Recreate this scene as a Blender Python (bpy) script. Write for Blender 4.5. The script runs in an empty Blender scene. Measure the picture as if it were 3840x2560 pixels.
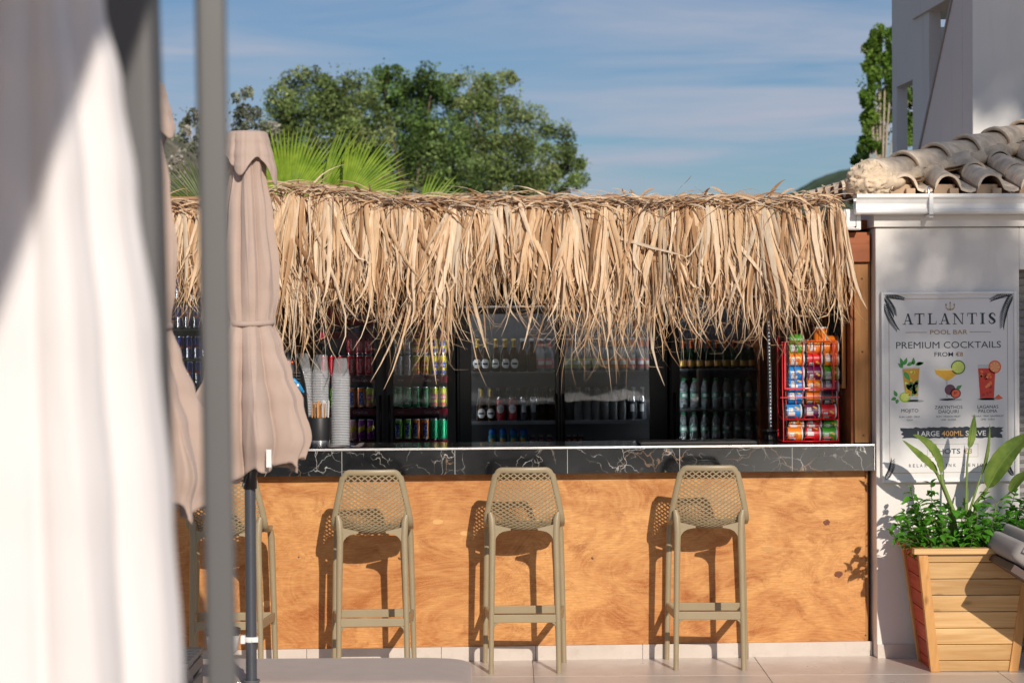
import bpy, bmesh, math, random
from math import sin, cos, pi, radians, atan, tan, sqrt
from mathutils import Vector, Matrix, noise as mnoise

S = bpy.context.scene
COL = S.collection
R = random.Random(7)

# ---------------------------------------------------------------- camera
FPX = 8260.0                       # focal length in photograph pixels (3840 wide)
YAW, PITCH, ROLL = radians(3.0), atan(95 / FPX), 0.006
EYE, DIST = 1.85, 11.83
_f0 = Vector((sin(YAW), cos(YAW), 0)); _r0 = Vector((cos(YAW), -sin(YAW), 0))
FWD = (_f0 * cos(PITCH) - Vector((0, 0, 1)) * sin(PITCH)).normalized()
_u0 = _r0.cross(FWD)
RT = _r0 * cos(ROLL) - _u0 * sin(ROLL)
UP = _r0 * sin(ROLL) + _u0 * cos(ROLL)
CAM = Vector((-sin(YAW) * DIST, -cos(YAW) * DIST, EYE))
cd = bpy.data.cameras.new('camera'); cam = bpy.data.objects.new('camera', cd); COL.objects.link(cam)
cd.sensor_width = 36; cd.lens = FPX / 3840 * 36; cd.clip_start = 0.05; cd.clip_end = 5000
cam.matrix_world = Matrix(((RT.x, UP.x, -FWD.x, CAM.x), (RT.y, UP.y, -FWD.y, CAM.y), (RT.z, UP.z, -FWD.z, CAM.z), (0, 0, 0, 1)))
cd.dof.use_dof = True; cd.dof.focus_distance = 11.6; cd.dof.aperture_fstop = 4.2
S.camera = cam

def ray(u, v): return FWD * FPX + RT * (u - 1920) + UP * (1280 - v)
def on_y(u, v, Y): d = ray(u, v); return CAM + d * ((Y - CAM.y) / d.y)
def on_z(u, v, Z): d = ray(u, v); return CAM + d * ((Z - CAM.z) / d.z)
def on_x(u, v, X): d = ray(u, v); return CAM + d * ((X - CAM.x) / d.x)
def at(u, v, depth): d = ray(u, v); return CAM + d * (depth / d.dot(_f0))
def cf(X, Z, h): return Vector((CAM.x, CAM.y, 0)) + _r0 * X + _f0 * Z + Vector((0, 0, h))   # camera-aligned floor frame

# ---------------------------------------------------------------- light
SUN_EL, HEAD = radians(24), radians(-12)         # elevation; heading the light travels (from +Y towards +X)
trav = Vector((sin(HEAD) * cos(SUN_EL), cos(HEAD) * cos(SUN_EL), -sin(SUN_EL)))
w = bpy.data.worlds.new('World'); S.world = w; w.use_nodes = True
nt = w.node_tree; nt.nodes.clear()
def N(t, typ, **kw):
    n = t.nodes.new(typ)
    for k, v in kw.items(): setattr(n, k, v)
    return n
sky = N(nt, 'ShaderNodeTexSky', sky_type='NISHITA', sun_disc=False)
sky.sun_elevation = SUN_EL; sky.sun_rotation = radians(168); sky.air_density = 0.9; sky.dust_density = 0.5; sky.ozone_density = 2.5; sky.altitude = 20
bg = N(nt, 'ShaderNodeBackground'); bg.inputs[1].default_value = 0.112
wo = N(nt, 'ShaderNodeOutputWorld')
tc = N(nt, 'ShaderNodeTexCoord')
sep = N(nt, 'ShaderNodeSeparateXYZ'); nt.links.new(tc.outputs['Generated'], sep.inputs[0])
def wmath(op, a, b=None, c=None):
    n = N(nt, 'ShaderNodeMath', operation=op)
    for i, q in enumerate((a, b, c)):
        if q is None: continue
        if isinstance(q, (int, float)): n.inputs[i].default_value = q
        else: nt.links.new(q, n.inputs[i])
    return n.outputs[0]
den = wmath('ADD', wmath('ABSOLUTE', sep.outputs[2]), 0.10)
comb = N(nt, 'ShaderNodeCombineXYZ')
nt.links.new(wmath('DIVIDE', sep.outputs[0], den), comb.inputs[0])
nt.links.new(wmath('MULTIPLY', wmath('DIVIDE', sep.outputs[1], den), 1.9), comb.inputs[1])
n1 = N(nt, 'ShaderNodeTexNoise'); n1.inputs['Scale'].default_value = 1.1; n1.inputs['Detail'].default_value = 7; n1.inputs['Roughness'].default_value = 0.58; n1.inputs['Distortion'].default_value = 0.5
n2 = N(nt, 'ShaderNodeTexNoise'); n2.inputs['Scale'].default_value = 0.7; n2.inputs['Detail'].default_value = 3
mp = N(nt, 'ShaderNodeMapping'); mp.inputs['Location'].default_value = (3.1, 1.7, 0); mp.inputs['Rotation'].default_value = (0, 0, 0.10)
nt.links.new(comb.outputs[0], mp.inputs[0]); nt.links.new(mp.outputs[0], n1.inputs['Vector']); nt.links.new(mp.outputs[0], n2.inputs['Vector'])
r1 = N(nt, 'ShaderNodeValToRGB'); r1.color_ramp.elements[0].position = 0.36; r1.color_ramp.elements[1].position = 0.64
nt.links.new(n1.outputs[0], r1.inputs[0])
r2 = N(nt, 'ShaderNodeValToRGB'); r2.color_ramp.elements[0].position = 0.20; r2.color_ramp.elements[1].position = 0.55
nt.links.new(n2.outputs[0], r2.inputs[0])
cfac = wmath('MULTIPLY', wmath('MULTIPLY', r1.outputs[0], r2.outputs[0]), 0.95)
mixw = N(nt, 'ShaderNodeMix', data_type='RGBA')
tint = N(nt, 'ShaderNodeMix', data_type='RGBA', blend_type='MULTIPLY'); tint.inputs[0].default_value = 1.0; tint.inputs[7].default_value = (0.42, 0.49, 0.58, 1)
nt.links.new(sky.outputs[0], tint.inputs[6])
nt.links.new(cfac, mixw.inputs[0]); nt.links.new(tint.outputs[2], mixw.inputs[6]); mixw.inputs[7].default_value = (3.75, 4.1, 5.0, 1)
nt.links.new(mixw.outputs[2], bg.inputs[0]); nt.links.new(bg.outputs[0], wo.inputs[0])

sl = bpy.data.lights.new('sun', 'SUN'); sl.energy = 3.8; sl.angle = radians(0.53); sl.color = (1.0, 0.90, 0.78)
so = bpy.data.objects.new('sun', sl); COL.objects.link(so)
so.rotation_euler = trav.to_track_quat('-Z', 'Y').to_euler(); so.location = (4, -16, 12)
vs = S.view_settings; vs.view_transform = 'Standard'; vs.look = 'None'; vs.exposure = 0.0; vs.gamma = 1.0; vs.use_curve_mapping = False
S.cycles.use_denoising = True
S.cycles.max_bounces = 8; S.cycles.diffuse_bounces = 4; S.cycles.glossy_bounces = 4; S.cycles.transparent_max_bounces = 28; S.cycles.transmission_bounces = 6
S.cycles.caustics_reflective = False; S.cycles.caustics_refractive = False; S.cycles.sample_clamp_indirect = 6

# ---------------------------------------------------------------- helpers
class MB:
    def __init__(s): s.v = []; s.f = []; s.m = []; s.sm = []
    def add(s, vs, fs, mi=0, smooth=False):
        o = len(s.v); s.v.extend([tuple(p) for p in vs])
        for f in fs: s.f.append([i + o for i in f]); s.m.append(mi); s.sm.append(smooth)
        return s
    def box(s, x0, x1, y0, y1, z0, z1, mi=0):
        vs = [(x0,y0,z0),(x1,y0,z0),(x1,y1,z0),(x0,y1,z0),(x0,y0,z1),(x1,y0,z1),(x1,y1,z1),(x0,y1,z1)]
        return s.add(vs, [(0,3,2,1),(4,5,6,7),(0,1,5,4),(1,2,6,5),(2,3,7,6),(3,0,4,7)], mi)
    def hexa(s, p, mi=0):      # 8 points: bottom ring ccw, top ring ccw
        return s.add(p, [(0,3,2,1),(4,5,6,7),(0,1,5,4),(1,2,6,5),(2,3,7,6),(3,0,4,7)], mi)
    def beam(s, a, b, wx, wy, mi=0, side=None):   # box bar from a to b
        a = Vector(a); b = Vector(b); t = (b - a).normalized()
        u = Vector(side) if side else Vector((0, 0, 1))
        if abs(t.dot(u)) > 0.95: u = Vector((0, 1, 0))
        n = t.cross(u).normalized(); m = n.cross(t)
        n = n * wx / 2; m = m * wy / 2
        return s.hexa([a-n-m, a+n-m, a+n+m, a-n+m, b-n-m, b+n-m, b+n+m, b-n+m], mi)
    def tube(s, pts, r, seg=8, mi=0, closed=False, smooth=True, flat=1.0):
        P = [Vector(p) for p in pts]; n = len(P)
        rr = r if isinstance(r, (list, tuple)) else [r] * n
        ref = None; vs = []; fs = []
        for i in range(n):
            if closed: t = P[(i+1) % n] - P[i-1]
            else: t = P[min(i+1, n-1)] - P[max(i-1, 0)]
            t.normalize()
            if ref is None:
                ref = Vector((0, 0, 1)) if abs(t.z) < 0.9 else Vector((0, 1, 0))
            ref = (ref - t * ref.dot(t)).normalized(); b = t.cross(ref)
            for k in range(seg):
                a = 2 * pi * k / seg
                vs.append(P[i] + ref * (cos(a) * rr[i]) + b * (sin(a) * rr[i] * flat))
        m = n if closed else n - 1
        for i in range(m):
            for k in range(seg):
                j = (i + 1) % n
                fs.append((i*seg+k, j*seg+k, j*seg+(k+1) % seg, i*seg+(k+1) % seg))
        s.add(vs, fs, mi, smooth)
        if not closed:
            s.add(vs[:seg], [tuple(range(seg))], mi); s.add(vs[-seg:], [tuple(range(seg-1, -1, -1))], mi)
        return s
    def lathe(s, prof, seg=16, mi=0, c=(0, 0, 0), axis='z', smooth=True):
        c = Vector(c); n = len(prof)
        vs = []
        for r, z in prof:
            for k in range(seg):
                a = 2 * pi * k / seg
                if axis == 'z': vs.append(c + Vector((r*cos(a), r*sin(a), z)))
                elif axis == 'x': vs.append(c + Vector((z, r*cos(a), r*sin(a))))
                else: vs.append(c + Vector((r*cos(a), z, r*sin(a))))
        o = len(s.v); s.v.extend([tuple(p) for p in vs])
        for i in range(n - 1):
            m = mi[i] if isinstance(mi, (list, tuple)) else mi
            for k in range(seg):
                q = [o+i*seg+k, o+i*seg+(k+1) % seg, o+(i+1)*seg+(k+1) % seg, o+(i+1)*seg+k]
                if axis == 'y': q.reverse()
                s.f.append(q); s.m.append(m); s.sm.append(smooth)
        return s
    def patch(s, r, a0, a1, z0, z1, mi=0, n=6, c=(0, 0, 0)):   # curved label patch, angle 0 looks to -Y
        vs = []; fs = []
        for i in range(n + 1):
            a = a0 + (a1 - a0) * i / n
            for z in (z0, z1): vs.append((c[0] + r*sin(a), c[1] - r*cos(a), c[2] + z))
        for i in range(n): fs.append((2*i, 2*i+2, 2*i+3, 2*i+1))
        return s.add(vs, fs, mi, True)
    def poly(s, pts, mi=0): return s.add(pts, [tuple(range(len(pts)))], mi)
    def build(s, name, mats, parent=None, org=None, bevel=0, loc=None):
        me = bpy.data.meshes.new(name)
        o3 = Vector(org) if org is not None else Vector((0, 0, 0))
        me.from_pydata([tuple(Vector(p) - o3) for p in s.v], [], s.f)
        for m in (mats if isinstance(mats, (list, tuple)) else [mats]): me.materials.append(m)
        me.polygons.foreach_set('material_index', s.m); me.polygons.foreach_set('use_smooth', s.sm); me.update()
        return mko(name, me, parent, loc if loc is not None else (org if (org is not None and parent is None) else None), bevel)
def mko(name, me, parent=None, loc=None, bevel=0):
    o = bpy.data.objects.new(name, me); COL.objects.link(o)
    if parent is not None: o.parent = parent
    if loc is not None: o.location = loc
    if bevel:
        b = o.modifiers.new('bevel', 'BEVEL'); b.width = bevel; b.segments = 2; b.limit_method = 'ANGLE'; b.angle_limit = radians(40)
    return o
def tag(o, label=None, cat=None, group=None, kind=None):
    if label: o['label'] = label
    if cat: o['category'] = cat
    if group: o['group'] = group
    if kind: o['kind'] = kind
    return o
def thing(name, label, cat, loc=(0, 0, 0), rz=0, group=None):
    o = bpy.data.objects.new(name, None); COL.objects.link(o); o.location = loc; o.rotation_euler = (0, 0, rz)
    o.empty_display_size = 0.1
    return tag(o, label, cat, group)
def dup(root, loc, rz=0, label=None, group=None, scale=None):
    r = root.copy(); COL.objects.link(r); r.location = loc; r.rotation_euler = (0, 0, rz)
    if scale: r.scale = scale
    if label: r['label'] = label
    if group: r['group'] = group
    for ch in root.children:
        c = ch.copy(); COL.objects.link(c); c.parent = r
        for g in ch.children:
            d = g.copy(); COL.objects.link(d); d.parent = c
    return r

# ---------------------------------------------------------------- materials
def srgb(r, g, b):
    f = lambda c: c / 12.92 if c <= 0.04045 else ((c + 0.055) / 1.055) ** 2.4
    return (f(r / 255), f(g / 255), f(b / 255))
class MT:
    def __init__(s, name):
        s.m = bpy.data.materials.new(name); s.m.use_nodes = True; s.t = s.m.node_tree
        s.b = s.t.nodes['Principled BSDF']; s.out = s.t.nodes['Material Output']
    def n(s, typ, **kw):
        n = s.t.nodes.new(typ)
        for k, v in kw.items():
            if k.startswith('_'): n.inputs[k[1:].replace('_', ' ')].default_value = v
            else: setattr(n, k, v)
        return n
    def l(s, a, b): s.t.links.new(a, b)
    def math(s, op, a, b=None):
        n = s.t.nodes.new('ShaderNodeMath'); n.operation = op
        for i, q in enumerate((a, b)):
            if q is None: continue
            if isinstance(q, (int, float)): n.inputs[i].default_value = q
            else: s.l(q, n.inputs[i])
        return n.outputs[0]
    def mix(s, fac, a, b, blend='MIX'):
        n = s.t.nodes.new('ShaderNodeMix'); n.data_type = 'RGBA'; n.blend_type = blend
        for i, q in ((0, fac), (6, a), (7, b)):
            if isinstance(q, (int, float)): n.inputs[i].default_value = q
            elif isinstance(q, tuple): n.inputs[i].default_value = (q + (1,))[:4]
            else: s.l(q, n.inputs[i])
        return n.outputs[2]
    def ramp(s, src, stops):
        n = s.t.nodes.new('ShaderNodeValToRGB'); e = n.color_ramp.elements
        while len(e) < len(stops): e.new(0.5)
        for i, (p, c) in enumerate(stops):
            e[i].position = p; e[i].color = (c, c, c, 1) if isinstance(c, (int, float)) else (c + (1,))[:4]
        s.l(src, n.inputs[0]); return n.outputs[0]
    def coords(s, scale=(1, 1, 1), rand=False, kind='Object', rot=(0, 0, 0)):
        tcn = s.n('ShaderNodeTexCoord'); mpn = s.n('ShaderNodeMapping')
        mpn.inputs['Scale'].default_value = scale; mpn.inputs['Rotation'].default_value = rot
        s.l(tcn.outputs[kind], mpn.inputs['Vector'])
        if rand:
            oi = s.n('ShaderNodeObjectInfo'); cb = s.n('ShaderNodeCombineXYZ')
            r_ = s.math('MULTIPLY', oi.outputs['Random'], 37.0)
            for i in range(3): s.l(r_, cb.inputs[i])
            s.l(cb.outputs[0], mpn.inputs['Location'])
        return mpn.outputs[0]
    def noise(s, vec, scale, detail=4, rough=0.55, dist=0):
        n = s.n('ShaderNodeTexNoise'); n.inputs['Scale'].default_value = scale; n.inputs['Detail'].default_value = detail
        n.inputs['Roughness'].default_value = rough; n.inputs['Distortion'].default_value = dist
        s.l(vec, n.inputs['Vector']); return n.outputs[0]
    def bump(s, h, strength=0.3, dist=0.01):
        n = s.n('ShaderNodeBump'); n.inputs['Strength'].default_value = strength; n.inputs['Distance'].default_value = dist
        s.l(h, n.inputs['Height']); s.l(n.outputs[0], s.b.inputs['Normal'])
    def set(s, **kw):
        for k, v in kw.items():
            i = s.b.inputs[k.replace('_', ' ')]
            if isinstance(v, tuple): i.default_value = (v + (1,))[:4]
            elif isinstance(v, (int, float)): i.default_value = v
            else: s.l(v, i)
        return s
_mc = {}
def pm(name, col, rough=0.5, metal=0, var=0.08, vs=6, bump=0, bs=80, rand=0, coat=0, spec=0.5, rvar=0.06):
    if name in _mc: return _mc[name]
    M = MT(name); c = M.coords(rand=rand > 0)
    nz = M.noise(c, vs, 5)
    lo = tuple(x * (1 - var) for x in col); hi = tuple(min(1, x * (1 + var)) for x in col)
    cc = M.mix(M.ramp(nz, [(0.3, 0.0), (0.7, 1.0)]), lo, hi)
    if rand:
        oi = M.n('ShaderNodeObjectInfo'); hs = M.n('ShaderNodeHueSaturation')
        M.l(M.math('ADD', M.math('MULTIPLY', oi.outputs['Random'], 2 * rand), 1 - rand), hs.inputs['Value']); M.l(cc, hs.inputs['Color']); cc = hs.outputs[0]
    M.set(Base_Color=cc, Metallic=metal, Roughness=M.math('ADD', M.math('MULTIPLY', M.math('SUBTRACT', nz, 0.5), rvar * 2), rough), Specular_IOR_Level=spec, Coat_Weight=coat)
    if bump: M.bump(M.noise(c, bs, 4), bump, 0.004)
    _mc[name] = M.m; return M.m
def wood(name, c1, c2, axis=0, rough=0.5, grain=1.0, rand=0.12, knots=True, spec=0.4):
    if name in _mc: return _mc[name]
    M = MT(name)
    sc = [26.0 * grain] * 3; sc[axis] = 1.6 * grain
    c = M.coords(tuple(sc), rand=True)
    g = M.noise(c, 1.0, 6, 0.6, 1.2)
    sc2 = [5.0] * 3; sc2[axis] = 1.1
    c2v = M.coords(tuple(sc2), rand=True)
    k = M.noise(c2v, 1.0, 3, 0.5, 0.8)
    cc = M.mix(M.ramp(g, [(0.3, 0.0), (0.68, 1.0)]), c1, c2)
    cc = M.mix(M.ramp(k, [(0.35, 0.0), (0.7, 0.55)]), cc, tuple(x * 0.62 for x in c2))
    if knots:
        v = M.n('ShaderNodeTexVoronoi', feature='F1'); v.inputs['Scale'].default_value = 1.0
        sc3 = [9.0] * 3; sc3[axis] = 4.5
        M.l(M.coords(tuple(sc3), rand=True), v.inputs['Vector'])
        cc = M.mix(M.ramp(v.outputs['Distance'], [(0.05, 0.8), (0.16, 0.0)]), cc, tuple(x * 0.3 for x in c2))
    oi = M.n('ShaderNodeObjectInfo'); hs = M.n('ShaderNodeHueSaturation')
    M.l(M.math('ADD', M.math('MULTIPLY', oi.outputs['Random'], 2 * rand), 1 - rand), hs.inputs['Value']); M.l(cc, hs.inputs['Color'])
    M.set(Base_Color=hs.outputs[0], Roughness=M.math('ADD', M.math('MULTIPLY', g, 0.25), rough - 0.12), Specular_IOR_Level=spec)
    M.bump(g, 0.25, 0.002)
    _mc[name] = M.m; return M.m
def plywood():
    M = MT('stained birch plywood')
    c = M.coords((0.75, 1, 1.5), kind='Object')
    # warped veneer: contour lines of a slow noise field
    field = M.noise(c, 1.5, 4, 0.55, 1.3)
    ring = M.math('SINE', M.math('MULTIPLY', field, 150.0))
    ring = M.ramp(M.math('ADD', M.math('MULTIPLY', ring, 0.5), 0.5), [(0.25, 0.0), (1.0, 1.0)])
    fib = M.noise(M.coords((14, 1, 180)), 1.0, 5, 0.65, 0.3)
    blot = M.noise(M.coords((1.0, 1, 1.6)), 3.0, 5, 0.6, 1.4)
    blot2 = M.noise(M.coords((0.9, 1, 1.3)), 3.6, 7, 0.7, 2.0)
    base = M.mix(M.ramp(blot, [(0.30, 0.0), (0.62, 1.0)]), srgb(172, 104, 50), srgb(220, 162, 98))
    base = M.mix(M.math('MULTIPLY', M.ramp(blot2, [(0.54, 0.0), (0.70, 1.0)]), 0.75), base, srgb(146, 78, 30))
    base = M.mix(M.math('MULTIPLY', ring, 0.20), base, srgb(238, 190, 124))
    f2_ = M.noise(M.coords((1.2, 1, 2.6)), 5.0, 4, 0.6, 1.6); r2_ = M.math('SINE', M.math('MULTIPLY', f2_, 120.0))
    base = M.mix(M.math('MULTIPLY', M.ramp(r2_, [(0.70, 0.0), (1.0, 1.0)]), 0.34), base, srgb(236, 184, 120))
    lf = M.noise(M.coords((0.5, 1, 0.35)), 2.2, 3); base = M.mix(M.math('MULTIPLY', M.ramp(lf, [(0.42, 1.0), (0.62, 0.0)]), 0.22), base, srgb(168, 92, 40))
    base = M.mix(M.math('MULTIPLY', M.ramp(fib, [(0.35, 1.0), (0.6, 0.0)]), 0.34), base, srgb(132, 66, 22))
    v = M.n('ShaderNodeTexVoronoi', feature='F1'); v.inputs['Scale'].default_value = 1.0; v.inputs['Randomness'].default_value = 1.0
    M.l(M.coords((1.5, 1, 2.6)), v.inputs['Vector'])
    base = M.mix(M.math('MULTIPLY', M.ramp(v.outputs['Distance'], [(0.03, 1.0), (0.10, 0.0)]), 0.75), base, srgb(104, 48, 18))
    M.set(Base_Color=base, Roughness=M.math('ADD', M.math('MULTIPLY', fib, 0.2), 0.33), Specular_IOR_Level=0.35)
    M.bump(fib, 0.12, 0.001)
    return M.m
def marble():
    M = MT('black marble with white veins')
    c = M.coords((1, 1, 1))
    wn = M.n('ShaderNodeTexNoise'); wn.inputs['Scale'].default_value = 6.0; wn.inputs['Detail'].default_value = 5; M.l(c, wn.inputs['Vector'])
    ad = M.n('ShaderNodeVectorMath', operation='MULTIPLY_ADD'); M.l(wn.outputs['Color'], ad.inputs[0]); ad.inputs[1].default_value = (0.20, 0.20, 0.20); M.l(c, ad.inputs[2])
    def vein(scale, wd, lo, hi, mscale):
        v = M.n('ShaderNodeTexVoronoi', feature='DISTANCE_TO_EDGE'); v.inputs['Scale'].default_value = scale
        M.l(ad.outputs[0], v.inputs['Vector'])
        line = M.ramp(v.outputs['Distance'], [(0.0, 1.0), (wd, 0.0)])
        return M.math('MULTIPLY', line, M.ramp(M.noise(c, mscale, 3), [(lo, 0.0), (hi, 1.0)]))
    a = vein(3.9, 0.0055, 0.45, 0.58, 5.0); b = vein(9.0, 0.014, 0.50, 0.64, 9.0); d = vein(2.9, 0.006, 0.48, 0.58, 3.0)
    cl = M.noise(c, 7.0, 6)
    base = M.mix(M.ramp(cl, [(0.3, 0.0), (0.75, 1.0)]), srgb(16, 18, 20), srgb(40, 42, 44))
    base = M.mix(M.math('MULTIPLY', b, 0.65), base, srgb(190, 184, 176))
    base = M.mix(M.math('MULTIPLY', d, 0.6), base, srgb(168, 134, 104)); base = M.mix(M.math('MULTIPLY', a, 0.8), base, srgb(226, 224, 220))
    M.set(Base_Color=base, Roughness=0.11, Specular_IOR_Level=0.34)
    return M.m
def fabric(name, col, var=0.05, rough=0.85):
    M = MT(name); c = M.coords()
    nz = M.noise(c, 9, 4)
    cc = M.mix(M.ramp(nz, [(0.3, 0.0), (0.7, 1.0)]), tuple(x * (1 - var) for x in col), tuple(min(1, x * (1 + var)) for x in col))
    wv = M.n('ShaderNodeTexWave', wave_type='BANDS', bands_direction='Z'); wv.inputs['Scale'].default_value = 160; wv.inputs['Distortion'].default_value = 1.5; M.l(c, wv.inputs['Vector'])
    M.set(Base_Color=cc, Roughness=rough, Specular_IOR_Level=0.25, Sheen_Weight=0.15)
    M.bump(M.math('ADD', M.math('MULTIPLY', wv.outputs['Fac'], 0.3), M.noise(c, 45, 5)), 0.10, 0.004)
    return M.m
def leafmat(name, col, col2, trans=0.35, rough=0.5, attr=False, spec=0.35):
    M = MT(name); c = M.coords(rand=True)
    cc = M.mix(M.ramp(M.noise(c, 14, 3), [(0.3, 0.0), (0.7, 1.0)]), col, col2)
    if attr:
        a = M.n('ShaderNodeVertexColor', layer_name='Col'); cc = M.mix(1.0, cc, a.outputs[0], 'MULTIPLY')
    M.set(Base_Color=cc, Roughness=rough, Specular_IOR_Level=spec)
    tr = M.n('ShaderNodeBsdfTranslucent'); M.l(cc, tr.inputs[0])
    ms = M.n('ShaderNodeMixShader'); ms.inputs[0].default_value = trans
    M.l(M.b.outputs[0], ms.inputs[1]); M.l(tr.outputs[0], ms.inputs[2]); M.l(ms.outputs[0], M.out.inputs[0])
    return M.m
def glassmat(name, tint=(0.9, 0.93, 0.95), refl=1.0, rough=0.02, wav=0.0):
    M = MT(name)
    tb = M.n('ShaderNodeBsdfTransparent'); tb.inputs[0].default_value = tint + (1,)
    gl = M.n('ShaderNodeBsdfGlossy'); gl.inputs['Roughness'].default_value = rough
    fr = M.n('ShaderNodeFresnel'); fr.inputs[0].default_value = 1.52
    ms = M.n('ShaderNodeMixShader')
    M.l(M.math('MINIMUM', M.math('MULTIPLY', fr.outputs[0], refl), 1.0), ms.inputs[0])
    M.l(tb.outputs[0], ms.inputs[1]); M.l(gl.outputs[0], ms.inputs[2]); M.l(ms.outputs[0], M.out.inputs[0])
    if wav:
        bp = M.n('ShaderNodeBump'); bp.inputs['Strength'].default_value = wav; bp.inputs['Distance'].default_value = 0.02
        M.l(M.noise(M.coords((1, 1, 0.6)), 2.5, 2), bp.inputs['Height']); M.l(bp.outputs[0], gl.inputs['Normal']); M.l(bp.outputs[0], fr.inputs['Normal'])
    return M.m
def emis(name, col, st):
    M = MT(name); M.set(Base_Color=col, Emission_Color=col, Emission_Strength=st, Roughness=0.3); return M.m

def plaster(name, col, dirt=0.10):
    M = MT(name); c = M.coords()
    nz = M.noise(c, 1.4, 6); fine = M.noise(c, 90, 3)
    cc = M.mix(M.ramp(nz, [(0.35, 0.0), (0.75, 1.0)]), col, tuple(x * (1 - dirt) for x in col))
    st = M.noise(M.coords((7, 7, 0.7)), 1.0, 4)
    cc = M.mix(M.math('MULTIPLY', M.ramp(st, [(0.55, 0.0), (0.8, 1.0)]), 0.25), cc, tuple(x * y for x, y in zip(col, (0.62, 0.58, 0.52))))
    M.set(Base_Color=cc, Roughness=0.85, Specular_IOR_Level=0.2)
    M.bump(M.math('ADD', fine, M.math('MULTIPLY', nz, 2.0)), 0.22, 0.003); return M.m

MAT = {}
MAT['ply'] = plywood(); MAT['marble'] = marble()
MAT['white_wall'] = plaster('white painted plaster', (0.79, 0.76, 0.72))
MAT['inner_wall'] = plaster('brown painted wall', srgb(176, 138, 104))
MAT['alu'] = pm('brushed aluminium trim', (0.78, 0.77, 0.75), 0.28, 0.9)
MAT['white_metal'] = pm('white coated metal', (0.78, 0.78, 0.77), 0.35)
MAT['stool'] = pm('olive taupe plastic', srgb(156, 141, 112), 0.42, var=0.06, spec=0.45)
MAT['beam'] = wood('orange stained beam wood', srgb(172, 96, 44), srgb(140, 72, 30), 0)
MAT['post'] = wood('plain plywood post', srgb(196, 142, 82), srgb(168, 112, 58), 2)
MAT['plank'] = wood('pale pine board', srgb(230, 194, 140), srgb(200, 154, 98), 0, rand=0.14)
MAT['plank_v'] = wood('pine corner post', srgb(228, 178, 114), srgb(198, 142, 82), 2, rand=0.08)
MAT['plank_bounce'] = wood('pine board with red bounce tint', srgb(206, 84, 44), srgb(168, 52, 26), 1, rand=0.14)  # light bounced off the orange panel is put into this red
MAT['taupe'] = fabric('taupe parasol canvas', (0.475, 0.365, 0.31))
MAT['cream'] = fabric('off white parasol canvas', (0.78, 0.755, 0.765), 0.02)
MAT['grey_fabric'] = fabric('grey lounger fabric', (0.30, 0.275, 0.265))
MAT['mattress'] = fabric('taupe mattress fabric', (0.40, 0.315, 0.27))
MAT['pole'] = pm('dark grey painted pole', srgb(74, 77, 84), 0.38, 0.1, spec=0.5)
MAT['mast'] = pm('grey painted aluminium', srgb(92, 92, 93), 0.5, 0.0, var=0.03)
MAT['black'] = pm('black plastic', (0.012, 0.012, 0.013), 0.35)
MAT['black_metal'] = pm('black fridge paint', (0.010, 0.010, 0.011), 0.25, var=0.1)
MAT['grey_frame'] = pm('dark grey fridge frame', (0.055, 0.055, 0.058), 0.4)
MAT['fridge_in'] = pm('dark fridge liner', (0.05, 0.052, 0.058), 0.4)
MAT['fridge_in2'] = pm('grey fridge liner', (0.11, 0.11, 0.12), 0.4)
MAT['shelf'] = pm('fridge wire shelf', (0.16, 0.16, 0.165), 0.35, 0.5)
MAT['shelf_white'] = pm('pale fridge shelf lip', (0.55, 0.56, 0.58), 0.3)
MAT['maroon'] = pm('maroon shelf strip', srgb(120, 26, 40), 0.35)
MAT['door_glass'] = glassmat('fridge door glass', (0.88, 0.90, 0.92), 1.0, 0.012, 0.10)
MAT['cup'] = None
MAT['steel'] = pm('brushed steel', (0.62, 0.61, 0.60), 0.25, 1.0)
MAT['white_plastic'] = pm('white plastic', (0.78, 0.78, 0.78), 0.35)
MAT['tile_roof'] = pm('weathered cream roof tile', srgb(216, 198, 176), 0.9, var=0.26, vs=16, bump=0.5, bs=110, rand=0.12)
MAT['tile_rim'] = pm('tile underside clay', srgb(196, 168, 140), 0.9, var=0.2, bump=0.3)
MAT['mortar'] = pm('rough cement mortar', srgb(214, 194, 168), 0.95, var=0.22, vs=20, bump=1.0, bs=70)
MAT['soil'] = pm('dark potting soil', (0.05, 0.035, 0.025), 0.95, var=0.4, vs=40, bump=0.8)
MAT['red_wire'] = pm('red coated wire', (0.62, 0.008, 0.018), 0.35, var=0.04)

# ---------------------------------------------------------------- lettering (built-in vector font turned to flat meshes)
_tx = {}
def text2d(s, bold=0.0, res=3):
    k = (s, bold)
    if k in _tx: return _tx[k]
    cu = bpy.data.curves.new('t', 'FONT'); cu.body = s; cu.offset = bold; cu.resolution_u = res; cu.fill_mode = 'FRONT'
    ob = bpy.data.objects.new('t', cu); COL.objects.link(ob)
    dg = bpy.context.evaluated_depsgraph_get(); dg.update()
    me = bpy.data.meshes.new_from_object(ob.evaluated_get(dg))
    vs = [(v.co.x, v.co.y) for v in me.vertices]; fs = [tuple(p.vertices) for p in me.polygons]
    if fs:
        a = me.polygons[0]
        if a.normal.z < 0: fs = [tuple(reversed(f)) for f in fs]
    COL.objects.unlink(ob); bpy.data.objects.remove(ob); bpy.data.curves.remove(cu); bpy.data.meshes.remove(me)
    x0 = min(p[0] for p in vs); x1 = max(p[0] for p in vs)
    _tx[k] = ([(p[0] - x0, p[1]) for p in vs], fs, x1 - x0)
    return _tx[k]
CAPH = 0.72
for s_ in ('Coca-Cola', 'ICE COLD', 'FANTA', 'Sprite', 'Lipton', 'Schweppes', 'Red Bull', 'PRINGLES', 'AMSTEL'): text2d(s_, 0.0, 2)
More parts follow.
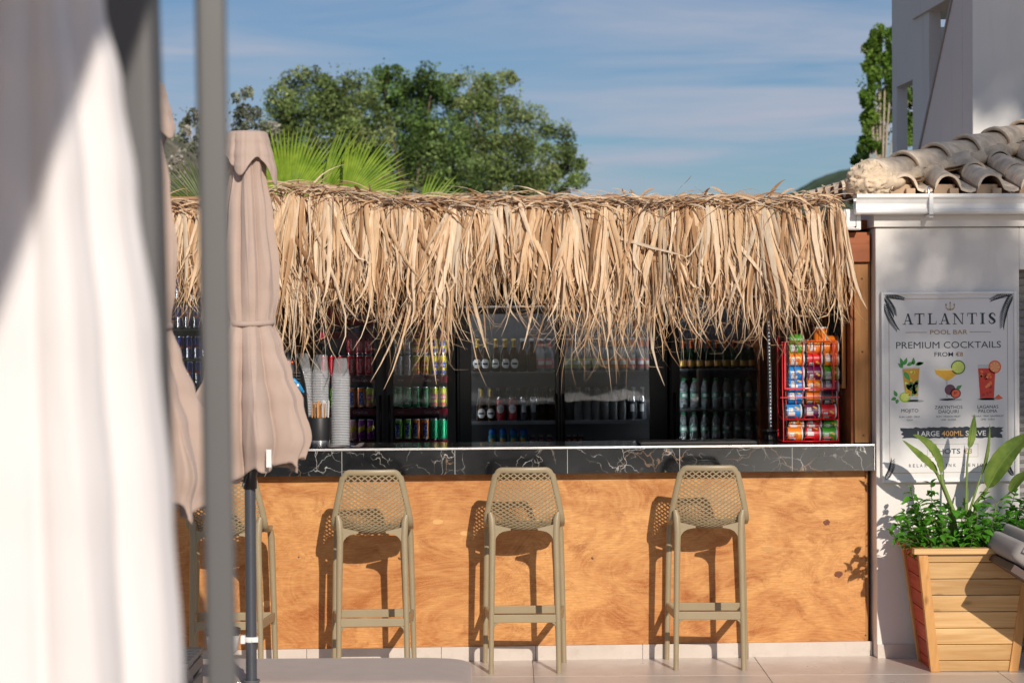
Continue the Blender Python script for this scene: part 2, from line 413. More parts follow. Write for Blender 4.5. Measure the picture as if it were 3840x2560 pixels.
# ================================================================ SETTING
def gmat():
    M = MT('dry grass ground'); c = M.coords()
    cc = M.mix(M.ramp(M.noise(c, 0.3, 6), [(0.3, 0.0), (0.7, 1.0)]), (0.10, 0.11, 0.05), (0.20, 0.17, 0.10))
    M.set(Base_Color=cc, Roughness=0.95); return M.m
g = MB(); g.add([(-900,-900,-0.03),(900,-900,-0.03),(900,1400,-0.03),(-900,1400,-0.03)], [(0,1,2,3)])
tag(g.build('ground', gmat()), kind='structure')

M = MT('pale porcelain floor tile'); c = M.coords(rand=True)
cc = M.mix(M.ramp(M.noise(c, 2.5, 5), [(0.3, 0.0), (0.7, 1.0)]), srgb(198, 187, 177), srgb(212, 202, 192))
cc = M.mix(M.math('MULTIPLY', M.ramp(M.noise(c, 7, 7, 0.7), [(0.55, 0.0), (0.75, 1.0)]), 0.30), cc, srgb(150, 134, 118))
cc = M.mix(M.math('MULTIPLY', M.ramp(M.noise(M.coords((30, 3, 30), rand=True), 1.0, 4), [(0.62, 0.0), (0.8, 1.0)]), 0.25), cc, srgb(170, 154, 140))
M.set(Base_Color=cc, Roughness=M.math('ADD', M.math('MULTIPLY', M.noise(c, 9, 5), 0.3), 0.18)); TF = M.m
M = MT('far terrace tiles'); c = M.coords(rot=(0, 0, YAW))
bt = M.n('ShaderNodeTexBrick', offset=0.0); bt.inputs['Scale'].default_value = 1.0; bt.inputs['Mortar Size'].default_value = 0.003
bt.inputs['Brick Width'].default_value = 1.2; bt.inputs['Row Height'].default_value = 0.6
bt.inputs['Color1'].default_value = srgb(212, 194, 176) + (1,); bt.inputs['Color2'].default_value = srgb(204, 186, 168) + (1,); bt.inputs['Mortar'].default_value = (0.25, 0.22, 0.19, 1)
M.l(c, bt.inputs['Vector']); M.set(Base_Color=bt.outputs[0], Roughness=0.35)
floor = MB(); floor.add([(-16,-32,-0.008),(16,-32,-0.008),(16,4.2,-0.008),(-16,4.2,-0.008)], [(0,1,2,3)])
floor = tag(floor.build('terrace_floor', M.m), kind='structure')
# tiles near the bar, each a slab with its own joint; grid runs along the view as in the photograph
p_a = on_z(1999, 2500, 0); p_b = on_z(2843, 2457, 0)
tl = MB(); tl.box(0.002, 1.198, 0.002, 0.598, -0.02, 0.0)
tm = None
gx0 = (Vector((p_a.x, p_a.y, 0)) - Vector((CAM.x, CAM.y, 0))).dot(_r0); gz0 = 11.30
for i in range(-3, 4):
    for j in range(-3, 2):
        org = cf(gx0 + i * 1.2, gz0 + j * 0.6, 0)
        if tm is None:
            t0 = tl.build('floor_tile', TF, floor, bevel=0.0015); tm = t0
        else:
            t0 = tm.copy(); COL.objects.link(t0)
        t0.location = org; t0.rotation_euler = (0, 0, -YAW)

# hills
def hill(name, pts, depth, mat, thick):
    mb = MB(); n = len(pts)
    top = [at(u, v, depth) for u, v in pts]
    vs = []; rows = 7
    for k in range(rows + 1):
        q = k / rows
        for p in top:
            h = p.z * (1 - (1 - q) ** 2)
            d = Vector((p.x, p.y, 0)) - _f0 * (thick * (1 - q)) 
            nz = mnoise.noise(Vector((p.x * 0.06, q * 5, 3))) * 2.2
            vs.append((d.x, d.y, max(-1, h + nz * (0.3 + q) * (1 if k else 0))))
    fs = [(k*n+i, k*n+i+1, (k+1)*n+i+1, (k+1)*n+i) for k in range(rows) for i in range(n - 1)]
    mb.add(vs, fs, 0, True)
    return tag(mb.build(name, mat), kind='structure')
def scrub(name, a, b, sc):
    M = MT(name); c = M.coords()
    n_ = M.noise(c, sc, 6, 0.7); cc = M.mix(M.ramp(n_, [(0.38, 0.0), (0.62, 1.0)]), a, b)
    M.set(Base_Color=cc, Roughness=1.0, Specular_IOR_Level=0.1); M.bump(n_, 0.8, 1.0); return M.m
def hp(u0, u1, f, n=40): return [(u0 + (u1 - u0) * i / n, f(u0 + (u1 - u0) * i / n)) for i in range(n + 1)]
hill('scrub_hill', hp(-600, 1150, lambda u: 500 + abs(u - 620) * 0.10 + (max(0, u - 700) * 0.55) + 14 * mnoise.noise(Vector((u * 0.02, 0, 0)))), 150, scrub('dry scrub hillside', srgb(92, 96, 78), srgb(158, 150, 132), 0.9), 60)
hill('wooded_hill', hp(2700, 3700, lambda u: 790 - 160 * math.exp(-((u - 3200) / 210.0) ** 2) + 5 * mnoise.noise(Vector((u * 0.03, 1, 0)))), 420, scrub('wooded hillside', srgb(66, 86, 62), srgb(104, 118, 92), 0.14), 200)

# ================================================================ BAR COUNTER
YC = -0.09                                   # counter front plane
ZT = on_y(1920, 1676, YC).z                  # counter top
ZB = on_y(1920, 1777, YC).z                  # underside of marble edge
ZS = 0.078                                   # top of skirting
XR = on_y(3281, 1700, YC).x
XL = -4.6
jx = [on_y(u, 1730, YC).x for u in (1282, 1706, 2128, 2549, 2971)]
j = jx[0]
while j > XL + 0.6: j -= 0.6; jx.insert(0, j)
jx = jx + [XR - 0.006]
bar = thing('bar_counter', 'long plywood bar counter with black marble edge and metal trim', 'bar counter', ((XL + XR) / 2, 0, 0))
BO = bar.location.copy()
px_split = [XL, -2.2, on_y(1066, 2000, 0).x - 0.9, XR - 0.03]
px_split = [XL, -2.36, XR - 0.035]
for a, b in zip(px_split, px_split[1:]):
    mb = MB(); mb.box(a + 0.0015, b - 0.0015, 0.0, 0.018, ZS, ZB + 0.01); mb.build('front_panel', MAT['ply'], bar, BO, bevel=0.001)
for a, b in zip(jx, jx[1:]):
    mb = MB(); mb.box(a + 0.0012, b - 0.0012, YC, YC + 0.012, ZB, ZT - 0.012); mb.build('marble_tile', MAT['marble'], bar, BO, bevel=0.0008)
for a, b in zip(jx, jx[1:]):
    mb = MB(); mb.box(a + 0.0012, b - 0.0012, YC + 0.012, 0.46, ZT - 0.022, ZT - 0.0015); mb.build('marble_top', MAT['marble'], bar, BO, bevel=0.0008)
mb = MB(); mb.box(XL, XR - 0.007, YC + 0.0125, 0.44, ZB + 0.002, ZT - 0.024); mb.build('core_board', pm('dark core board', (0.12, 0.07, 0.04), 0.7), bar, BO)
GR = pm('pale joint grout', (0.52, 0.50, 0.47), 0.8)
for a in jx[1:-1]: mb = MB(); mb.box(a - 0.0012, a + 0.0012, YC + 0.001, YC + 0.011, ZB + 0.001, ZT - 0.013); mb.build('joint_grout', GR, bar, BO)
mb = MB(); mb.box(XL, XR, YC - 0.003, YC + 0.011, ZT - 0.0115, ZT + 0.0005); mb.box(XR - 0.006, XR, YC - 0.003, YC + 0.011, ZB, ZT - 0.0117); mb.build('edge_trim', MAT['alu'], bar, BO, bevel=0.002)
mb = MB(); mb.box(XL, XR - 0.03, 0.30, 0.44, 0.0, ZB + 0.001); mb.build('rear_carcass', pm('dark bar carcass', (0.07, 0.045, 0.03), 0.7), bar, BO)
mb = MB(); mb.box(XL, XL + 0.02, 0.02, 0.29, 0.0, ZB); mb.box(XR - 0.034, XR - 0.014, 0.02, 0.29, 0.0, ZB); mb.build('end_board', MAT['post'], bar, BO)
sx = [XL, -3.2, -2.0] + [on_y(u, 2440, -0.012).x for u in (1150, 1655, 2008, 2410, 2806)] + [XR]
for a, b in zip(sx, sx[1:]):
    mb = MB(); mb.box(a + 0.001, b - 0.001, -0.012, -0.001, 0.0, ZS); mb.build('skirting_tile', TF, bar, BO, bevel=0.001)
SC = pm('screw heads', (0.2, 0.13, 0.07), 0.4, 0.6)
for u, v in ((3252, 1812), (3246, 2380), (2790, 2084), (2220, 2090), (1500, 2095), (1120, 2088)):
    mb = MB(); p = on_y(u, v, 0); mb.lathe([(0.0, -0.0025), (0.004, -0.002), (0.005, 0.0)], 10, 0, (p.x, -0.0005, p.z), 'y'); mb.build('screw', SC, bar, BO)

VP = wood('pale veneer patch', srgb(232, 184, 120), srgb(206, 150, 88), 0, rand=0.05, knots=False); KN = pm('dark knot', srgb(112, 56, 26), 0.5, var=0.4, vs=60)
for u, v, ru, rv, m_ in ((2880, 2057, 20, 10, VP), (1642, 1955, 20, 10, VP), (1000, 2263, 16, 13, VP), (1745, 1998, 20, 9, VP), (2790, 2085, 5, 4, KN), (3100, 1958, 13, 11, KN), (3145, 2152, 17, 14, KN), (2222, 2093, 4, 4, KN), (1496, 2092, 4, 4, KN)):
    p = on_y(u, v, 0.0); kx = DIST / FPX; mb = MB(); n = 20; jr = random.Random(u)
    rr = [1 + (jr.uniform(-0.18, 0.18) if m_ is KN else 0) for _ in range(n)]
    mb.add([(p.x + ru * kx * rr[i] * cos(2*pi*i/n), -0.0006, p.z + rv * kx * rr[i] * sin(2*pi*i/n)) for i in range(n)], [tuple(range(n))]); mb.build('veneer_patch' if m_ is VP else 'wood_knot', m_, bar, BO)

# ================================================================ BAR SHELTER (roof frame, back room)
ZB1 = on_y(1920, 989, -0.03).z; ZB2 = on_y(1920, 876, -0.03).z
sh = thing('bar_shelter', 'wooden bar shelter with orange beam, posts and brown back wall', 'shelter', (0, 1.8, 0))
SO = sh.location.copy()
xpe = on_y(3262, 920, -0.03).x
mb = MB(); mb.box(XL - 0.1, xpe, -0.03, 0.05, ZB1, ZB2); mb.build('front_beam', MAT['beam'], sh, SO, bevel=0.004)
xa, xb = on_y(3204, 1300, 0.0).x, on_y(3251, 1300, 0.0).x
mb = MB(); mb.box(xa, xb + 0.02, -0.0, 0.10, ZT + 0.001, ZB1 - 0.002); mb.build('post', MAT['post'], sh, SO, bevel=0.003)
mb = MB(); mb.box(XL, XL + 0.09, 0.0, 0.10, ZT + 0.001, ZB1 - 0.002); mb.build('post', MAT['post'], sh, SO, bevel=0.003)
mb = MB(); mb.box(xa - 0.016, xa - 0.002, 0.02, 3.7, 0.0, ZB2); mb.build('side_board', MAT['beam'], sh, SO)
for u, v in ((3234, 1319), (3238, 1631), (3232, 1045)):
    mb = MB(); p = on_y(u, v, 0); mb.lathe([(0.0, -0.0025), (0.005, -0.002), (0.006, 0.0)], 10, 0, (p.x, -0.0005, p.z), 'y'); mb.build('screw', SC, sh, SO)
mb = MB(); mb.box(XL - 0.1, XR + 0.05, 3.75, 3.85, 0, 2.7); mb.build('back_wall', MAT['inner_wall'], sh, SO)
mb = MB(); mb.box(XL - 0.1, XL - 0.003, 0.11, 3.748, 0, 2.4); mb.build('end_wall', MAT['inner_wall'], sh, SO)
mb = MB(); mb.box(XL - 0.1, xpe + 0.02, 0.052, 3.748, ZB2 + 0.02, ZB2 + 0.07); mb.build('roof_deck', MAT['beam'], sh, SO)
for x in (-3.6, -2.4, -1.2, 0.0, 1.2): mb = MB(); mb.box(x, x + 0.07, 0.053, 3.7, ZB2 - 0.08, ZB2 + 0.018); mb.build('rafter', MAT['beam'], sh, SO)
bw = MAT['white_plastic']

# white junction box and wires beside the thatch
jb = thing('junction_box', 'white plastic junction box above the beam end beside thatch', 'junction box', on_y(3196, 866, -0.12))
a = on_y(3165, 862, -0.12); b = on_y(3229, 784, -0.12)
mb = MB(); mb.box(a.x, b.x, -0.12, -0.02, a.z, b.z); mb.build('housing', MAT['white_plastic'], jb, jb.location, bevel=0.004)
mb = MB(); mb.box(a.x + 0.008, b.x - 0.008, -0.124, -0.1205, a.z + 0.006, a.z + 0.045); mb.build('cover_plate', MAT['white_metal'], jb, jb.location, bevel=0.001)
mb = MB()
for u in (3168, 3208): p = on_y(u, 851, -0.125); mb.lathe([(0.0, -0.002), (0.004, -0.002), (0.005, 0)], 8, 0, (p.x, -0.1245, p.z), 'y')
mb.build('screw', MAT['black'], jb, jb.location)
mb = MB(); q = [on_y(u, v, -0.128) for u, v in ((3170, 775), (3192, 772), (3210, 782), (3211, 850), (3172, 853), (3174, 800), (3168, 778))]
mb.tube(q, 0.0012, 5); mb.build('wire', MAT['black'], jb, jb.location)

# chalkboard hung on the inner side
cbx = xa - 0.02
cb = thing('chalk_board', 'dark framed chalkboard hung inside the bar end post', 'chalkboard', (cbx, 0.30, on_y(3180, 1440, 0.2).z))
z0 = cb.location.z; z1 = z0 + 0.62
mb = MB(); mb.box(cbx - 0.012, cbx - 0.004, 0.14, 0.60, z0, z1); mb.build('slate', pm('chalkboard slate', (0.02, 0.018, 0.02), 0.5, var=0.5, vs=18), cb, cb.location)
mb = MB()
for y in (0.12, 0.60): mb.box(cbx - 0.022, cbx - 0.003, y, y + 0.02, z0, z1)
for z in (z0 - 0.02, z1): mb.box(cbx - 0.022, cbx - 0.003, 0.12, 0.62, z, z + 0.02)
mb.build('frame', MAT['post'], cb, cb.location, bevel=0.002)

# ================================================================ BAR STOOLS
def make_stool():
    t = thing('bar_stool', '', 'stool')
    prof = [(-0.222, 1.062), (-0.214, 0.99), (-0.204, 0.92), (-0.194, 0.86), (-0.178, 0.80), (-0.145, 0.752), (-0.09, 0.735), (-0.02, 0.735), (0.06, 0.742), (0.12, 0.748), (0.165, 0.738)]
    wid = [0.150, 0.168, 0.183, 0.195, 0.203, 0.207, 0.208, 0.208, 0.206, 0.203, 0.198]
    L = [0.0]
    for a, b in zip(prof, prof[1:]): L.append(L[-1] + math.hypot(b[0]-a[0], b[1]-a[1]))
    T = L[-1]
    def samp(arr, l):
        l = max(0, min(T, l))
        for i in range(len(L) - 1):
            if l <= L[i+1] + 1e-9:
                q = (l - L[i]) / (L[i+1] - L[i])
                A = arr[max(i-1, 0)]; B = arr[i]; C = arr[i+1]; D = arr[min(i+2, len(arr)-1)]
                def cr(a, b, c, d): return b + 0.5*q*(c - a + q*(2*a - 5*b + 4*c - d + q*(3*(b - c) + d - a)))
                if isinstance(A, tuple): return tuple(cr(A[k], B[k], C[k], D[k]) for k in range(2))
                return cr(A, B, C, D)
    def surf(x, l):                       # x in metres across, l along
        y, z = samp(prof, l); wv = samp(wid, l); t_ = max(-1.05, min(1.05, x / wv))
        s = min(1, max(0, (l - 0.22) / 0.18)); up = min(1, max(0, l / 0.3))
        y += (1 - s) * 0.050 * t_ * t_ * (0.55 + 0.45 * up)
        z += (0.030 * t_ * t_) * math.exp(-((l - 0.34) / 0.10) ** 2) + 0.012 * t_ * t_ * s
        return Vector((x, y, z))
    def nrm(x, l):
        e = 0.004
        return (surf(x + e, l) - surf(x - e, l)).cross(surf(x, l + e) - surf(x, l - e)).normalized()
    # rim: closed loop sweep of a flat band just inside the edge
    rim = []
    cr_ = 0.030
    n = 14
    def wl(l): return samp(wid, l) - 0.011
    for i in range(5): rim.append((-wl(0) + cr_ + (2*wl(0) - 2*cr_) * i / 4, 0.011))
    for i in range(1, 6):
        a = pi/2 * i / 6; rim.append((wl(0) - cr_ + cr_*sin(a), 0.011 + cr_ - cr_*cos(a)))
    for i in range(26): l = 0.011 + cr_ + (T - 0.05 - cr_ - 0.011) * i / 25; rim.append((wl(l), l))
    for i in range(1, 5):
        a = pi/2 * i / 5; rim.append((wl(T) - 0.04 + 0.04*cos(a), T - 0.05 + 0.04*sin(a)))
    half = len(rim)
    right = rim[5:]
    loop = rim[:5] + right + [(-x, l) for x, l in reversed(right)]
    P = [surf(x, l) for x, l in loop]; Nn = [nrm(x, l) for x, l in loop]
    vs = []; fs = []; m = len(P)
    for i in range(m):
        tg = (P[(i+1) % m] - P[i-1]).normalized(); b = Nn[i].cross(tg).normalized(); nn = tg.cross(b)
        hw, ht = 0.0155, 0.0085
        ring = [(hw, ht*0.4), (hw*0.75, ht), (-hw*0.75, ht), (-hw, ht*0.4), (-hw, -ht*0.4), (-hw*0.75, -ht), (hw*0.75, -ht), (hw, -ht*0.4)]
        for a_, c_ in ring: vs.append(P[i] + b*a_ + nn*c_)
    for i in range(m):
        for k in range(8): fs.append((i*8+k, i*8+(k+1) % 8, ((i+1) % m)*8+(k+1) % 8, ((i+1) % m)*8+k))
    mb = MB(); mb.add(vs, fs, 0, True); mb.build('shell_frame', MAT['stool'], t)
    # lattice of diagonal ribs
    mb = MB(); pitch = 0.0350; sl_ = tan(radians(33))
    nl = int((0.42 + T / sl_) / pitch) + 4
    for sgn in (1, -1):
        for k in range(-nl, nl):
            c0 = k * pitch + 0.004
            pts = []
            stp = 40
            for i in range(stp + 1):
                l = 0.02 + (T - 0.045) * i / stp
                x = sgn * (c0 + (l - 0.02) / sl_)
                inside = abs(x) < samp(wid, l) - 0.020
                pts.append((x, l) if inside else None)
            run = []
            runs = []
            for p in pts + [None]:
                if p: run.append(p)
                else:
                    if len(run) > 1: runs.append(run)
                    run = []
            for run in runs:
                # extend to the rim
                dx = sgn * (T - 0.045) / stp / sl_; dl = (T - 0.045) / stp
                run = [(run[0][0] - dx*0.9, run[0][1] - dl*0.9)] + run + [(run[-1][0] + dx*0.9, run[-1][1] + dl*0.9)]
                PP = [surf(x, l) for x, l in run]; NN = [nrm(x, l) for x, l in run]; vs = []; fs = []
                for i in range(len(PP)):
                    tg = (PP[min(i+1, len(PP)-1)] - PP[max(i-1, 0)]).normalized(); b = NN[i].cross(tg).normalized()
                    o_ = 0.0012 * sgn
                    for a_, c_ in ((0.0029, 0.0035), (-0.0029, 0.0035), (-0.0029, -0.0035), (0.0029, -0.0035)): vs.append(PP[i] + b*a_ + NN[i]*(c_ + o_))
                for i in range(len(PP) - 1):
                    for q in range(4): fs.append((i*4+q, i*4+(q+1) % 4, i*4+4+(q+1) % 4, i*4+4+q))
                mb.add(vs, fs)
    mb.build('lattice', MAT['stool'], t)
    legs = {}
    for sgn in (-1, 1):
        a = [(sgn*0.176, -0.185, 0.0), (sgn*0.173, -0.184, 0.25), (sgn*0.168, -0.182, 0.55), (sgn*0.164, -0.180, 0.72), (sgn*0.168, -0.176, 0.80), (sgn*0.176, -0.172, 0.835)]
        mb = MB(); mb.tube(a, [0.0135, 0.0150, 0.0165, 0.018, 0.019, 0.012], 14); lg = mb.build('leg', MAT['stool'], t)
        mb = MB(); mb.lathe([(0.0, -0.0), (0.0125, 0.0), (0.0128, 0.006)], 12, 0, (sgn*0.176, -0.185, -0.0005)); 
        b = [(sgn*0.211, 0.175, 0.0), (sgn*0.206, 0.171, 0.25), (sgn*0.199, 0.165, 0.55), (sgn*0.194, 0.160, 0.70), (sgn*0.190, 0.150, 0.738)]
        mb = MB(); mb.tube(b, [0.0135, 0.0150, 0.0165, 0.018, 0.016], 14); mb.build('leg', MAT['stool'], t)
        # webbed corner between leg and shell
        arc = [(0.166, 0.775), (0.166, 0.655), (0.152, 0.690), (0.143, 0.710), (0.130, 0.725), (0.112, 0.735), (0.085, 0.741), (0.070, 0.7425), (0.070, 0.752)]
        if sgn > 0: arc = arc[::-1]
        n_ = len(arc); vs = [(sgn * a_, -0.188, b_) for a_, b_ in arc] + [(sgn * a_, -0.164, b_) for a_, b_ in arc]
        mb = MB(); mb.add(vs, [tuple(range(n_ - 1, -1, -1)) if False else tuple(range(n_)), tuple(range(2 * n_ - 1, n_ - 1, -1))] + [(i, i + n_, (i + 1) % n_ + n_, (i + 1) % n_) for i in range(n_)]); mb.build('gusset', MAT['stool'], t)
    for (A, B) in (((-0.172, -0.184), (0.172, -0.184)), ((-0.206, 0.171), (0.206, 0.171)), ((-0.173, -0.184), (-0.206, 0.171)), ((0.173, -0.184), (0.206, 0.171))):
        mb = MB(); mb.beam((A[0], A[1], 0.285), (B[0], B[1], 0.285), 0.016, 0.042)
        for E, Dn in ((A, 1), (B, -1)):
            d = Vector((B[0]-A[0], B[1]-A[1], 0)).normalized() * Dn
            mb.tube([Vector((E[0], E[1], 0.235)) + d*0.008, Vector((E[0], E[1], 0.255)) + d*0.014, Vector((E[0], E[1], 0.268)) + d*0.032], [0.006, 0.0075, 0.006], 6)
        mb.build('footrest', MAT['stool'], t, bevel=0.004)
    return t
st0 = make_stool()
stools = [(1969, 2524, 'olive taupe lattice bar stool at bar, between the two stools with free backrests', -3),
          (1399, 2541, 'olive taupe lattice bar stool with its feet hidden by the lounger mattress', -0.5),
          (2659, 2508, 'olive taupe lattice bar stool nearest the wooden planter', -5.0),
          (850, 2555, 'olive taupe lattice bar stool behind the thin dark umbrella pole', -3)]
stools[0] = (1969, 2524, 'olive taupe lattice bar stool second from the wooden planter', -3)
for i, (u, v, lb, rz) in enumerate(stools):
    f_ = on_z(u, v, 0); rz = radians(rz)
    loc = f_ - Vector((-sin(rz) * -0.185, cos(rz) * -0.185, 0)); loc.y = min(loc.y, -0.235)
    if i == 0: st0.location = loc; st0.rotation_euler = (0, 0, rz); tag(st0, lb, None, 'bar stools along the counter')
    else: dup(st0, loc, rz, lb)

# ================================================================ THATCH
def thatchmat():
    M = MT('dried palm thatch')
    a = M.n('ShaderNodeVertexColor', layer_name='Col')
    nz = M.noise(M.coords((90, 90, 7)), 1.0, 4); n2_ = M.noise(M.coords(), 16, 3)
    cc = M.mix(M.math('MULTIPLY', M.ramp(nz, [(0.35, 1.0), (0.6, 0.0)]), 0.35), a.outputs[0], srgb(164, 122, 80))
    cc = M.mix(M.math('MULTIPLY', M.ramp(n2_, [(0.55, 0.0), (0.75, 1.0)]), 0.3), cc, srgb(210, 196, 170))
    M.set(Base_Color=cc, Roughness=0.7, Specular_IOR_Level=0.3)
    tr = M.n('ShaderNodeBsdfTranslucent'); M.l(cc, tr.inputs[0]); ms = M.n('ShaderNodeMixShader'); ms.inputs[0].default_value = 0.12
    M.l(M.b.outputs[0], ms.inputs[1]); M.l(tr.outputs[0], ms.inputs[2]); M.l(ms.outputs[0], M.out.inputs[0]); return M.m
THM = thatchmat()
TH_C = [srgb(226, 196, 162), srgb(216, 182, 144), srgb(230, 206, 176), srgb(198, 160, 122), srgb(222, 190, 152), srgb(186, 150, 114), srgb(236, 214, 186), srgb(160, 122, 88), srgb(206, 190, 168)]
def interp(tab, x):
    for (a, b), (c, d) in zip(tab, tab[1:]):
        if x <= c: return b + (d - b) * max(0, min(1, (x - a) / (c - a)))
    return tab[-1][1]
top_tab = [(-400, 750), (640, 752), (760, 752), (930, 725), (1020, 700), (1130, 692), (1260, 690), (1330, 712), (1430, 735), (1600, 745), (2400, 740), (3050, 735), (3130, 728), (3220, 748)]
bot_tab = [(-400, 1150), (640, 1160), (740, 1130), (900, 1250), (1060, 1290), (1160, 1320), (1230, 1200), (1330, 1240), (1400, 1240), (1500, 1200), (1560, 1330), (1640, 1400), (1700, 1390), (1760, 1200), (1850, 1170), (1920, 1220), (2000, 1150), (2060, 1250), (2130, 1240), (2200, 1360), (2260, 1370), (2330, 1290), (2420, 1350), (2500, 1260), (2600, 1250), (2700, 1230), (2790, 1300), (2870, 1290), (2950, 1190), (3050, 1180), (3120, 1250), (3200, 1150)]
def strand(rng, p0, length, width, th0, lean, outw, curl, tw, nseg=10, bend=0.055, stiff=0.0):
    P = [Vector(p0)]; s = 0; ds = length / nseg
    o = Vector((sin(outw), -cos(outw), 0)); sd = Vector((cos(outw), sin(outw), 0))
    ln = lean
    for i in range(nseg):
        s += ds
        th = -pi/2 + stiff + (th0 + pi/2 - stiff) * math.exp(-s / bend)
        q = s / length
        if q > 0.72: ln += curl * (q - 0.72) * 3.2 / nseg * 10 * 0.3
        ln += rng.gauss(0, 0.05)
        d = o * cos(th) + Vector((0, 0, sin(th)))
        down = Vector((0, 0, -1)) * max(0.0, -sin(th))
        d = d + sd * sin(ln) * (0.25 + 0.75 * max(0, -sin(th)))
        if abs(ln) > 1.2: d = d - Vector((0, 0, d.z)) * (1 - cos(ln))
        d.normalize(); P.append(P[-1] + d * ds)
    vs = []; fs = []
    tw0 = rng.gauss(0, 0.55)
    for i, p in enumerate(P):
        q = i / nseg; t = (P[min(i+1, nseg)] - P[max(i-1, 0)]).normalized()
        a = tw0 + tw * q
        fn = (Vector((0, -1, 0)) * cos(a) + Vector((1, 0, 0)) * sin(a) + Vector((0, 0, 0.5)) * max(0, 1 - q * 4))
        fn = (fn - t * fn.dot(t)); fn = fn.normalized() if fn.length > 1e-3 else Vector((0, -1, 0))
        b = t.cross(fn).normalized()
        wv = width * min(1.0, 0.35 + q * 4) * max(0.06, (1 - q ** 2.2) ** 0.7) * 0.5
        cz = fn * (wv * 0.45)
        vs += [p - b * wv, p + cz, p + b * wv]
    for i in range(nseg):
        for k in range(2): fs.append((i*3+k, i*3+k+1, i*3+k+4, i*3+k+3))
    return vs, fs
th = thing('thatch_fringe', 'thick fringe of dried tan palm leaf strips over the bar front', 'thatch', (0, -0.1, ZB2))
TO = th.location.copy()
rng = random.Random(11)
big = MB(); bigc = []
singles = []
def u_of(x): return 1920 + ((Vector((x, -0.15, 0)) - Vector((CAM.x, CAM.y, 0))).dot(_r0)) / ((Vector((x, -0.15, 0)) - Vector((CAM.x, CAM.y, 0))).dot(_f0)) * FPX
def put(vs, fs, col, single):
    if single: singles.append((vs, fs, col))
    else:
        big.add(vs, fs, 0, True); bigc.extend([col] * len(vs))
x = -4.6; XE = on_y(3150, 900, -0.12).x
while x < XE:
    cw = rng.uniform(0.05, 0.11)
    clean = rng.gauss(0, 0.13); clen = rng.uniform(0.74, 1.14)
    nst = int(cw * (560 if x > -2.9 else 250))
    for k in range(nst):
        xx = min(XE, x + rng.uniform(-0.02, cw + 0.02)); u = u_of(xx)
        zt = on_y(u, interp(top_tab, u), -0.15).z
        zb = on_y(u, interp(bot_tab, u + rng.gauss(0, 14)), -0.25).z
        layer = rng.random()
        full = (zt - zb)
        # most strips end half way, a few reach the lowest line
        e = rng.random()
        frac = 0.45 + 0.42 * e if rng.random() < 0.70 else 0.82 + 0.26 * e ** 1.5
        z0 = zt - 0.012 - 0.10 * (1 - layer) ** 1.4 - rng.uniform(0, 0.035)
        ln_ = full * frac * clen
        wd = rng.choice([0.004, 0.007, 0.012, 0.017, 0.022, 0.028, 0.034]) * rng.uniform(0.8, 1.15)
        if frac > 0.86: wd *= 0.6
        y0 = -0.035 - 0.075 * layer
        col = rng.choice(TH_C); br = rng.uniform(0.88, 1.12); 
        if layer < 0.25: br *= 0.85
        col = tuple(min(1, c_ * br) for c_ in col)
        lean = clean + rng.gauss(0, 0.12)
        if rng.random() < 0.06: lean += rng.gauss(0, 0.5)
        if u > 3000: lean = min(lean, 0.04) - 0.03 * (u - 3000) / 150
        if u > 2900 and rng.random() < 0.30: continue
        curl = rng.gauss(0, 0.5) if rng.random() < 0.7 else rng.choice((-1, 1)) * rng.uniform(1.0, 2.4)
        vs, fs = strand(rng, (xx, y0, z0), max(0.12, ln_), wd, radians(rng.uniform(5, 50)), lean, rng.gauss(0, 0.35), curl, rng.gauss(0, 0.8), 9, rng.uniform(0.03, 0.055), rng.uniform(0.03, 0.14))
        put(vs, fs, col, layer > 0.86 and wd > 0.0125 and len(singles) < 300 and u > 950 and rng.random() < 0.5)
    x += cw
# bunched fronds: strips fanning out from one tie point on the outer face
x = -2.9
while x < XE - 0.12:
    u = u_of(x); zt = on_y(u, interp(top_tab, u), -0.15).z; zb = on_y(u, interp(bot_tab, u), -0.25).z; sk = rng.gauss(0, 0.22); yy = -0.10 - rng.uniform(0, 0.03); z00 = zt - rng.uniform(0.02, 0.11)
    nf_ = rng.randint(9, 15)
    for k in range(nf_):
        a = sk * 0.7 + 0.34 * ((k + 0.5) / nf_ - 0.5) * 2 * rng.uniform(0.8, 1.1)
        if u > 2950: a = min(a, 0.1)
        f_ = rng.uniform(0.95, 1.13); col = tuple(min(1, c_ * f_) for c_ in rng.choice(TH_C[:3] + TH_C[4:5] + TH_C[6:7] + TH_C[8:]))
        vs, fs = strand(rng, (x + rng.gauss(0, 0.012), yy + rng.gauss(0, 0.008), z00 + rng.gauss(0, 0.008)), (zt - zb) * rng.uniform(0.5, 0.88), rng.uniform(0.014, 0.034), radians(rng.uniform(-10, 30)), a, rng.gauss(0, 0.2), rng.choice((-1, 1)) * rng.uniform(0.2, 1.8), rng.gauss(0, 0.7), 10, 0.04, rng.uniform(0.05, 0.16))
        # leaning strips straighten as they hang
        put(vs, fs, col, False)
    x += rng.uniform(0.13, 0.30)
# fine curled fibres at the lower edge
for k in range(420):
    xx = rng.uniform(-2.9, XE - 0.03); u = u_of(xx); zt = on_y(u, interp(top_tab, u), -0.15).z; zb = on_y(u, interp(bot_tab, u), -0.25).z
    vs, fs = strand(rng, (xx, -0.06 - rng.uniform(0, 0.06), zt - 0.10), (zt - zb) * rng.uniform(0.75, 1.08), rng.uniform(0.003, 0.006), radians(10), rng.gauss(0, 0.10), rng.gauss(0, 0.2), rng.choice((-1, 1)) * rng.uniform(1.5, 4.0), 0.5, 12, 0.04, rng.uniform(0.04, 0.12))
    f_ = rng.uniform(0.85, 1.05); put(vs, fs, tuple(c_ * f_ for c_ in rng.choice(TH_C)), False)
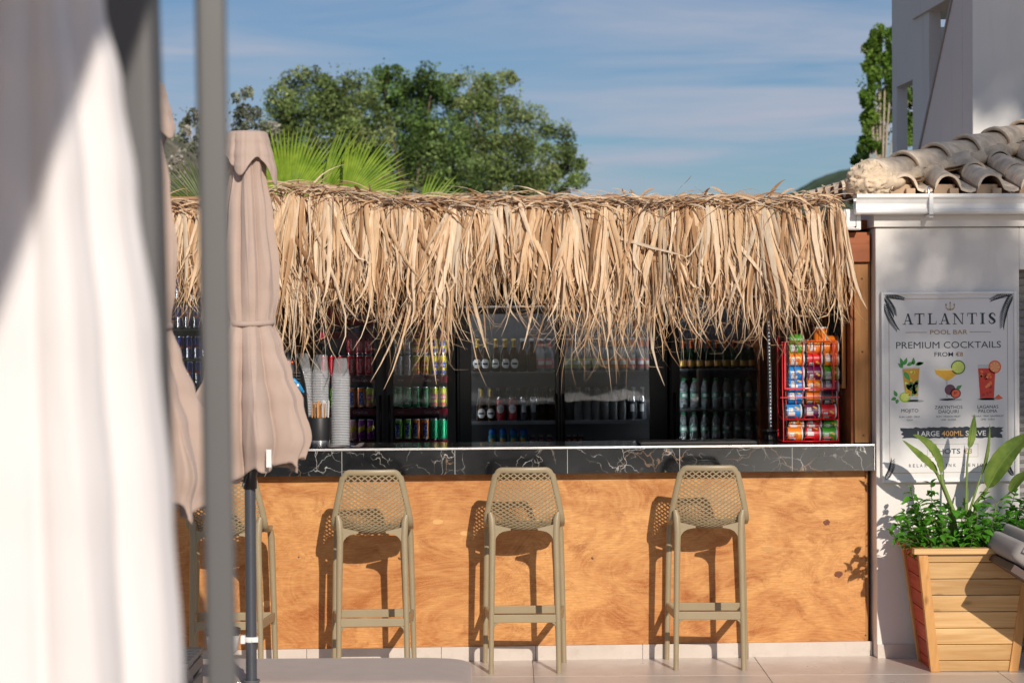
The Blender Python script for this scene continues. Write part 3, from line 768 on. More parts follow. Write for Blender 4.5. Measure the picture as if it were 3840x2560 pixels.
# tangled strips lying along the ridge
x = -4.6
while x < XE - 0.02:
    u = u_of(x); zt = on_y(u, interp(top_tab, u) + 9 * mnoise.noise(Vector((x * 4, 0, 0))), -0.12).z
    for k in range(4):
        ang = rng.choice((0, pi)) + rng.gauss(0, 0.7); L_ = rng.uniform(0.08, 0.30); n_ = 6
        p = Vector((x + rng.uniform(-0.05, 0.05), rng.uniform(-0.16, 0.02), zt - rng.uniform(-0.006, 0.05)))
        d = Vector((cos(ang), sin(ang) * 0.6, rng.uniform(-0.15, 0.42) if rng.random() < 0.965 else rng.uniform(0.5, 1.0))).normalized(); vs = []; fs = []
        wv = rng.uniform(0.005, 0.020); nn = Vector((rng.gauss(0, 0.4), -0.6, 0.8)).normalized()
        for i in range(n_ + 1):
            b = d.cross(nn).normalized() * wv * 0.5 * max(0.1, 1 - (i / n_) ** 2)
            vs += [p - b, p + b]; p = p + d * (L_ / n_); d = (d + Vector((rng.gauss(0, 0.1), rng.gauss(0, 0.08), -0.13))).normalized()
        for i in range(n_): fs.append((2*i, 2*i+1, 2*i+3, 2*i+2))
        f_ = rng.uniform(0.8, 1.05); col = tuple(c_ * f_ for c_ in rng.choice(TH_C)); put(vs, fs, col, False)
    x += 0.013
# a few stray upright bits
for u in (1515, 1790, 1895, 2385, 2400, 2640, 2720, 3090, 3105, 1115, 1390):
    zt = on_y(u, interp(top_tab, u), -0.10)
    vs, fs = strand(rng, (zt.x, -0.10, zt.z - 0.03), rng.uniform(0.10, 0.17), rng.uniform(0.010, 0.022), radians(95), rng.gauss(0, 0.5), rng.gauss(0, 0.6), 1.5, 0.5, 8, 0.16, 0.5)
    put(vs, fs, tuple(c_ * 0.8 for c_ in rng.choice(TH_C)), False)
def colmesh(o, cols):
    at_ = o.data.color_attributes.new('Col', 'FLOAT_COLOR', 'POINT')
    at_.data.foreach_set('color', [q for c_ in cols for q in (c_[0], c_[1], c_[2], 1.0)])
o = big.build('palm_strips', THM, th, TO); colmesh(o, bigc); o['kind'] = 'stuff'
for vs, fs, col in singles:
    mb = MB(); mb.add(vs, fs, 0, True); o = mb.build('palm_strip', THM, th, TO); colmesh(o, [col] * len(vs))
mb = MB(); mb.box(-4.65, XE + 0.01, -0.07, -0.033, ZB2 + 0.02, ZB2 + 0.06); mb.build('tie_batten', MAT['beam'], th, TO)

# ================================================================ TILED ANNEX (white wall, gutter, hip roof)
YW = -0.10
XW = on_y(3285, 1500, YW).x
ann = thing('tiled_annex', 'white plastered annex wall with gutter and hipped barrel tile roof', 'building', (XW + 2, 1.0, 0))
AO = ann.location.copy()
z_cor = on_y(3500, 853, YW).z; z_gb = on_y(3500, 803, YW - 0.1).z; z_gt = on_y(3500, 727, YW - 0.1).z
XWR = on_y(3823, 1300, YW).x
z_sh = on_y(3823, 1010, YW).z
mb = MB(); mb.box(XW, XWR, YW, 0.4, 0, z_cor); mb.box(XW + 0.001, XW + 4.4, 0.4, 5.0, 0, z_cor + 0.1); mb.box(XWR, XW + 4.4, YW + 0.0005, 0.4, z_sh, z_cor); mb.box(XWR + 1.3, XW + 4.4, YW + 0.001, 0.4, 0, z_sh - 0.001)
mb.build('wall', MAT['white_wall'], ann, AO, bevel=0.006)
mb = MB(); mb.box(XW - 0.012, XW + 4.4, YW - 0.022, 0.38, z_cor + 0.003, z_gt - 0.02); mb.build('fascia', MAT['white_wall'], ann, AO, bevel=0.003)
mb = MB(); mb.box(XW + 0.001, XWR - 0.001, YW - 0.012, YW - 0.001, 0, 0.075); mb.build('skirting', TF, ann, AO, bevel=0.001)
# roller shutter slats in the opening beside the pier
z = 0.02; sm_ = None
SHM = pm('grey shutter slat', (0.26, 0.255, 0.25), 0.5)
while z < z_sh - 0.02:
    mb = MB(); mb.add([(XWR+0.001, YW+0.12, z), (XWR+1.299, YW+0.12, z), (XWR+1.299, YW+0.105, z+0.020), (XWR+0.001, YW+0.105, z+0.020), (XWR+1.299, YW+0.12, z+0.042), (XWR+0.001, YW+0.12, z+0.042)], [(0,1,2,3), (3,2,4,5)])
    mb.build('shutter_slat', SHM, ann, AO); z += 0.044
# gutter: extruded profile in two lengths with a joint bracket
def gutter(x0, x1, name):
    prof = [(-0.045, z_gb), (-0.100, z_gb + 0.004), (-0.106, z_gb + 0.012), (-0.106, z_gb + 0.024), (-0.098, z_gb + 0.030), (-0.096, z_gb + 0.055), (-0.108, z_gt - 0.030), (-0.124, z_gt - 0.018), (-0.124, z_gt), (-0.116, z_gt), (-0.112, z_gt - 0.014), (-0.085, z_gb + 0.05), (-0.05, z_gb + 0.02), (-0.036, z_gt), (-0.030, z_gt), (-0.030, z_gb)]
    mb = MB(); n = len(prof)
    vs = [(x0, YW + p, q) for p, q in prof] + [(x1, YW + p, q) for p, q in prof]
    mb.add(vs, [(i, i + n, (i+1) % n + n, (i+1) % n) for i in range(n)]); mb.add(vs[:n], [tuple(range(n))]); mb.add(vs[n:], [tuple(range(n-1, -1, -1))])
    return mb.build(name, MAT['white_metal'], ann, AO)
gx = on_y(3490, 760, YW - 0.11).x; gl_ = on_y(3212, 760, YW - 0.11).x
gutter(gl_, gx - 0.002, 'gutter'); gutter(gx + 0.002, XW + 4.4, 'gutter')
mb = MB(); mb.box(gx - 0.012, gx + 0.010, YW - 0.130, YW - 0.1245, z_gb - 0.02, z_gt + 0.003); mb.box(gx - 0.012, gx + 0.010, YW - 0.130, YW - 0.02, z_gb - 0.012, z_gb - 0.002); mb.build('gutter_bracket', MAT['white_metal'], ann, AO, bevel=0.002)
mb = MB(); p = on_y(3482, 720, YW - 0.10); mb.tube([(p.x, p.y, z_gt - 0.01), (p.x, p.y, z_gt + 0.03), (p.x + 0.003, p.y + 0.01, z_gt + 0.042)], [0.006, 0.007, 0.004], 8); mb.build('gutter_hook', MAT['steel'], ann, AO)
# roof tiles
TP = 0.27                                      # roof slope
X0 = on_y(3240, 700, YW).x - 0.02; Y0 = YW - 0.05; ZE = z_gt + 0.012
cosp = 1 / sqrt(1 + TP * TP); sinp = TP * cosp
def tile_mesh():
    # one S tile: arch plus pan, running up +s, seen from its lower end
    sec = []
    for k in range(11):
        a = pi - pi * k / 10; sec.append((0.072 * cos(a), 0.075 * sin(a)))
    sec += [(0.095, -0.008), (0.125, -0.012), (0.150, -0.004)]
    Ln = 0.40; th_ = 0.014; vs = []; n = len(sec)
    for l_, tz in ((0.0, 0.022), (Ln, 0.0)):
        sc = 1.0 if l_ == 0 else 0.93
        for x_, z_ in sec: vs.append((x_ * sc, l_ * cosp - (z_ + tz) * sinp * 0, (z_ * sc + tz) + l_ * sinp))
        for x_, z_ in sec:
            r_ = math.hypot(x_, z_) or 1; f_ = (r_ - th_) / r_ if z_ > 0.001 else 1
            vs.append((x_ * f_ * sc, l_ * cosp, (z_ * f_ * sc if z_ > 0.001 else z_ - th_) + tz + l_ * sinp))
    mb = MB()
    for i in range(n - 1):
        mb.add(vs, [(i, i+1, 2*n+i+1, 2*n+i)], 0, True) if False else None
    fs = [(i, i+1, 2*n+i+1, 2*n+i) for i in range(n-1)]
    fb = [(n+i, 3*n+i, 3*n+i+1, n+i+1) for i in range(n-1)]
    fe = [(i, n+i, n+i+1, i+1) for i in range(n-1)]
    mb.add(vs, fs, 0, True); mb.add(vs, fb, 1, True); mb.add(vs, fe, 0, False)
    me = mb.build('tmp', [MAT['tile_roof'], MAT['tile_rim']]); m_ = me.data; bpy.data.objects.remove(me); return m_
TMESH = tile_mesh()
colx = [on_y(u, 700, Y0).x for u in (3393, 3556, 3717)]
pitch = (colx[2] - colx[0]) / 2
cols_x = [colx[0] - pitch * 0.98] + colx + [colx[2] + pitch * k for k in range(1, 7)]
for ci, xc in enumerate(cols_x):
    for rw in range(8):
        yy = Y0 + rw * 0.345 * cosp
        if xc - X0 < (yy - Y0) + 0.06: continue
        if yy > 1.9: continue
        o = mko('roof_tile', TMESH, ann); o.location = Vector((xc, yy, ZE + (yy - Y0) * TP + R.uniform(0, 0.006))) - AO
        o.rotation_euler = (R.gauss(0, 0.01), R.gauss(0, 0.012), R.gauss(0, 0.012))
# left slope tiles, seen end-on beyond the hip
for rw in range(7):
    yy = Y0 + 0.25 + rw * pitch
    for cl in range(4):
        xx = X0 - 0.02 + cl * 0.345 * cosp
        if (yy - Y0) < (xx - X0) + 0.10: continue
        o = mko('roof_tile', TMESH, ann); o.location = Vector((xx, yy, ZE + (xx - X0) * TP)) - AO; o.rotation_euler = (0, 0, -pi / 2)
mb = MB()                                       # roof deck under the tiles
mb.add([(X0 + 0.03, Y0 + 0.03, ZE - 0.022), (XW + 4.4, Y0 + 0.03, ZE - 0.022), (XW + 4.4, Y0 + 2.2, ZE + 2.1 * TP), (X0 + 2.2, Y0 + 2.2, ZE + 2.1 * TP), (X0 + 0.03, Y0 + 5, ZE - 0.022), (X0 + 2.2, Y0 + 5, ZE + 2.1 * TP)], [(0, 1, 2, 3), (0, 3, 5, 4)])
mb.build('roof_deck', MAT['tile_rim'], ann, AO)
# hip: overlapping half barrels and a bed of mortar
hd = Vector((1, 1, TP)).normalized(); hs_ = Vector((1, -1, 0)).normalized(); hn = hs_.cross(hd)
if hn.z < 0: hn = -hn
base = Vector((X0, Y0, ZE + 0.015))
for k in range(6):
    mb = MB(); a0 = 0.08 + k * 0.335; Ln = 0.375; seg = 14
    rings = []
    for l_, r_, lift in ((0.0, 0.112, 0.012), (0.03, 0.114, 0.012), (0.04, 0.108, 0.011), (Ln, 0.094, -0.004)):
        c_ = base + hd * (a0 + l_) + hn * (0.035 + lift)
        rings.append([c_ + hs_ * (r_ * cos(pi * i / seg)) + hn * (r_ * 0.92 * sin(pi * i / seg)) for i in range(seg + 1)])
    for l_, r_, lift in ((Ln, 0.080, -0.006), (0.0, 0.096, 0.010)):
        c_ = base + hd * (a0 + l_) + hn * (0.035 + lift)
        rings.append([c_ + hs_ * (r_ * cos(pi * i / seg)) + hn * (r_ * 0.92 * sin(pi * i / seg)) for i in range(seg + 1)])
    rings.append(rings[0])
    n = seg + 1; vs = [p for rg in rings for p in rg]
    mb.add(vs, [(q*n+i, q*n+i+1, (q+1)*n+i+1, (q+1)*n+i) for q in range(len(rings)-1) for i in range(seg)], 0, True)
    mb.build('hip_tile', MAT['tile_roof'], ann, AO)
def rough(mb, org, ax, rad, seg=28, rings=18, amp=0.18, fr=9.0, seed=0):
    vs = []
    for i in range(rings + 1):
        a = pi * i / rings
        for k in range(seg):
            b = 2 * pi * k / seg
            d = Vector((sin(a) * cos(b), sin(a) * sin(b), cos(a)))
            f_ = 1 + amp * mnoise.fractal(d * fr * 0.25 + Vector((seed, 0, 0)), 1.0, 2.0, 5)
            vs.append(org + ax @ Vector((d.x * rad[0], d.y * rad[1], d.z * rad[2])) * f_)
    mb.add(vs, [(i*seg+k, i*seg+(k+1) % seg, (i+1)*seg+(k+1) % seg, (i+1)*seg+k) for i in range(rings) for k in range(seg)], 0, True)
AX = Matrix((hd, hs_, hn)).transposed()
mb = MB(); rough(mb, base + hd * 0.075 + hn * 0.035, AX, (0.125, 0.118, 0.105), 64, 44, 0.20, 22, 2); mb.build('mortar_end', MAT['mortar'], ann, AO)
mb = MB()
for k in range(26):
    p = base + hd * (0.10 + k * 0.075) + hs_ * (0.085 + R.uniform(-0.01, 0.012)) + hn * (0.012 + R.uniform(-0.008, 0.012)); rough(mb, p, AX, (0.075, 0.05, 0.042), 14, 9, 0.22, 12, k * 3.1)
for k in range(20):
    p = base + hd * (0.14 + k * 0.09) - hs_ * 0.09 + hn * 0.01; rough(mb, p, AX, (0.07, 0.045, 0.04), 12, 8, 0.2, 12, k * 1.7)
mb.build('mortar_bed', MAT['mortar'], ann, AO)
# clay infill beneath the eave arches
for xc in cols_x[1:]: mb = MB(); mb.box(xc - 0.066, xc + 0.05, Y0 + 0.05, Y0 + 0.16, ZE - 0.016, ZE + 0.045); mb.box(xc + 0.012, xc + 0.062, Y0 + 0.015, Y0 + 0.07, ZE - 0.012, ZE + 0.022); mb.build('eave_infill', MAT['tile_rim'], ann, AO, bevel=0.004)

# ================================================================ WHITE STAIR HOUSE behind the annex
YF = 2.0
XS = on_y(3647, 300, YF).x
sth = thing('white_stair_house', 'tall white house with outside stair parapet and open wall bays', 'house', (XS, YF + 1, 0))
HO = sth.location.copy()
WW = plaster('white house plaster', (0.74, 0.735, 0.72), 0.06)
mb = MB(); mb.box(XS, XS + 5.5, YF, YF + 0.25, 0, 6.5); mb.build('front_wall', WW, sth, HO, bevel=0.006)
pA = on_x(3573, 0, XS); pB = on_x(3454, 547, XS); sl2 = (pA.z - pB.z) / (pA.y - pB.y)
ytop = YF + 0.27; zt_ = pA.z + (ytop - pA.y) * sl2; zl = 1.2; ylow = pB.y + (zl - pB.z) / sl2
ylow = min(ylow, pB.y + 1.2); zl = pB.z + (ylow - pB.y) * sl2
pts = [(YF + 0.252, 0.0), (ylow, 0.0), (ylow, zl), (max(ytop, YF + 0.26), zt_), (YF + 0.252, zt_)]
mb = MB(); n = len(pts)
vs = [(XS, a, b) for a, b in pts] + [(XS + 0.18, a, b) for a, b in pts]
mb.add(vs, [tuple(range(n-1, -1, -1)), tuple(range(n, 2*n))] + [(i, (i+1) % n, (i+1) % n + n, i + n) for i in range(n)]); mb.build('stair_parapet', WW, sth, HO)
mb = MB(); mb.beam((XS + 0.085, ylow, zl + 0.012), (XS + 0.085, ytop, zt_ + 0.012), 0.194, 0.022); mb.build('parapet_coping', pm('grey stair coping', (0.34, 0.33, 0.33), 0.6), sth, HO)
# side wall with an open bay
XA = on_y(3484, 300, 4.3).x
yn = on_x(3484, 300, XA).y; y1 = on_x(3422, 300, XA).y; y2 = on_x(3361, 330, XA).y; y3 = on_x(3345, 330, XA).y
zo = on_x(3422, 300, XA).z; tk = 0.09
def wb(name, x0, x1, y0, y1_, z0, z1, mat=WW): mb = MB(); mb.box(x0, x1, y0, y1_, z0, z1); return mb.build(name, mat, sth, HO, bevel=0.004)
wb('side_pier', XA, XA + tk, yn, y1, 0, 6.3); wb('side_pier', XA, XA + tk, y2, y3, 0, 6.3); wb('bay_lintel', XA + 0.001, XA + tk - 0.001, y1 + 0.001, y2 - 0.001, zo, 6.29)
wb('bay_sill', XA + 0.001, XA + tk - 0.001, y1 + 0.001, y2 - 0.001, 0, 2.2)
zl1 = on_x(3500, 195, XA).z; zl2 = on_x(3500, 130, XA).z; zl3 = on_x(3500, 92, XA).z
wb('stair_landing', XA + tk + 0.002, XS - 0.002 if XS > XA + tk else XS + 2.0, y1 - 0.9, y1 + 0.2, zl1, zl3, pm('grey concrete soffit', (0.33, 0.33, 0.33), 0.8)) if False else None
lx0, lx1 = XA + tk + 0.003, XA + 2.2
wb('landing_beam', lx0, lx1, y3 - 0.3, y3 - 0.1, zl2 + 0.1, zl3 + 0.12)
pS = on_x(3429, 74, XA)
wb('roof_slab', XA - 0.02, XA + 3.0, yn - 1.6, pS.y, pS.z, pS.z + 0.15)
# ================================================================ FRIDGES AND DRINKS
YFR = 3.0
def fridge(name, label, u0, u1, vtop, doors, frame_mat, liner, shelves_v, header_v=None, lip=None):
    a = on_y(u0, vtop, YFR); b = on_y(u1, vtop, YFR); x0, x1, zt = a.x, b.x, a.z
    t = thing(name, label, 'fridge', ((x0 + x1) / 2, YFR + 0.32, 0)); O = t.location.copy()
    mb = MB(); mb.box(x0, x0 + 0.03, YFR + 0.045, YFR + 0.62, 0.08, zt); mb.box(x1 - 0.03, x1, YFR + 0.045, YFR + 0.62, 0.08, zt)
    mb.box(x0 + 0.0305, x1 - 0.0305, YFR + 0.045, YFR + 0.62, zt - 0.05, zt - 0.001); mb.box(x0 + 0.0305, x1 - 0.0305, YFR + 0.045, YFR + 0.62, 0.081, 0.2)
    mb.build('cabinet', frame_mat, t, O, bevel=0.003)
    mb = MB(); mb.box(x0 + 0.031, x1 - 0.031, YFR + 0.50, YFR + 0.615, 0.201, zt - 0.051); mb.build('liner', liner, t, O)
    for q in (x0 + 0.05, x1 - 0.05):
        mb = MB(); mb.lathe([(0.0, 0.0), (0.025, 0.0), (0.02, 0.03), (0.02, 0.085)], 10, 0, (q, YFR + 0.3, 0)); mb.build('foot', MAT['black'], t, O)
    sz = []
    for v in shelves_v:
        z = on_y((u0 + u1) / 2, v, YFR + 0.1).z; sz.append(z)
        mb = MB(); mb.box(x0 + 0.032, x1 - 0.032, YFR + 0.075, YFR + 0.49, z - 0.012, z); sf = mb.build('shelf', MAT['shelf'], t, O)
        if lip: 
            mb = MB(); mb.box(x0 + 0.035, x1 - 0.035, YFR + 0.062, YFR + 0.074, z - 0.042, z + 0.002); mb.build('shelf_strip', lip, sf, O)
    for (g0, g1, gv0, gv1, d0, d1) in doors:
        A = on_y(g0, gv0, YFR); B = on_y(g1, gv1, YFR); dx0 = on_y(d0, gv0, YFR).x; dx1 = on_y(d1, gv0, YFR).x
        zb = 0.25; zg = A.z
        d = bpy.data.objects.new('door', None)
        mb = MB()
        mb.box(dx0, A.x, YFR, YFR + 0.04, 0.12, zt - 0.06 if header_v is None else zt - 0.02); mb.box(B.x, dx1, YFR, YFR + 0.04, 0.12, zt - 0.06 if header_v is None else zt - 0.02)
        mb.box(A.x + 0.0005, B.x - 0.0005, YFR, YFR + 0.04, zg, zt - 0.0605 if header_v is None else zt - 0.0205); mb.box(A.x + 0.0005, B.x - 0.0005, YFR, YFR + 0.04, 0.1205, zb)
        dr = mb.build('door', frame_mat, t, O, bevel=0.003)
        mb = MB(); mb.box(A.x + 0.001, B.x - 0.001, YFR + 0.012, YFR + 0.018, zb + 0.001, zg - 0.001); mb.build('glass_pane', MAT['door_glass'], dr, O)
        mb = MB(); hx = dx1 - 0.02 if d1 - d0 and (d0 + d1) / 2 < (u0 + u1) / 2 else dx0 + 0.02
        mb.tube([(hx, YFR - 0.002, 1.0), (hx, YFR - 0.03, 1.02), (hx, YFR - 0.03, 1.30), (hx, YFR - 0.002, 1.32)], 0.008, 8); mb.build('handle', MAT['black'], dr, O)
    if len(doors) == 2:
        xm = on_y((doors[0][5] + doors[1][4]) / 2, 1400, YFR).x; mb = MB(); mb.box(xm - 0.022, xm + 0.022, YFR + 0.0405, YFR + 0.0445, 0.201, zt - 0.051); mb.build('added_mullion', frame_mat, t, O)  # strip added behind the door gap to block the top light
    return t, sz, x0, x1, zt

f1, s1, f1x0, f1x1, f1z = fridge('drinks_fridge', 'grey two-door soft drink fridge with red header and maroon shelf strips', 1176, 1709, 1138, [(1201, 1411, 1222, 1660, 1177, 1436), (1473, 1679, 1222, 1660, 1446, 1708)], MAT['grey_frame'], MAT['fridge_in'], (1412, 1532, 1652, 1245 - 0), 1, MAT['maroon'])
# header strip with lettering above each door
HB = pm('header red print', srgb(130, 22, 26), 0.4); HW = pm('pale print', (0.72, 0.71, 0.70), 0.45); HP = pm('header pale strip', (0.40, 0.40, 0.41), 0.4)
def flat_text(mb, s, x0, x1, zb, cap, y, mi=0, bold=0.0):
    vs, fs, wd = text2d(s, bold); k = (x1 - x0) / wd
    mb.add([(x0 + a * k, y, zb + b * cap / CAPH) for a, b in vs], fs, mi)
for gu0, gu1 in ((1201, 1411), (1473, 1679)):
    a = on_y(gu0, 1166, YFR - 0.004); b = on_y(gu1, 1218, YFR - 0.004)
    mb = MB(); mb.box(a.x, b.x, YFR - 0.006, YFR - 0.0005, b.z, a.z); mb.box(a.x, b.x, YFR - 0.004, YFR - 0.0005, a.z + 0.001, a.z + 0.022, 1); mb.build('header_panel', [HB, HP], f1, f1.location)
    mb = MB(); cx = a.x + 0.065; cz = (a.z + b.z) / 2 + 0.01
    mb.add([(cx + 0.055 * cos(2*pi*k/24), YFR - 0.0075, cz + 0.055 * sin(2*pi*k/24)) for k in range(24)], [tuple(range(24))], 0)
    flat_text(mb, 'Coca-Cola', cx - 0.042, cx + 0.042, cz - 0.008, 0.020, YFR - 0.0085, 1)
    flat_text(mb, 'ICE COLD', cx + 0.075, b.x - 0.03, cz - 0.020, 0.032, YFR - 0.0085, 1, 0.02); mb.build('header_print', [pm('soda red', (0.40, 0.012, 0.016), 0.4), HW], f1, f1.location)
mb = MB()
for z in s1[:3]:
    for gu0, gu1 in ((1201, 1411), (1473, 1679)):
        a = on_y(gu0, 1400, YFR + 0.06).x; b = on_y(gu1, 1400, YFR + 0.06).x
        flat_text(mb, 'Coca-Cola', b - 0.16, b - 0.06, z - 0.030, 0.020, YFR + 0.0605, 0); flat_text(mb, 'Coca-Cola', a + 0.03, a + 0.07, z - 0.026, 0.009, YFR + 0.0605, 0)
mb.build('strip_lettering', HW, f1, f1.location)
f2, s2, f2x0, f2x1, f2z = fridge('black_fridge', 'wide black two-door bottle fridge with reflecting glass', 1712, 2505, 1122, [(1766, 2084, 1178, 1650, 1722, 2096), (2116, 2437, 1172, 1650, 2100, 2496)], MAT['black_metal'], MAT['fridge_in2'], (1392, 1578, 1664), None, None)
for z in s2[1:2]:
    mb = MB(); mb.box(f2x0 + 0.04, f2x1 - 0.04, YFR + 0.058, YFR + 0.0735, z - 0.018, z + 0.006); mb.build('shelf_lip', MAT['shelf_white'], f2, f2.location)
f3, s3, f3x0, f3x1, f3z = fridge('water_fridge', 'black glass-door fridge holding water bottles and dark wine bottles', 2512, 2925, 1085, [(2548, 2868, 1130, 1655, 2516, 2921)], MAT['black_metal'], MAT['fridge_in'], (1382, 1533, 1659), None, None)
f4, s4, f4x0, f4x1, f4z = fridge('energy_drink_fridge', 'black narrow fridge full of blue and silver energy drink cans', 560, 905, 995, [(592, 874, 1030, 1560, 566, 900)], MAT['black_metal'], MAT['fridge_in'], (1128, 1233, 1348, 1443), None, None)

def lbl(c): return pm('can %d %d %d' % tuple(int(q * 255) for q in c), c, 0.28, 0.25, var=0.03)
SIL = pm('can aluminium', (0.72, 0.72, 0.73), 0.22, 1.0)
WHT = pm('label white', (0.80, 0.80, 0.78), 0.4)
_canm = {}
def can_mesh(key, body, accent, text, tcol, style, h=0.146, r=0.029):
    if key in _canm: return _canm[key]
    mats = [SIL, lbl(body), lbl(accent), lbl(tcol)]
    prof = [(0.0, 0.002), (r*0.70, 0.002), (r*0.78, 0.0), (r*0.86, 0.004), (r, 0.012), (r, h*0.5), (r, h-0.022), (r*0.88, h-0.006), (r*0.90, h-0.002), (r*0.86, h), (r*0.82, h-0.004), (0.0, h-0.005)]
    mi = [0, 0, 0, 0, 1, 1, 1, 0, 0, 0, 0]
    if style == 'bull': mi[4] = 0; mi[5] = 1
    mb = MB(); mb.lathe(prof, 20, mi)
    e = r + 0.0004
    if style == 'oval':
        mb.patch(e, -0.85, 0.85, h*0.46, h*0.62, 2); mb.patch(e, -0.6, 0.6, h*0.40, h*0.68, 2); mb.patch(e, -0.8, 0.8, h*0.12, h*0.28, 2)
    elif style == 'vert': mb.patch(e, -0.55, 0.45, h*0.18, h*0.80, 2); mb.patch(e, -0.5, 0.5, h*0.10, h*0.16, 3)
    elif style == 'band':
        for k in range(8): a = -1.2 + 0.3*k; mb.patch(e, a, a+0.31, h*(0.34+0.025*k), h*(0.58+0.025*k), 2, 1)
    elif style == 'bull':
        mb.patch(e, -1.2, -0.05, h*0.10, h*0.49, 0); mb.patch(e, 0.05, 1.3, h*0.10, h*0.49, 1); mb.patch(e, -0.05, 0.05, h*.1, h*.49, 1); mb.patch(e, 0.0, 0.9, h*0.51, h*0.86, 1); mb.patch(e+0.0003, -0.4, 0.5, h*0.47, h*0.55, 2)
    elif style == 'plain': mb.patch(e, -0.5, 0.5, h*0.12, h*0.2, 3)
    if text:
        vs, fs, wd = text2d(text)
        if style in ('vert', 'script'):
            L_ = h * (0.52 if style == 'vert' else 0.62); k = L_ / wd; capw = 0.020
            mb.add([((e+0.0005) * sin(-(b/CAPH - 0.5) * capw / r), -(e+0.0005) * cos(-(b/CAPH - 0.5) * capw / r), h*0.2 + a*k) for a, b in vs], fs, 3)
        else:
            k = 1.5 * r / wd; z0 = {'oval': h*0.49, 'band': h*0.46, 'bull': h*0.56, 'plain': h*0.5}[style]
            mb.add([((e+0.0005) * sin((a*k - 0.75*r) / r), -(e+0.0005) * cos((a*k - 0.75*r) / r), z0 + b * 0.016) for a, b in vs], fs, 3)
    o = mb.build('tmp', mats); m_ = o.data; bpy.data.objects.remove(o); _canm[key] = m_; return m_
W_ = (0.78, 0.78, 0.76)
KINDS = {
 'coke': ((0.52, 0.008, 0.014), W_, 'Coca-Cola', W_, 'script', 'red cola can'),
 'light': ((0.55, 0.55, 0.56), W_, 'Coca-Cola', (0.5, 0.01, 0.02), 'script', 'silver light cola can'),
 'fanta': ((0.72, 0.20, 0.015), (0.03, 0.06, 0.40), 'FANTA', W_, 'vert', 'orange soda can with blue logo panel'),
 'fantag': ((0.16, 0.42, 0.03), (0.03, 0.06, 0.40), 'FANTA', W_, 'vert', 'green soda can with blue logo panel'),
 'sprite': ((0.008, 0.26, 0.07), W_, 'Sprite', W_, 'script', 'green lemon soda can'),
 'spriteb': ((0.012, 0.36, 0.14), W_, 'Sprite', (0.0, 0.02, 0.01), 'script', 'green lemon soda can with black lettering'),
 'peach': ((0.72, 0.50, 0.02), (0.62, 0.14, 0.02), 'Lipton', W_, 'oval', 'yellow iced tea can with orange label'),
 'lemon': ((0.72, 0.55, 0.02), (0.03, 0.06, 0.36), 'Lipton', W_, 'oval', 'yellow iced tea can with blue label'),
 'lime': ((0.50, 0.52, 0.03), (0.55, 0.10, 0.10), 'Lipton', W_, 'oval', 'lime green iced tea can with red label'),
 'pinks': ((0.62, 0.30, 0.28), (0.60, 0.45, 0.02), 'Schweppes', (0.02, 0.02, 0.02), 'band', 'pink mixer can with yellow band'),
 'purps': ((0.20, 0.02, 0.20), (0.60, 0.45, 0.02), 'Schweppes', (0.02, 0.02, 0.02), 'band', 'purple mixer can with yellow band'),
 'bull': ((0.012, 0.025, 0.22), (0.50, 0.12, 0.02), 'Red Bull', (0.45, 0.01, 0.02), 'bull', 'blue and silver energy drink can')}
for k_ in KINDS: KINDS[k_] = KINDS[k_]
def put_can(kind, u, shelf_z, level=0, depth=0.14, where='', h=0.146, r=0.029):
    b, ac, tx_, tcol, stl, lab = KINDS[kind]
    me = can_mesh(kind + str(h), b, ac, tx_, tcol, stl, h, r)
    x_ = on_y(u, 1400, YFR + depth).x
    o = mko('drink_can', me, None, (x_ + R.uniform(-0.001, 0.001), YFR + depth, shelf_z + 0.0005 + level * (h + 0.0005)))
    o.rotation_euler = (0, 0, R.gauss(0, 0.18))
    return tag(o, lab + ' ' + where, 'can', '%s %s' % (lab, where))
P1 = 33.0
d1u = [1217 + P1 * k for k in range(6)]; d2u = [1491 + P1 * k for k in range(6)]
for k, kd in enumerate(['coke'] * 6):
    put_can(kd, d1u[k], s1[0], 0, where='on the top stocked shelf of the grey fridge')
    if k >= 3: put_can(kd, d1u[k], s1[0], 1, where='stacked as second layer on the top stocked shelf')
for k, kd in enumerate(['light', 'light', 'peach', 'peach', 'lemon', 'lemon']):
    for lv in (0, 1): put_can(kd, d2u[k] + 3, s1[0], lv, where='on the top stocked shelf of the grey fridge')
for k, kd in enumerate(['fantag', 'fantag', 'lemon', 'fanta', 'fanta', 'lime']): put_can(kd, d1u[k] + 4, s1[1], where='on the middle shelf of the grey fridge')
for k, kd in enumerate(['sprite', 'sprite', 'sprite', 'sprite', 'lime', 'lime']): put_can(kd, d2u[k] + 3, s1[1], where='on the middle shelf of the grey fridge')
for k, kd in enumerate(['purps', 'purps', 'pinks', 'pinks', 'purps', 'purps']): put_can(kd, d1u[k] + 6, s1[2], where='on the low shelf of the grey fridge')
for k, kd in enumerate(['fantag', 'fantag', 'fanta', 'fanta', 'spriteb', 'spriteb']): put_can(kd, d2u[k] + 3, s1[2], where='on the low shelf of the grey fridge')
for k in range(6):                       # a second file of cans behind
    for z, kd1, kd2 in ((s1[0], 'coke', 'peach'), (s1[1], 'fanta', 'sprite'), (s1[2], 'purps', 'fanta')):
        put_can(kd1, d1u[k] + 3, z, depth=0.21, where='in the second file inside the grey fridge'); put_can(kd2, d2u[k] + 3, z, depth=0.21, where='in the second file inside the grey fridge')
for row, z in enumerate(s4):
    for k in range(8): put_can('bull', 612 + 31 * k + row * 3, z, where='in the narrow black fridge', h=0.158, r=0.0265)

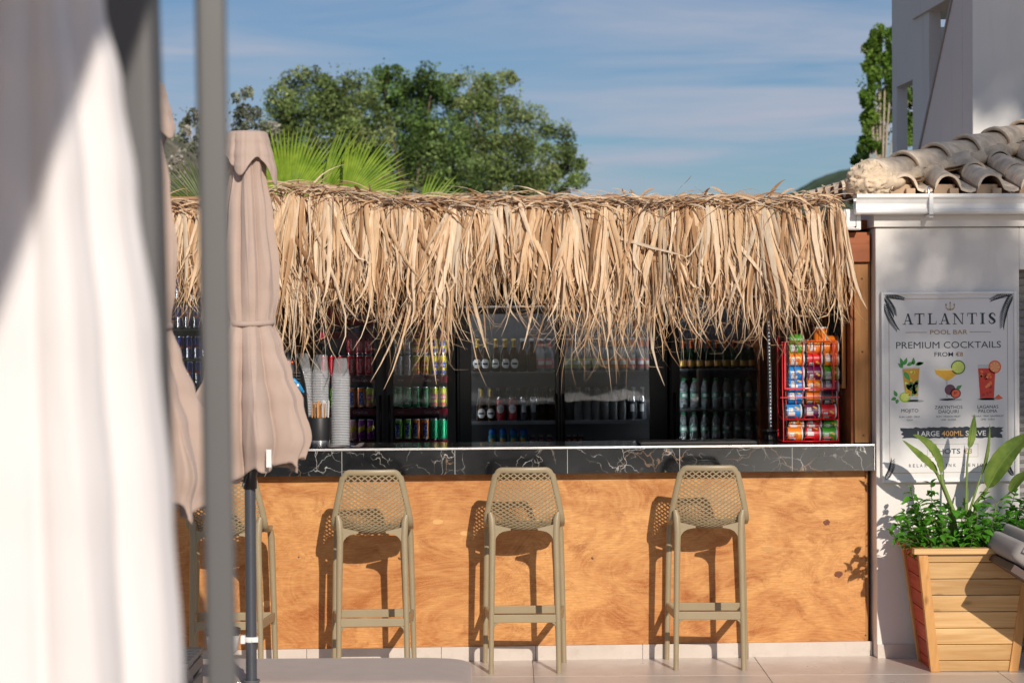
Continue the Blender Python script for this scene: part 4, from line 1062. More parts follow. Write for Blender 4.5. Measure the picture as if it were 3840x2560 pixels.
# LED strips, extended to every cabinet and side to brighten the drinks
LEDM = emis('cool fridge light', (0.92, 0.96, 1.0), 22.0)
for fr_, xs_, zz_ in ((f1, (f1x0 + 0.036, f1x1 - 0.036), f1z), (f2, (f2x0 + 0.036, f2x1 - 0.036), f2z), (f3, (f3x0 + 0.036, f3x1 - 0.036), f3z), (f4, (f4x0 + 0.036, f4x1 - 0.036), f4z)):
    for x_ in xs_:
        mb = MB(); mb.box(x_ - 0.004, x_ + 0.004, YFR + 0.050, YFR + 0.058, 0.75, zz_ - 0.08); mb.build('light_strip', LEDM, fr_, fr_.location)
    if fr_ is f4 or fr_ is f1: continue
    mb = MB(); mb.box(xs_[0] + 0.01, xs_[-1] - 0.01, YFR + 0.055, YFR + 0.068, zz_ - 0.078, zz_ - 0.068); mb.build('added_top_light', LEDM, fr_, fr_.location)  # no such lamp known; added to lift the dark bottles
# bottles
def glassy(name, col, rough=0.05, al=0.55):
    M = MT(name); M.set(Base_Color=col, Roughness=rough, Transmission_Weight=al, IOR=1.33); return M.m
BG = glassy('brown bottle glass', (0.10, 0.035, 0.008)); CG = glassy('clear plastic bottle', (0.72, 0.80, 0.80), 0.08, 0.75); GG = glassy('dark green bottle glass', (0.015, 0.03, 0.012), 0.05, 0.3); CW = glassy('clear bottle glass', (0.62, 0.64, 0.64), 0.05, 0.6)
GCAP = pm('green bottle cap', (0.03, 0.28, 0.08), 0.4); GLB = pm('green water label', (0.10, 0.30, 0.20), 0.5)
ORF = pm('copper foil', (0.42, 0.09, 0.02), 0.35, 0.5); BRL = pm('bronze label', (0.34, 0.13, 0.05), 0.45, 0.3); GOLD = pm('gold foil', (0.55, 0.36, 0.06), 0.35, 0.4)
PNK = pm('pink label', (0.62, 0.20, 0.20), 0.5); BCAP = pm('blue cap', (0.02, 0.16, 0.55), 0.35); BBOD = pm('turquoise bottle', (0.02, 0.22, 0.34), 0.3); ORG = pm('orange label', (0.62, 0.22, 0.05), 0.5); LGR = pm('pale green label', (0.42, 0.48, 0.20), 0.5); REDL = pm('red beer label', (0.50, 0.03, 0.04), 0.45); DKG = pm('dark bottle', (0.02, 0.02, 0.02), 0.2)
GREY = pm('grey cap', (0.30, 0.30, 0.31), 0.4)
_bm = {}
def bottle_mesh(kind):
    if kind in _bm: return _bm[kind]
    mb = MB()
    if kind == 'water':
        pr = [(0.0, 0.004), (0.020, 0.0), (0.030, 0.006), (0.0315, 0.02), (0.029, 0.03), (0.0315, 0.04), (0.029, 0.05), (0.0315, 0.06), (0.030, 0.068), (0.031, 0.075), (0.031, 0.115), (0.0305, 0.125), (0.031, 0.14), (0.024, 0.165), (0.014, 0.185), (0.012, 0.192), (0.014, 0.192), (0.014, 0.207), (0.0, 0.208)]
        mb.lathe(pr, 18, [0]*9 + [1] + [0]*5 + [2]*3); mb.patch(0.0318, -0.6, 0.6, 0.085, 0.105, 3); mats = [CG, GLB, GCAP, WHT]
    elif kind == 'wine':
        pr = [(0.0, 0.004), (0.022, 0.0), (0.028, 0.004), (0.028, 0.015), (0.0285, 0.016), (0.0285, 0.058), (0.028, 0.059), (0.028, 0.095), (0.020, 0.122), (0.0125, 0.140), (0.013, 0.1405), (0.012, 0.180), (0.014, 0.182), (0.014, 0.192), (0.0, 0.193)]
        mb.lathe(pr, 18, [0]*4 + [1] + [0]*4 + [2]*5); mb.patch(0.0288, -0.7, 0.7, 0.022, 0.050, 3); mats = [GG, BRL, ORF, GOLD]
    elif kind in ('cider', 'beer', 'pinkb', 'greenb', 'orangeb', 'clear', 'amber'):
        pr = [(0.0, 0.004), (0.025, 0.0), (0.0305, 0.004), (0.0305, 0.02), (0.0308, 0.021), (0.0308, 0.085), (0.0305, 0.086), (0.0305, 0.11), (0.024, 0.14), (0.0145, 0.165), (0.0148, 0.166), (0.0135, 0.205), (0.0145, 0.206), (0.0145, 0.222), (0.0, 0.224)]
        body = {'cider': BG, 'beer': BG, 'pinkb': CW, 'greenb': CW, 'orangeb': CW, 'clear': CW, 'amber': BG}[kind]
        lab_ = {'cider': BG, 'beer': BG, 'pinkb': PNK, 'greenb': LGR, 'orangeb': ORG, 'clear': CW, 'amber': BG}[kind]
        neck = {'cider': GOLD, 'beer': BG, 'pinkb': PNK, 'greenb': CW, 'orangeb': ORG, 'clear': CW, 'amber': BG}[kind]
        mb.lathe(pr, 18, [0]*4 + [1] + [0]*4 + [2]*2 + [3]*3)
        if kind == 'cider':
            for k in range(8):
                a = -1 + 0.25*k; hh = sqrt(max(0, 1 - (a+0.125)**2)) * 0.032; mb.patch(0.0312, a*0.95, (a+0.25)*0.95, 0.055-hh, 0.055+hh, 4, 2)
            mb.patch(0.0316, -0.6, 0.6, 0.048, 0.060, 5)
        elif kind in ('pinkb', 'orangeb', 'greenb'): mb.patch(0.0312, -0.7, 0.7, 0.045, 0.07, 4)
        mats = [body, lab_, neck, {'cider': GOLD}.get(kind, GREY), WHT, DKG]
    elif kind == 'beercan':
        pr = [(0.0, 0.002), (0.026, 0.0), (0.033, 0.01), (0.033, 0.03), (0.033, 0.125), (0.033, 0.150), (0.028, 0.163), (0.028, 0.168), (0.0, 0.166)]
        mb.lathe(pr, 20, [0, 0, 1, 1, 1, 0, 0, 0])
        for k in range(8):
            a = -1 + 0.25*k; hh = sqrt(max(0, 1 - (a+0.125)**2)) * 0.030; mb.patch(0.0335, a*0.8, (a+0.25)*0.8, 0.085-hh, 0.085+hh, 2, 2)
        vs, fs, wd = text2d('AMSTEL'); k = 0.042 / wd
        mb.add([(0.034 * sin((a*k - 0.021)/0.033), -0.034 * cos((a*k - 0.021)/0.033), 0.081 + b*0.014) for a, b in vs], fs, 1); mats = [SIL, REDL, WHT]
    elif kind == 'darkcan':
        pr = [(0.0, 0.002), (0.024, 0.0), (0.029, 0.01), (0.029, 0.13), (0.029, 0.150), (0.025, 0.163), (0.025, 0.168), (0.0, 0.166)]
        mb.lathe(pr, 20, [0, 0, 1, 0, 0, 0, 0]); mb.patch(0.0295, -0.5, 0.5, 0.06, 0.11, 2); mats = [SIL, pm('steel blue can', (0.10, 0.11, 0.13), 0.3, 0.5), WHT]
    elif kind == 'sport':
        pr = [(0.0, 0.003), (0.026, 0.0), (0.031, 0.006), (0.031, 0.05), (0.027, 0.055), (0.024, 0.06), (0.024, 0.066), (0.026, 0.068), (0.026, 0.085), (0.020, 0.098), (0.008, 0.106), (0.0, 0.107)]
        mb.lathe(pr, 18, [0]*6 + [1]*5); mb.patch(0.0314, -0.6, 0.6, 0.012, 0.04, 2); mats = [BBOD, BCAP, GOLD]
    elif kind == 'shot':
        pr = [(0.0, 0.003), (0.018, 0.0), (0.020, 0.004), (0.020, 0.040), (0.014, 0.046), (0.015, 0.048), (0.015, 0.060), (0.0, 0.061)]
        mb.lathe(pr, 14, [0]*4 + [1]*3); mb.patch(0.0204, -0.7, 0.7, 0.01, 0.032, 2); mats = [pm('dark berry bottle', (0.10, 0.02, 0.03), 0.3), GREY, PNK]
    o = mb.build('tmp', mats); m_ = o.data; bpy.data.objects.remove(o); _bm[kind] = m_; return m_
def put_bottle(kind, u, z, lab, grp, depth=0.15, v=1400):
    p = on_y(u, v, YFR + depth); o = mko('bottle' if kind not in ('beercan', 'darkcan') else 'beer_can', bottle_mesh(kind), None, (p.x, YFR + depth, z + 0.0005)); o.rotation_euler = (0, 0, R.gauss(0, 0.12))
    return tag(o, lab, 'bottle' if kind not in ('beercan', 'darkcan') else 'can', grp)
for k in range(9): put_bottle('wine', 2560 + 32 * k, s3[0], 'small dark sparkling wine bottle with copper foil neck', 'sparkling wine bottles in the water fridge')
for k in range(8): put_bottle('water', 2564 + 40 * k, s3[1], 'clear green-capped water bottle on the middle fridge shelf', 'water bottles on the middle shelf')
for k in range(8): put_bottle('water', 2562 + 40.5 * k, s3[2], 'clear green-capped water bottle on the lowest visible shelf', 'water bottles on the lowest shelf')
for k in range(8): put_bottle('water', 2566 + 40 * k, s3[1], 'clear green-capped water bottle in the second file of the middle shelf', 'second file of water bottles', 0.25)
cu = [1790, 1820, 1860, 1895, 1928]
for u in cu: put_bottle('cider', u, s2[0], 'brown cider bottle with round white label and gold neck', 'cider bottles in the wide black fridge')
for u in (1960, 1994): put_bottle('amber', u, s2[0], 'plain amber bottle beside the round label cider bottles', 'amber bottles in the wide black fridge')
for u in (2028, 2060): put_bottle('pinkb', u, s2[0], 'clear bottle with pink label behind the dividing door frame', 'pink label bottles next to the door divider')
for u in (2132, 2164): put_bottle('greenb', u, s2[0], 'clear bottle with pale green label in the black fridge', 'green label bottles')
for u in (2202, 2234): put_bottle('greenb', u, s2[0], 'clear bottle with pale green label in the black fridge', 'green label bottles')
for u in (2270, 2302, 2334): put_bottle('orangeb', u, s2[0], 'clear bottle with orange and white label in the black fridge', 'orange label bottles')
for u in (2368, 2400, 2428): put_bottle('pinkb', u, s2[0], 'clear bottle with pink label at the far end of its shelf', 'pink label bottles at the shelf end')
for u in (1806, 1840): put_bottle('cider', u, s2[1], 'brown round label bottle on the pale lipped shelf', 'brown bottles on the pale lipped shelf')
for u in (1877, 1922): put_bottle('beercan', u, s2[1], 'red beer can with round white label', 'red beer cans in the black fridge')
for u in (1963, 2000): put_bottle('darkcan', u, s2[1], 'silver and dark beer can with pale emblem patch', 'dark beer cans in the black fridge')
for u in (2036, 2068): put_bottle('amber', u, s2[1], 'plain amber bottle on the pale lipped shelf', 'amber bottles on the pale lipped shelf')
for k in range(6): put_bottle('clear', 2168 + 33 * k, s2[1], 'clear glass bottle on the pale lipped shelf', 'clear bottles on the pale lipped shelf')
for u in (2368, 2404): put_bottle('darkcan', u, s2[1], 'silver and dark can beside the clear glass bottles', 'dark cans beside the clear bottles')
for k in range(4): put_bottle('sport', 1846 + 39 * k, s2[2] , 'turquoise squat bottle with round blue cap', 'blue capped bottles on the bottom shelf')
for k in range(3): put_bottle('shot', 1995 + 32 * k, s2[2], 'tiny dark bottle with grey cap and pink label', 'tiny bottles next to the blue capped ones')
for k in range(3): put_bottle('shot', 2132 + 22 * k, s2[2], 'tiny dark bottle with grey cap past the door divider', 'tiny bottles past the door divider')

for k in range(8): put_bottle('clear', 1800 + 35 * k, s2[1], 'clear glass bottle in the second file of the pale lipped shelf', 'second file on the pale lipped shelf', 0.26)
for k in range(9): put_bottle('greenb', 1792 + 33 * k, s2[0], 'clear bottle with pale green label in the second file', 'second file on the upper bottle shelf', 0.26)
for k in range(9): put_bottle('orangeb', 2136 + 34 * k, s2[0], 'clear bottle with orange label in the second file', 'second file on the upper bottle shelf past the divider', 0.26)
for k in range(9): put_bottle('clear', 2136 + 34 * k, s2[1], 'clear glass bottle in the second file past the divider', 'second file past the divider', 0.26)
for k in range(9): put_bottle('wine', 2566 + 32 * k, s3[0], 'small dark sparkling wine bottle in the second file', 'second file of sparkling wine', 0.25)
# ================================================================ THINGS ON THE COUNTER
def cupmat(a0=0.05):
    M = MT('clear plastic cup')
    tb = M.n('ShaderNodeBsdfTransparent'); tb.inputs[0].default_value = (0.93, 0.94, 0.95, 1)
    M.set(Base_Color=(0.80, 0.81, 0.83), Roughness=0.14, Specular_IOR_Level=0.8)
    ms = M.n('ShaderNodeMixShader'); fr = M.n('ShaderNodeLayerWeight'); fr.inputs[0].default_value = 0.35
    M.l(M.math('ADD', M.math('MULTIPLY', fr.outputs['Facing'], 0.40), a0), ms.inputs[0])
    M.l(tb.outputs[0], ms.inputs[1]); M.l(M.b.outputs[0], ms.inputs[2]); M.l(ms.outputs[0], M.out.inputs[0]); return M.m
CUPM = cupmat()
def cup_mesh():
    mb = MB(); mb.lathe([(0.0, 0.098), (0.030, 0.099), (0.034, 0.094), (0.046, 0.006), (0.0495, 0.005), (0.0505, 0.0025), (0.0495, 0.0), (0.0455, 0.001), (0.033, 0.092), (0.0, 0.096)], 28, 0)
    o = mb.build('tmp', CUPM); m_ = o.data; bpy.data.objects.remove(o); return m_
def nested_cup():                 # inside a stack only the rim and the lower wall of a cup show
    mb = MB(); mb.lathe([(0.0435, 0.026), (0.0462, 0.006), (0.0500, 0.0056), (0.0512, 0.0030), (0.0500, 0.0), (0.0455, 0.001), (0.0428, 0.026)], 28, [0, 1, 1, 1, 1, 0])
    o = mb.build('tmp', [CUPM, RIMM]); m_ = o.data; bpy.data.objects.remove(o); return m_
RIMM = cupmat(0.42)
CM = cup_mesh(); CM2 = nested_cup()
PRT = pm('grey cup print', (0.25, 0.25, 0.26), 0.5)
def cup_stack(u, y, n, lab, sp, tilt=0.0):
    p = on_y(u, 1660, y)
    for k in range(n):
        o = mko('plastic_cup', CM if k == n - 1 else CM2, None, (p.x + tilt * k + R.uniform(-0.0006, 0.0006), y, ZT + k * sp)); tag(o, lab, 'cup', lab + ' stack')
cup_stack(1277, 0.16, 44, 'clear plastic cup in the tall stack next to the folded cloth', 0.0088, 0.0001)
cup_stack(1205, 0.27, 46, 'clear plastic cup in the stack behind the straw holder', 0.0088)
cup_stack(1138, 0.25, 47, 'clear plastic cup in the stack next to the black speaker', 0.0088, -0.00005)
# straw holder
p = on_y(1199, 1668, 0.04)
sh_ = thing('straw_holder', 'black and steel tumbler holding paper wrapped straws', 'straw holder', (p.x, 0.04, ZT))
mb = MB(); mb.lathe([(0.0, 0.004), (0.054, 0.0), (0.056, 0.003), (0.056, 0.040)], 32); mb.build('steel_base', MAT['steel'], sh_)
mb = MB(); mb.lathe([(0.0565, 0.0405), (0.0575, 0.05), (0.0615, 0.160), (0.0605, 0.162), (0.0585, 0.158), (0.053, 0.02), (0.0, 0.02)], 32); mb.build('black_sleeve', pm('black rubber sleeve', (0.014, 0.014, 0.015), 0.5), sh_)
KRF = pm('brown paper straw wrap', srgb(190, 140, 88), 0.7, rand=0.25); WPR = pm('white paper straw wrap', (0.62, 0.61, 0.60), 0.7, rand=0.1)
for k in range(26):
    a = R.uniform(0, 2*pi); rr = R.uniform(0.006, 0.046); wht = k % 26 >= 18
    bx = rr * cos(a); 
    if wht: bx = 0.018 + abs(bx) * 0.6
    else: bx = bx * 0.85 - 0.006
    by = rr * sin(a) * 0.7
    top = Vector((bx * 1.15 + R.gauss(0, 0.004), by * 1.15, 0.236 + R.uniform(-0.014, 0.012)))
    mb = MB(); mb.tube([Vector((bx, by, 0.022)), top], 0.0038, 7); mb.tube([top, top + Vector((R.gauss(0, 0.003), 0, 0.007))], [0.0042, 0.002], 6)
    o = mb.build('paper_straw', WPR if wht else KRF, None, None, loc=sh_.location)
    tag(o, 'white paper wrapped straw in the black tumbler' if wht else 'brown paper wrapped straw in the black tumbler', 'straw', 'white straws' if wht else 'brown straws')
# speaker-like black machine with lights
p = on_y(1098, 1660, 0.12)
sp = thing('party_speaker', 'black rounded portable speaker with two red lights and blue strap', 'speaker', (p.x, 0.14, ZT))
mb = MB(); vs = []; rows = 22; seg = 24
for i in range(rows + 1):
    q = i / rows; z = 0.52 * q
    wx = 0.085 * (max(0.0, 1 - (abs(q - 0.42) / 0.60) ** 2.6)) ** 0.5 + 0.004; wy = wx * 0.8; lx = -0.035 * q * q
    for k in range(seg):
        a = 2*pi*k/seg; vs.append((lx + wx * cos(a), wy * sin(a), z))
mb.add(vs, [(i*seg+k, i*seg+(k+1) % seg, (i+1)*seg+(k+1) % seg, (i+1)*seg+k) for i in range(rows) for k in range(seg)], 0, True); mb.add(vs[:seg], [tuple(range(seg-1, -1, -1))]); mb.add(vs[-seg:], [tuple(range(seg))])
mb.build('shell', MAT['black'], sp)
mb = MB()
for k in range(5): mb.box(-0.01, 0.045, -0.078, -0.055, 0.33 + k * 0.017, 0.335 + k * 0.017)
mb.build('grille', pm('grille plastic', (0.05, 0.05, 0.052), 0.3), sp)
mb = MB(); mb.tube([(-0.03, -0.072, 0.385), (0.005, -0.080, 0.36), (0.035, -0.078, 0.33), (0.062, -0.062, 0.295)], [0.012, 0.017, 0.015, 0.006], 10, flat=0.5); stp_ = mb.build('strap', pm('bright blue strap', (0.02, 0.28, 0.62), 0.35), sp)
mb = MB()
for x_, z_ in ((0.002, 0.364), (0.032, 0.334)): rough(mb, Vector((x_, -0.089, z_)), Matrix.Identity(3), (0.008, 0.003, 0.009), 10, 6, 0, 1)
mb.build('white_dot', MAT['white_plastic'], stp_)
mb = MB()
for x_ in (-0.014, 0.002): rough(mb, Vector((x_, -0.052, 0.458)), Matrix.Identity(3), (0.0045, 0.003, 0.0045), 10, 6, 0, 1)
mb.build('red_light', emis('red indicator', (1.0, 0.10, 0.03), 1.2), sp)
# folded cloth
mb = MB(); vs = []; nx, ny = 18, 10; p = on_y(1295, 1664, 0.06)
for i in range(nx + 1):
    for j_ in range(ny + 1):
        x_ = -0.10 + 0.20 * i / nx; y_ = -0.05 + 0.10 * j_ / ny
        h_ = 0.004 + max(0, 0.020 * sin(i * 0.75 + j_ * 0.2)) * (i / nx) ** 2 + 0.003 * mnoise.noise(Vector((x_ * 40, y_ * 40, 0)))
        vs.append((x_, y_, max(0.0015, h_)))
mb.add(vs, [(i*(ny+1)+k, (i+1)*(ny+1)+k, (i+1)*(ny+1)+k+1, i*(ny+1)+k+1) for i in range(nx) for k in range(ny)], 0, True)
o = mb.build('folded_cloth', fabric('dark bar cloth', (0.10, 0.075, 0.07)), None, None, loc=(p.x, 0.06, ZT)); sd = o.modifiers.new('solid', 'SOLIDIFY'); sd.thickness = 0.0014; sd.offset = -1
tag(o, 'crumpled dark bar cloth lying beside the cup stacks', 'cloth')
# bar mat
a = on_y(2395, 1660, 0.14); b = on_y(2828, 1660, 0.14)
mb = MB(); mb.box(-(b.x - a.x) / 2, (b.x - a.x) / 2, -0.11, 0.11, 0, 0.010); mb.box(-(b.x - a.x) / 2 + 0.006, (b.x - a.x) / 2 - 0.006, -0.104, 0.104, 0.0102, 0.013)
tag(mb.build('bar_mat', pm('black rubber mat', (0.02, 0.02, 0.02), 0.45), None, None, bevel=0.002, loc=((a.x + b.x) / 2, 0.16, ZT)), 'long flat black rubber bar mat lying on the marble top', 'bar mat')
# clear lit column on a black foot
p = on_y(2890, 1655, 0.36)
lt = thing('light_column', 'slim clear column with a row of small white lights on black foot', 'lamp', (p.x, 0.36, ZT))
zt2 = on_y(2880, 1187, 0.36).z - ZT
mb = MB(); mb.lathe([(0.0, 0.0), (0.030, 0.0), (0.032, 0.004), (0.036, 0.030), (0.055, 0.052), (0.055, 0.058), (0.0, 0.060)], 6, 0, smooth=False); mb.build('foot', MAT['black'], lt)
tlt = -0.010
mb = MB(); mb.tube([(0, 0, 0.06), (tlt, 0, zt2)], 0.0105, 14); mb.build('tube', glassy('clear acrylic tube', (0.85, 0.88, 0.92), 0.05, 0.8), lt)
mb = MB(); mb.tube([(0, 0.0, 0.061), (tlt, 0, zt2 - 0.01)], 0.004, 8); mb.build('light_strip', pm('light strip backing', (0.45, 0.46, 0.48), 0.4), lt)
EM = emis('small white lights', (0.85, 0.92, 1.0), 1.1); mb = MB()
nl_ = 30
for k in range(nl_):
    q = (k + 0.5) / nl_; rough(mb, Vector((tlt * q, -0.0115, 0.07 + (zt2 - 0.09) * q)), Matrix.Identity(3), (0.003, 0.0015, 0.003), 6, 4, 0, 1)
mb.build('light_dots', EM, lt)
# ================================================================ SNACK RACK
def rk(zx, zy, y): return on_y(2900 + zx / 3.2675, 1220 + zy / 3.2675, y)
YR = 0.10
c_ = rk(460, 1445, YR)
rack = thing('snack_rack', 'red wire counter rack filled with small snack tubs', 'rack', (c_.x, YR + 0.06, ZT)); RO = rack.location.copy()
def wire(pts, r=0.003, closed=False, name='wire'):
    mb = MB(); mb.tube(pts, r, 7, closed=closed); return mb.build(name, MAT['red_wire'], rack, RO)
zb0 = ZT + 0.006
def lv(zy, y): return rk(450, zy, y).z
YB = YR + 0.17
xl, xr = rk(125, 1440, YR).x, rk(800, 1440, YR).x
wire([(xl, YR, zb0), (xr, YR, zb0), (xr, YB, zb0), (xl, YB, zb0)], 0.0032, True, 'base_loop')
zm = lv(1150, YR + 0.02); zu = lv(880, YR + 0.05); ztp = lv(205, YR + 0.05)
wire([(xl, YR + 0.01, zm), (xr, YR + 0.01, zm), (xr, YB, zm + 0.02), (xl, YB, zm + 0.02)], 0.0032, True, 'tray_loop')
wire([(xl - 0.012, YR + 0.03, zu), (xr + 0.012, YR + 0.03, zu)], 0.0032, name='cross_wire'); wire([(xl - 0.003, YR + 0.04, ztp), (xr, YR + 0.04, ztp)], 0.0032, name='cross_wire')
for x_ in (xl, xr):
    wire([(x_, YR, zb0), (x_ + 0.002, YR + 0.01, zm), (x_ + 0.003, YR + 0.04, zu), (x_ + 0.004, YR + 0.05, ztp)], 0.003, name='upright')
    wire([(x_, YB, zb0), (x_, YB + 0.005, ztp + 0.02), (x_ + 0.01, YB + 0.005, ztp + 0.035)], 0.0035, name='upright')
colsx = [(165, 345), (385, 565), (590, 770)]
for a_, b_ in ((140, 350), (352, 575), (577, 800)):
    for zy, yy, zz in ((1440, YR, zb0), (1150, YR + 0.01, zm)):
        m0 = rk(a_ + 25, zy, yy).x; m1 = rk(b_ - 75, zy, yy).x
        wire([(m0, yy, zz), (m0, yy - 0.012, zz + 0.018), (m0 + 0.006, yy - 0.014, zz + 0.022), (m1 - 0.006, yy - 0.014, zz + 0.022), (m1, yy - 0.012, zz + 0.018), (m1, yy, zz)], 0.0026, name='front_stop')
    for q in (a_ + 20, b_ - 70):
        x_ = rk(q, 900, YR + 0.04).x
        wire([(x_, YR + 0.01, zm), (x_, YR + 0.06, zu), (x_, YR + 0.06, ztp)], 0.0022, name='wire')
        wire([(x_, YR, zb0), (x_, YB, zb0)], 0.0022, name='wire')
# flat red sign frame on the front
fy = YR + 0.028
A = rk(130, 195, fy); B = rk(752, 780, fy); fw = 0.0105
mb = MB()
mb.box(A.x, A.x + fw, fy - 0.003, fy, B.z, A.z); mb.box(B.x - fw, B.x, fy - 0.003, fy, B.z, A.z); mb.box(A.x + fw, B.x - fw, fy - 0.003, fy, B.z, B.z + fw); mb.box(A.x + fw, B.x - fw, fy - 0.003, fy, A.z - 0.004, A.z)
mb.build('sign_frame', pm('red rack frame', (0.60, 0.006, 0.016), 0.4, var=0.03), rack, RO, bevel=0.001)
p = rk(420, 768, fy); mb = MB(); mb.box(p.x - 0.015, p.x + 0.015, fy - 0.0045, fy - 0.0035, p.z - 0.002, p.z + 0.003); mb.build('sticker', WHT, rack, RO)
SC_ = {'green': (0.05, 0.33, 0.02), 'orange': (0.80, 0.20, 0.01), 'red': (0.60, 0.006, 0.012), 'blue': (0.02, 0.22, 0.58), 'purple': (0.12, 0.008, 0.07), 'black': (0.02, 0.018, 0.02)}
CHIP = pm('chip print yellow', (0.72, 0.42, 0.06), 0.45); BARC = pm('barcode print', (0.62, 0.62, 0.62), 0.45)
_sm = {}
def tub_mesh(col, var):
    k = (col, var)
    if k in _sm: return _sm[k]
    r, h = 0.0395, 0.090; mb = MB()
    pr = [(0.0, 0.003), (r*0.9, 0.003), (r, 0.0), (r*1.02, 0.003), (r*1.0, 0.001), (r*0.985, 0.008), (r*0.985, h-0.010), (r*1.0, h-0.008), (r*1.03, h-0.006), (r*1.03, h-0.001), (r*0.97, h), (0.0, h-0.001)]
    mb.lathe(pr, 24, [0]*5 + [1] + [0, 2, 2, 2, 2])
    e = r * 0.985 + 0.0005; off = {0: 0.0, 1: 0.7, 2: -0.6, 3: 1.5}[var]
    # lid is transparent white plastic on foil; printed panels wrap the card tube
    mb.patch(e, off + 0.30, off + 0.85, 0.014, 0.050, 4)                       # barcode block
    for q in range(3):
        a = off - 0.35 + 0.1*q; z0 = 0.050 + 0.006*q; mb.patch(e, a - 0.14, a + 0.10, z0, z0 + 0.012, 3, 3)  # chips
    mb.patch(e, off - 0.30, off + 0.25, 0.016, 0.040, 2)
    vs, fs, wd = text2d('PRINGLES'); kk = 0.042 / wd
    mb.add([((e + 0.0006) * sin(off - 0.02 + (0.026 - 0.026 * 0 - b * 0.018 / CAPH) / r - 0.35), -(e + 0.0006) * cos(off - 0.02 + (0.026 - b * 0.018 / CAPH) / r - 0.35), 0.018 + a * kk) for a, b in vs], fs, 5)
    mats = [SIL, pm('tub ' + col, SC_[col], 0.38, var=0.03), pm('clear lid rim', (0.6, 0.6, 0.6), 0.3), CHIP, BARC, pm('dark print', (0.03, 0.01, 0.02), 0.4) if col != 'black' else WHT]
    o = mb.build('tmp', mats); m_ = o.data; bpy.data.objects.remove(o)
    m_.transform(Matrix.Translation((0, 0, -h / 2))); m_.transform(Matrix.Rotation(pi / 2, 4, 'Y')); _sm[k] = m_; return m_
def tub(col, zx, zy, y, rot=0.0, where='', up=False):
    p = rk(zx, zy, y); o = mko('snack_tub', tub_mesh(col, R.randrange(3)), None, p); 
    o.rotation_euler = (rot + R.gauss(0, 0.25), 0 if not up else -pi / 2, R.gauss(0, 0.02) + 0.06)
    tag(o, '%s snack tub %s' % (col, where), 'snack tub', '%s tubs %s' % (col, where)); return o
rowsT = [(262, ('green', 'orange', 'orange'), 'top of the red rack', 'upper row behind the red sign frame'), (412, ('orange', 'red', 'orange'), '', 'second row behind the red sign frame'), (585, ('blue', 'purple', 'green'), '', 'third row behind the red sign frame'), (745, ('blue', 'orange', 'purple'), '', 'row level with the frame bottom')]
for zy, cs, _, wh in rowsT:
    for (a_, b_), c__ in zip(colsx, cs): tub(c__, (a_ + b_) / 2 + 12, zy, YR + 0.105 + R.uniform(-0.006, 0.006), 0, 'lying in the ' + wh)
for (a_, b_), c__ in zip(colsx, ('blue', 'orange', 'black')): tub(c__, (a_ + b_) / 2 - 4, 880, YR + 0.10, 0, 'lying just below the red sign frame')
for (a_, b_), c__ in zip(colsx, ('blue', 'orange', 'black')): tub(c__, (a_ + b_) / 2 - 18, 965, YR + 0.085, 0, 'lying behind the front tub of the upper tray') if False else None
for (a_, b_), c__ in zip(colsx, ('blue', 'purple', 'red')): tub(c__, (a_ + b_) / 2 - 20, 1052, YR + 0.042, 0, 'at the front of the upper tray')
for (a_, b_), c__ in zip(colsx, ('orange', 'red', 'green')): tub(c__, (a_ + b_) / 2 + 5, 1232, YR + 0.11, 0, 'behind in the lower tray')
for (a_, b_), c__ in zip(colsx, ('orange', 'red', 'green')): tub(c__, (a_ + b_) / 2 - 8, 1330, YR + 0.040, 0, 'at the front of the lower tray')
tub('orange', 575, 118, YR + 0.12, 0, 'standing tilted on top of the rack', True)
tub('orange', 690, 210, YR + 0.15, 0, 'lying loose on top behind the frame')
tub('green', 265, 190, YR + 0.13, 0, 'lying loose on top of its column')

# ================================================================ MENU BOARD
YS = YW - 0.028
def sg(zx, zy, y=YS): return on_y(3200 + zx / 1.959, 1050 + zy / 1.959, y)
cS = sg(710, 1480)
board = thing('menu_board', 'white framed cocktail menu board reading ATLANTIS POOL BAR', 'menu board', (cS.x, YS, cS.z)); SO2 = board.location.copy()
KX = (sg(1205, 800).x - sg(215, 800).x) / (1205 - 215); KZ = (sg(710, 85).z - sg(710, 1480).z) / (1480 - 85)
def L2(zx, zy): return ((zx - 710) * KX, (1480 - zy) * KZ)
board.rotation_euler = (0, radians(-0.15), 0)
POST = pm('white poster print', (0.74, 0.73, 0.72), 0.35, var=0.02, spec=0.5)
x0, z0 = L2(222, 1472); x1, z1 = L2(1198, 93)
mb = MB(); mb.box(x0, x1, 0.004, 0.024, z0, z1); mb.build('poster', POST, board)
X0_, Z0_ = L2(213, 1482); X1_, Z1_ = L2(1207, 84); fwd_ = 20 * KX
for bx in ((X0_, X0_ + fwd_, Z0_, Z1_), (X1_ - fwd_, X1_, Z0_, Z1_), (X0_ + fwd_, X1_ - fwd_, Z0_, Z0_ + fwd_), (X0_ + fwd_, X1_ - fwd_, Z1_ - fwd_, Z1_)):
    mb = MB(); mb.box(bx[0] + 0.0002, bx[1] - 0.0002, -0.006, 0.0255, bx[2] + 0.0002, bx[3] - 0.0002); mb.build('frame_bar', MAT['white_metal'], board, bevel=0.003)
NAVY = pm('navy print', srgb(24, 40, 54), 0.45, var=0.02); GLD = pm('gold print', srgb(158, 122, 58), 0.45, var=0.02); TAN = pm('tan print', srgb(214, 166, 104), 0.45, var=0.02)
PYL = [0.0034]
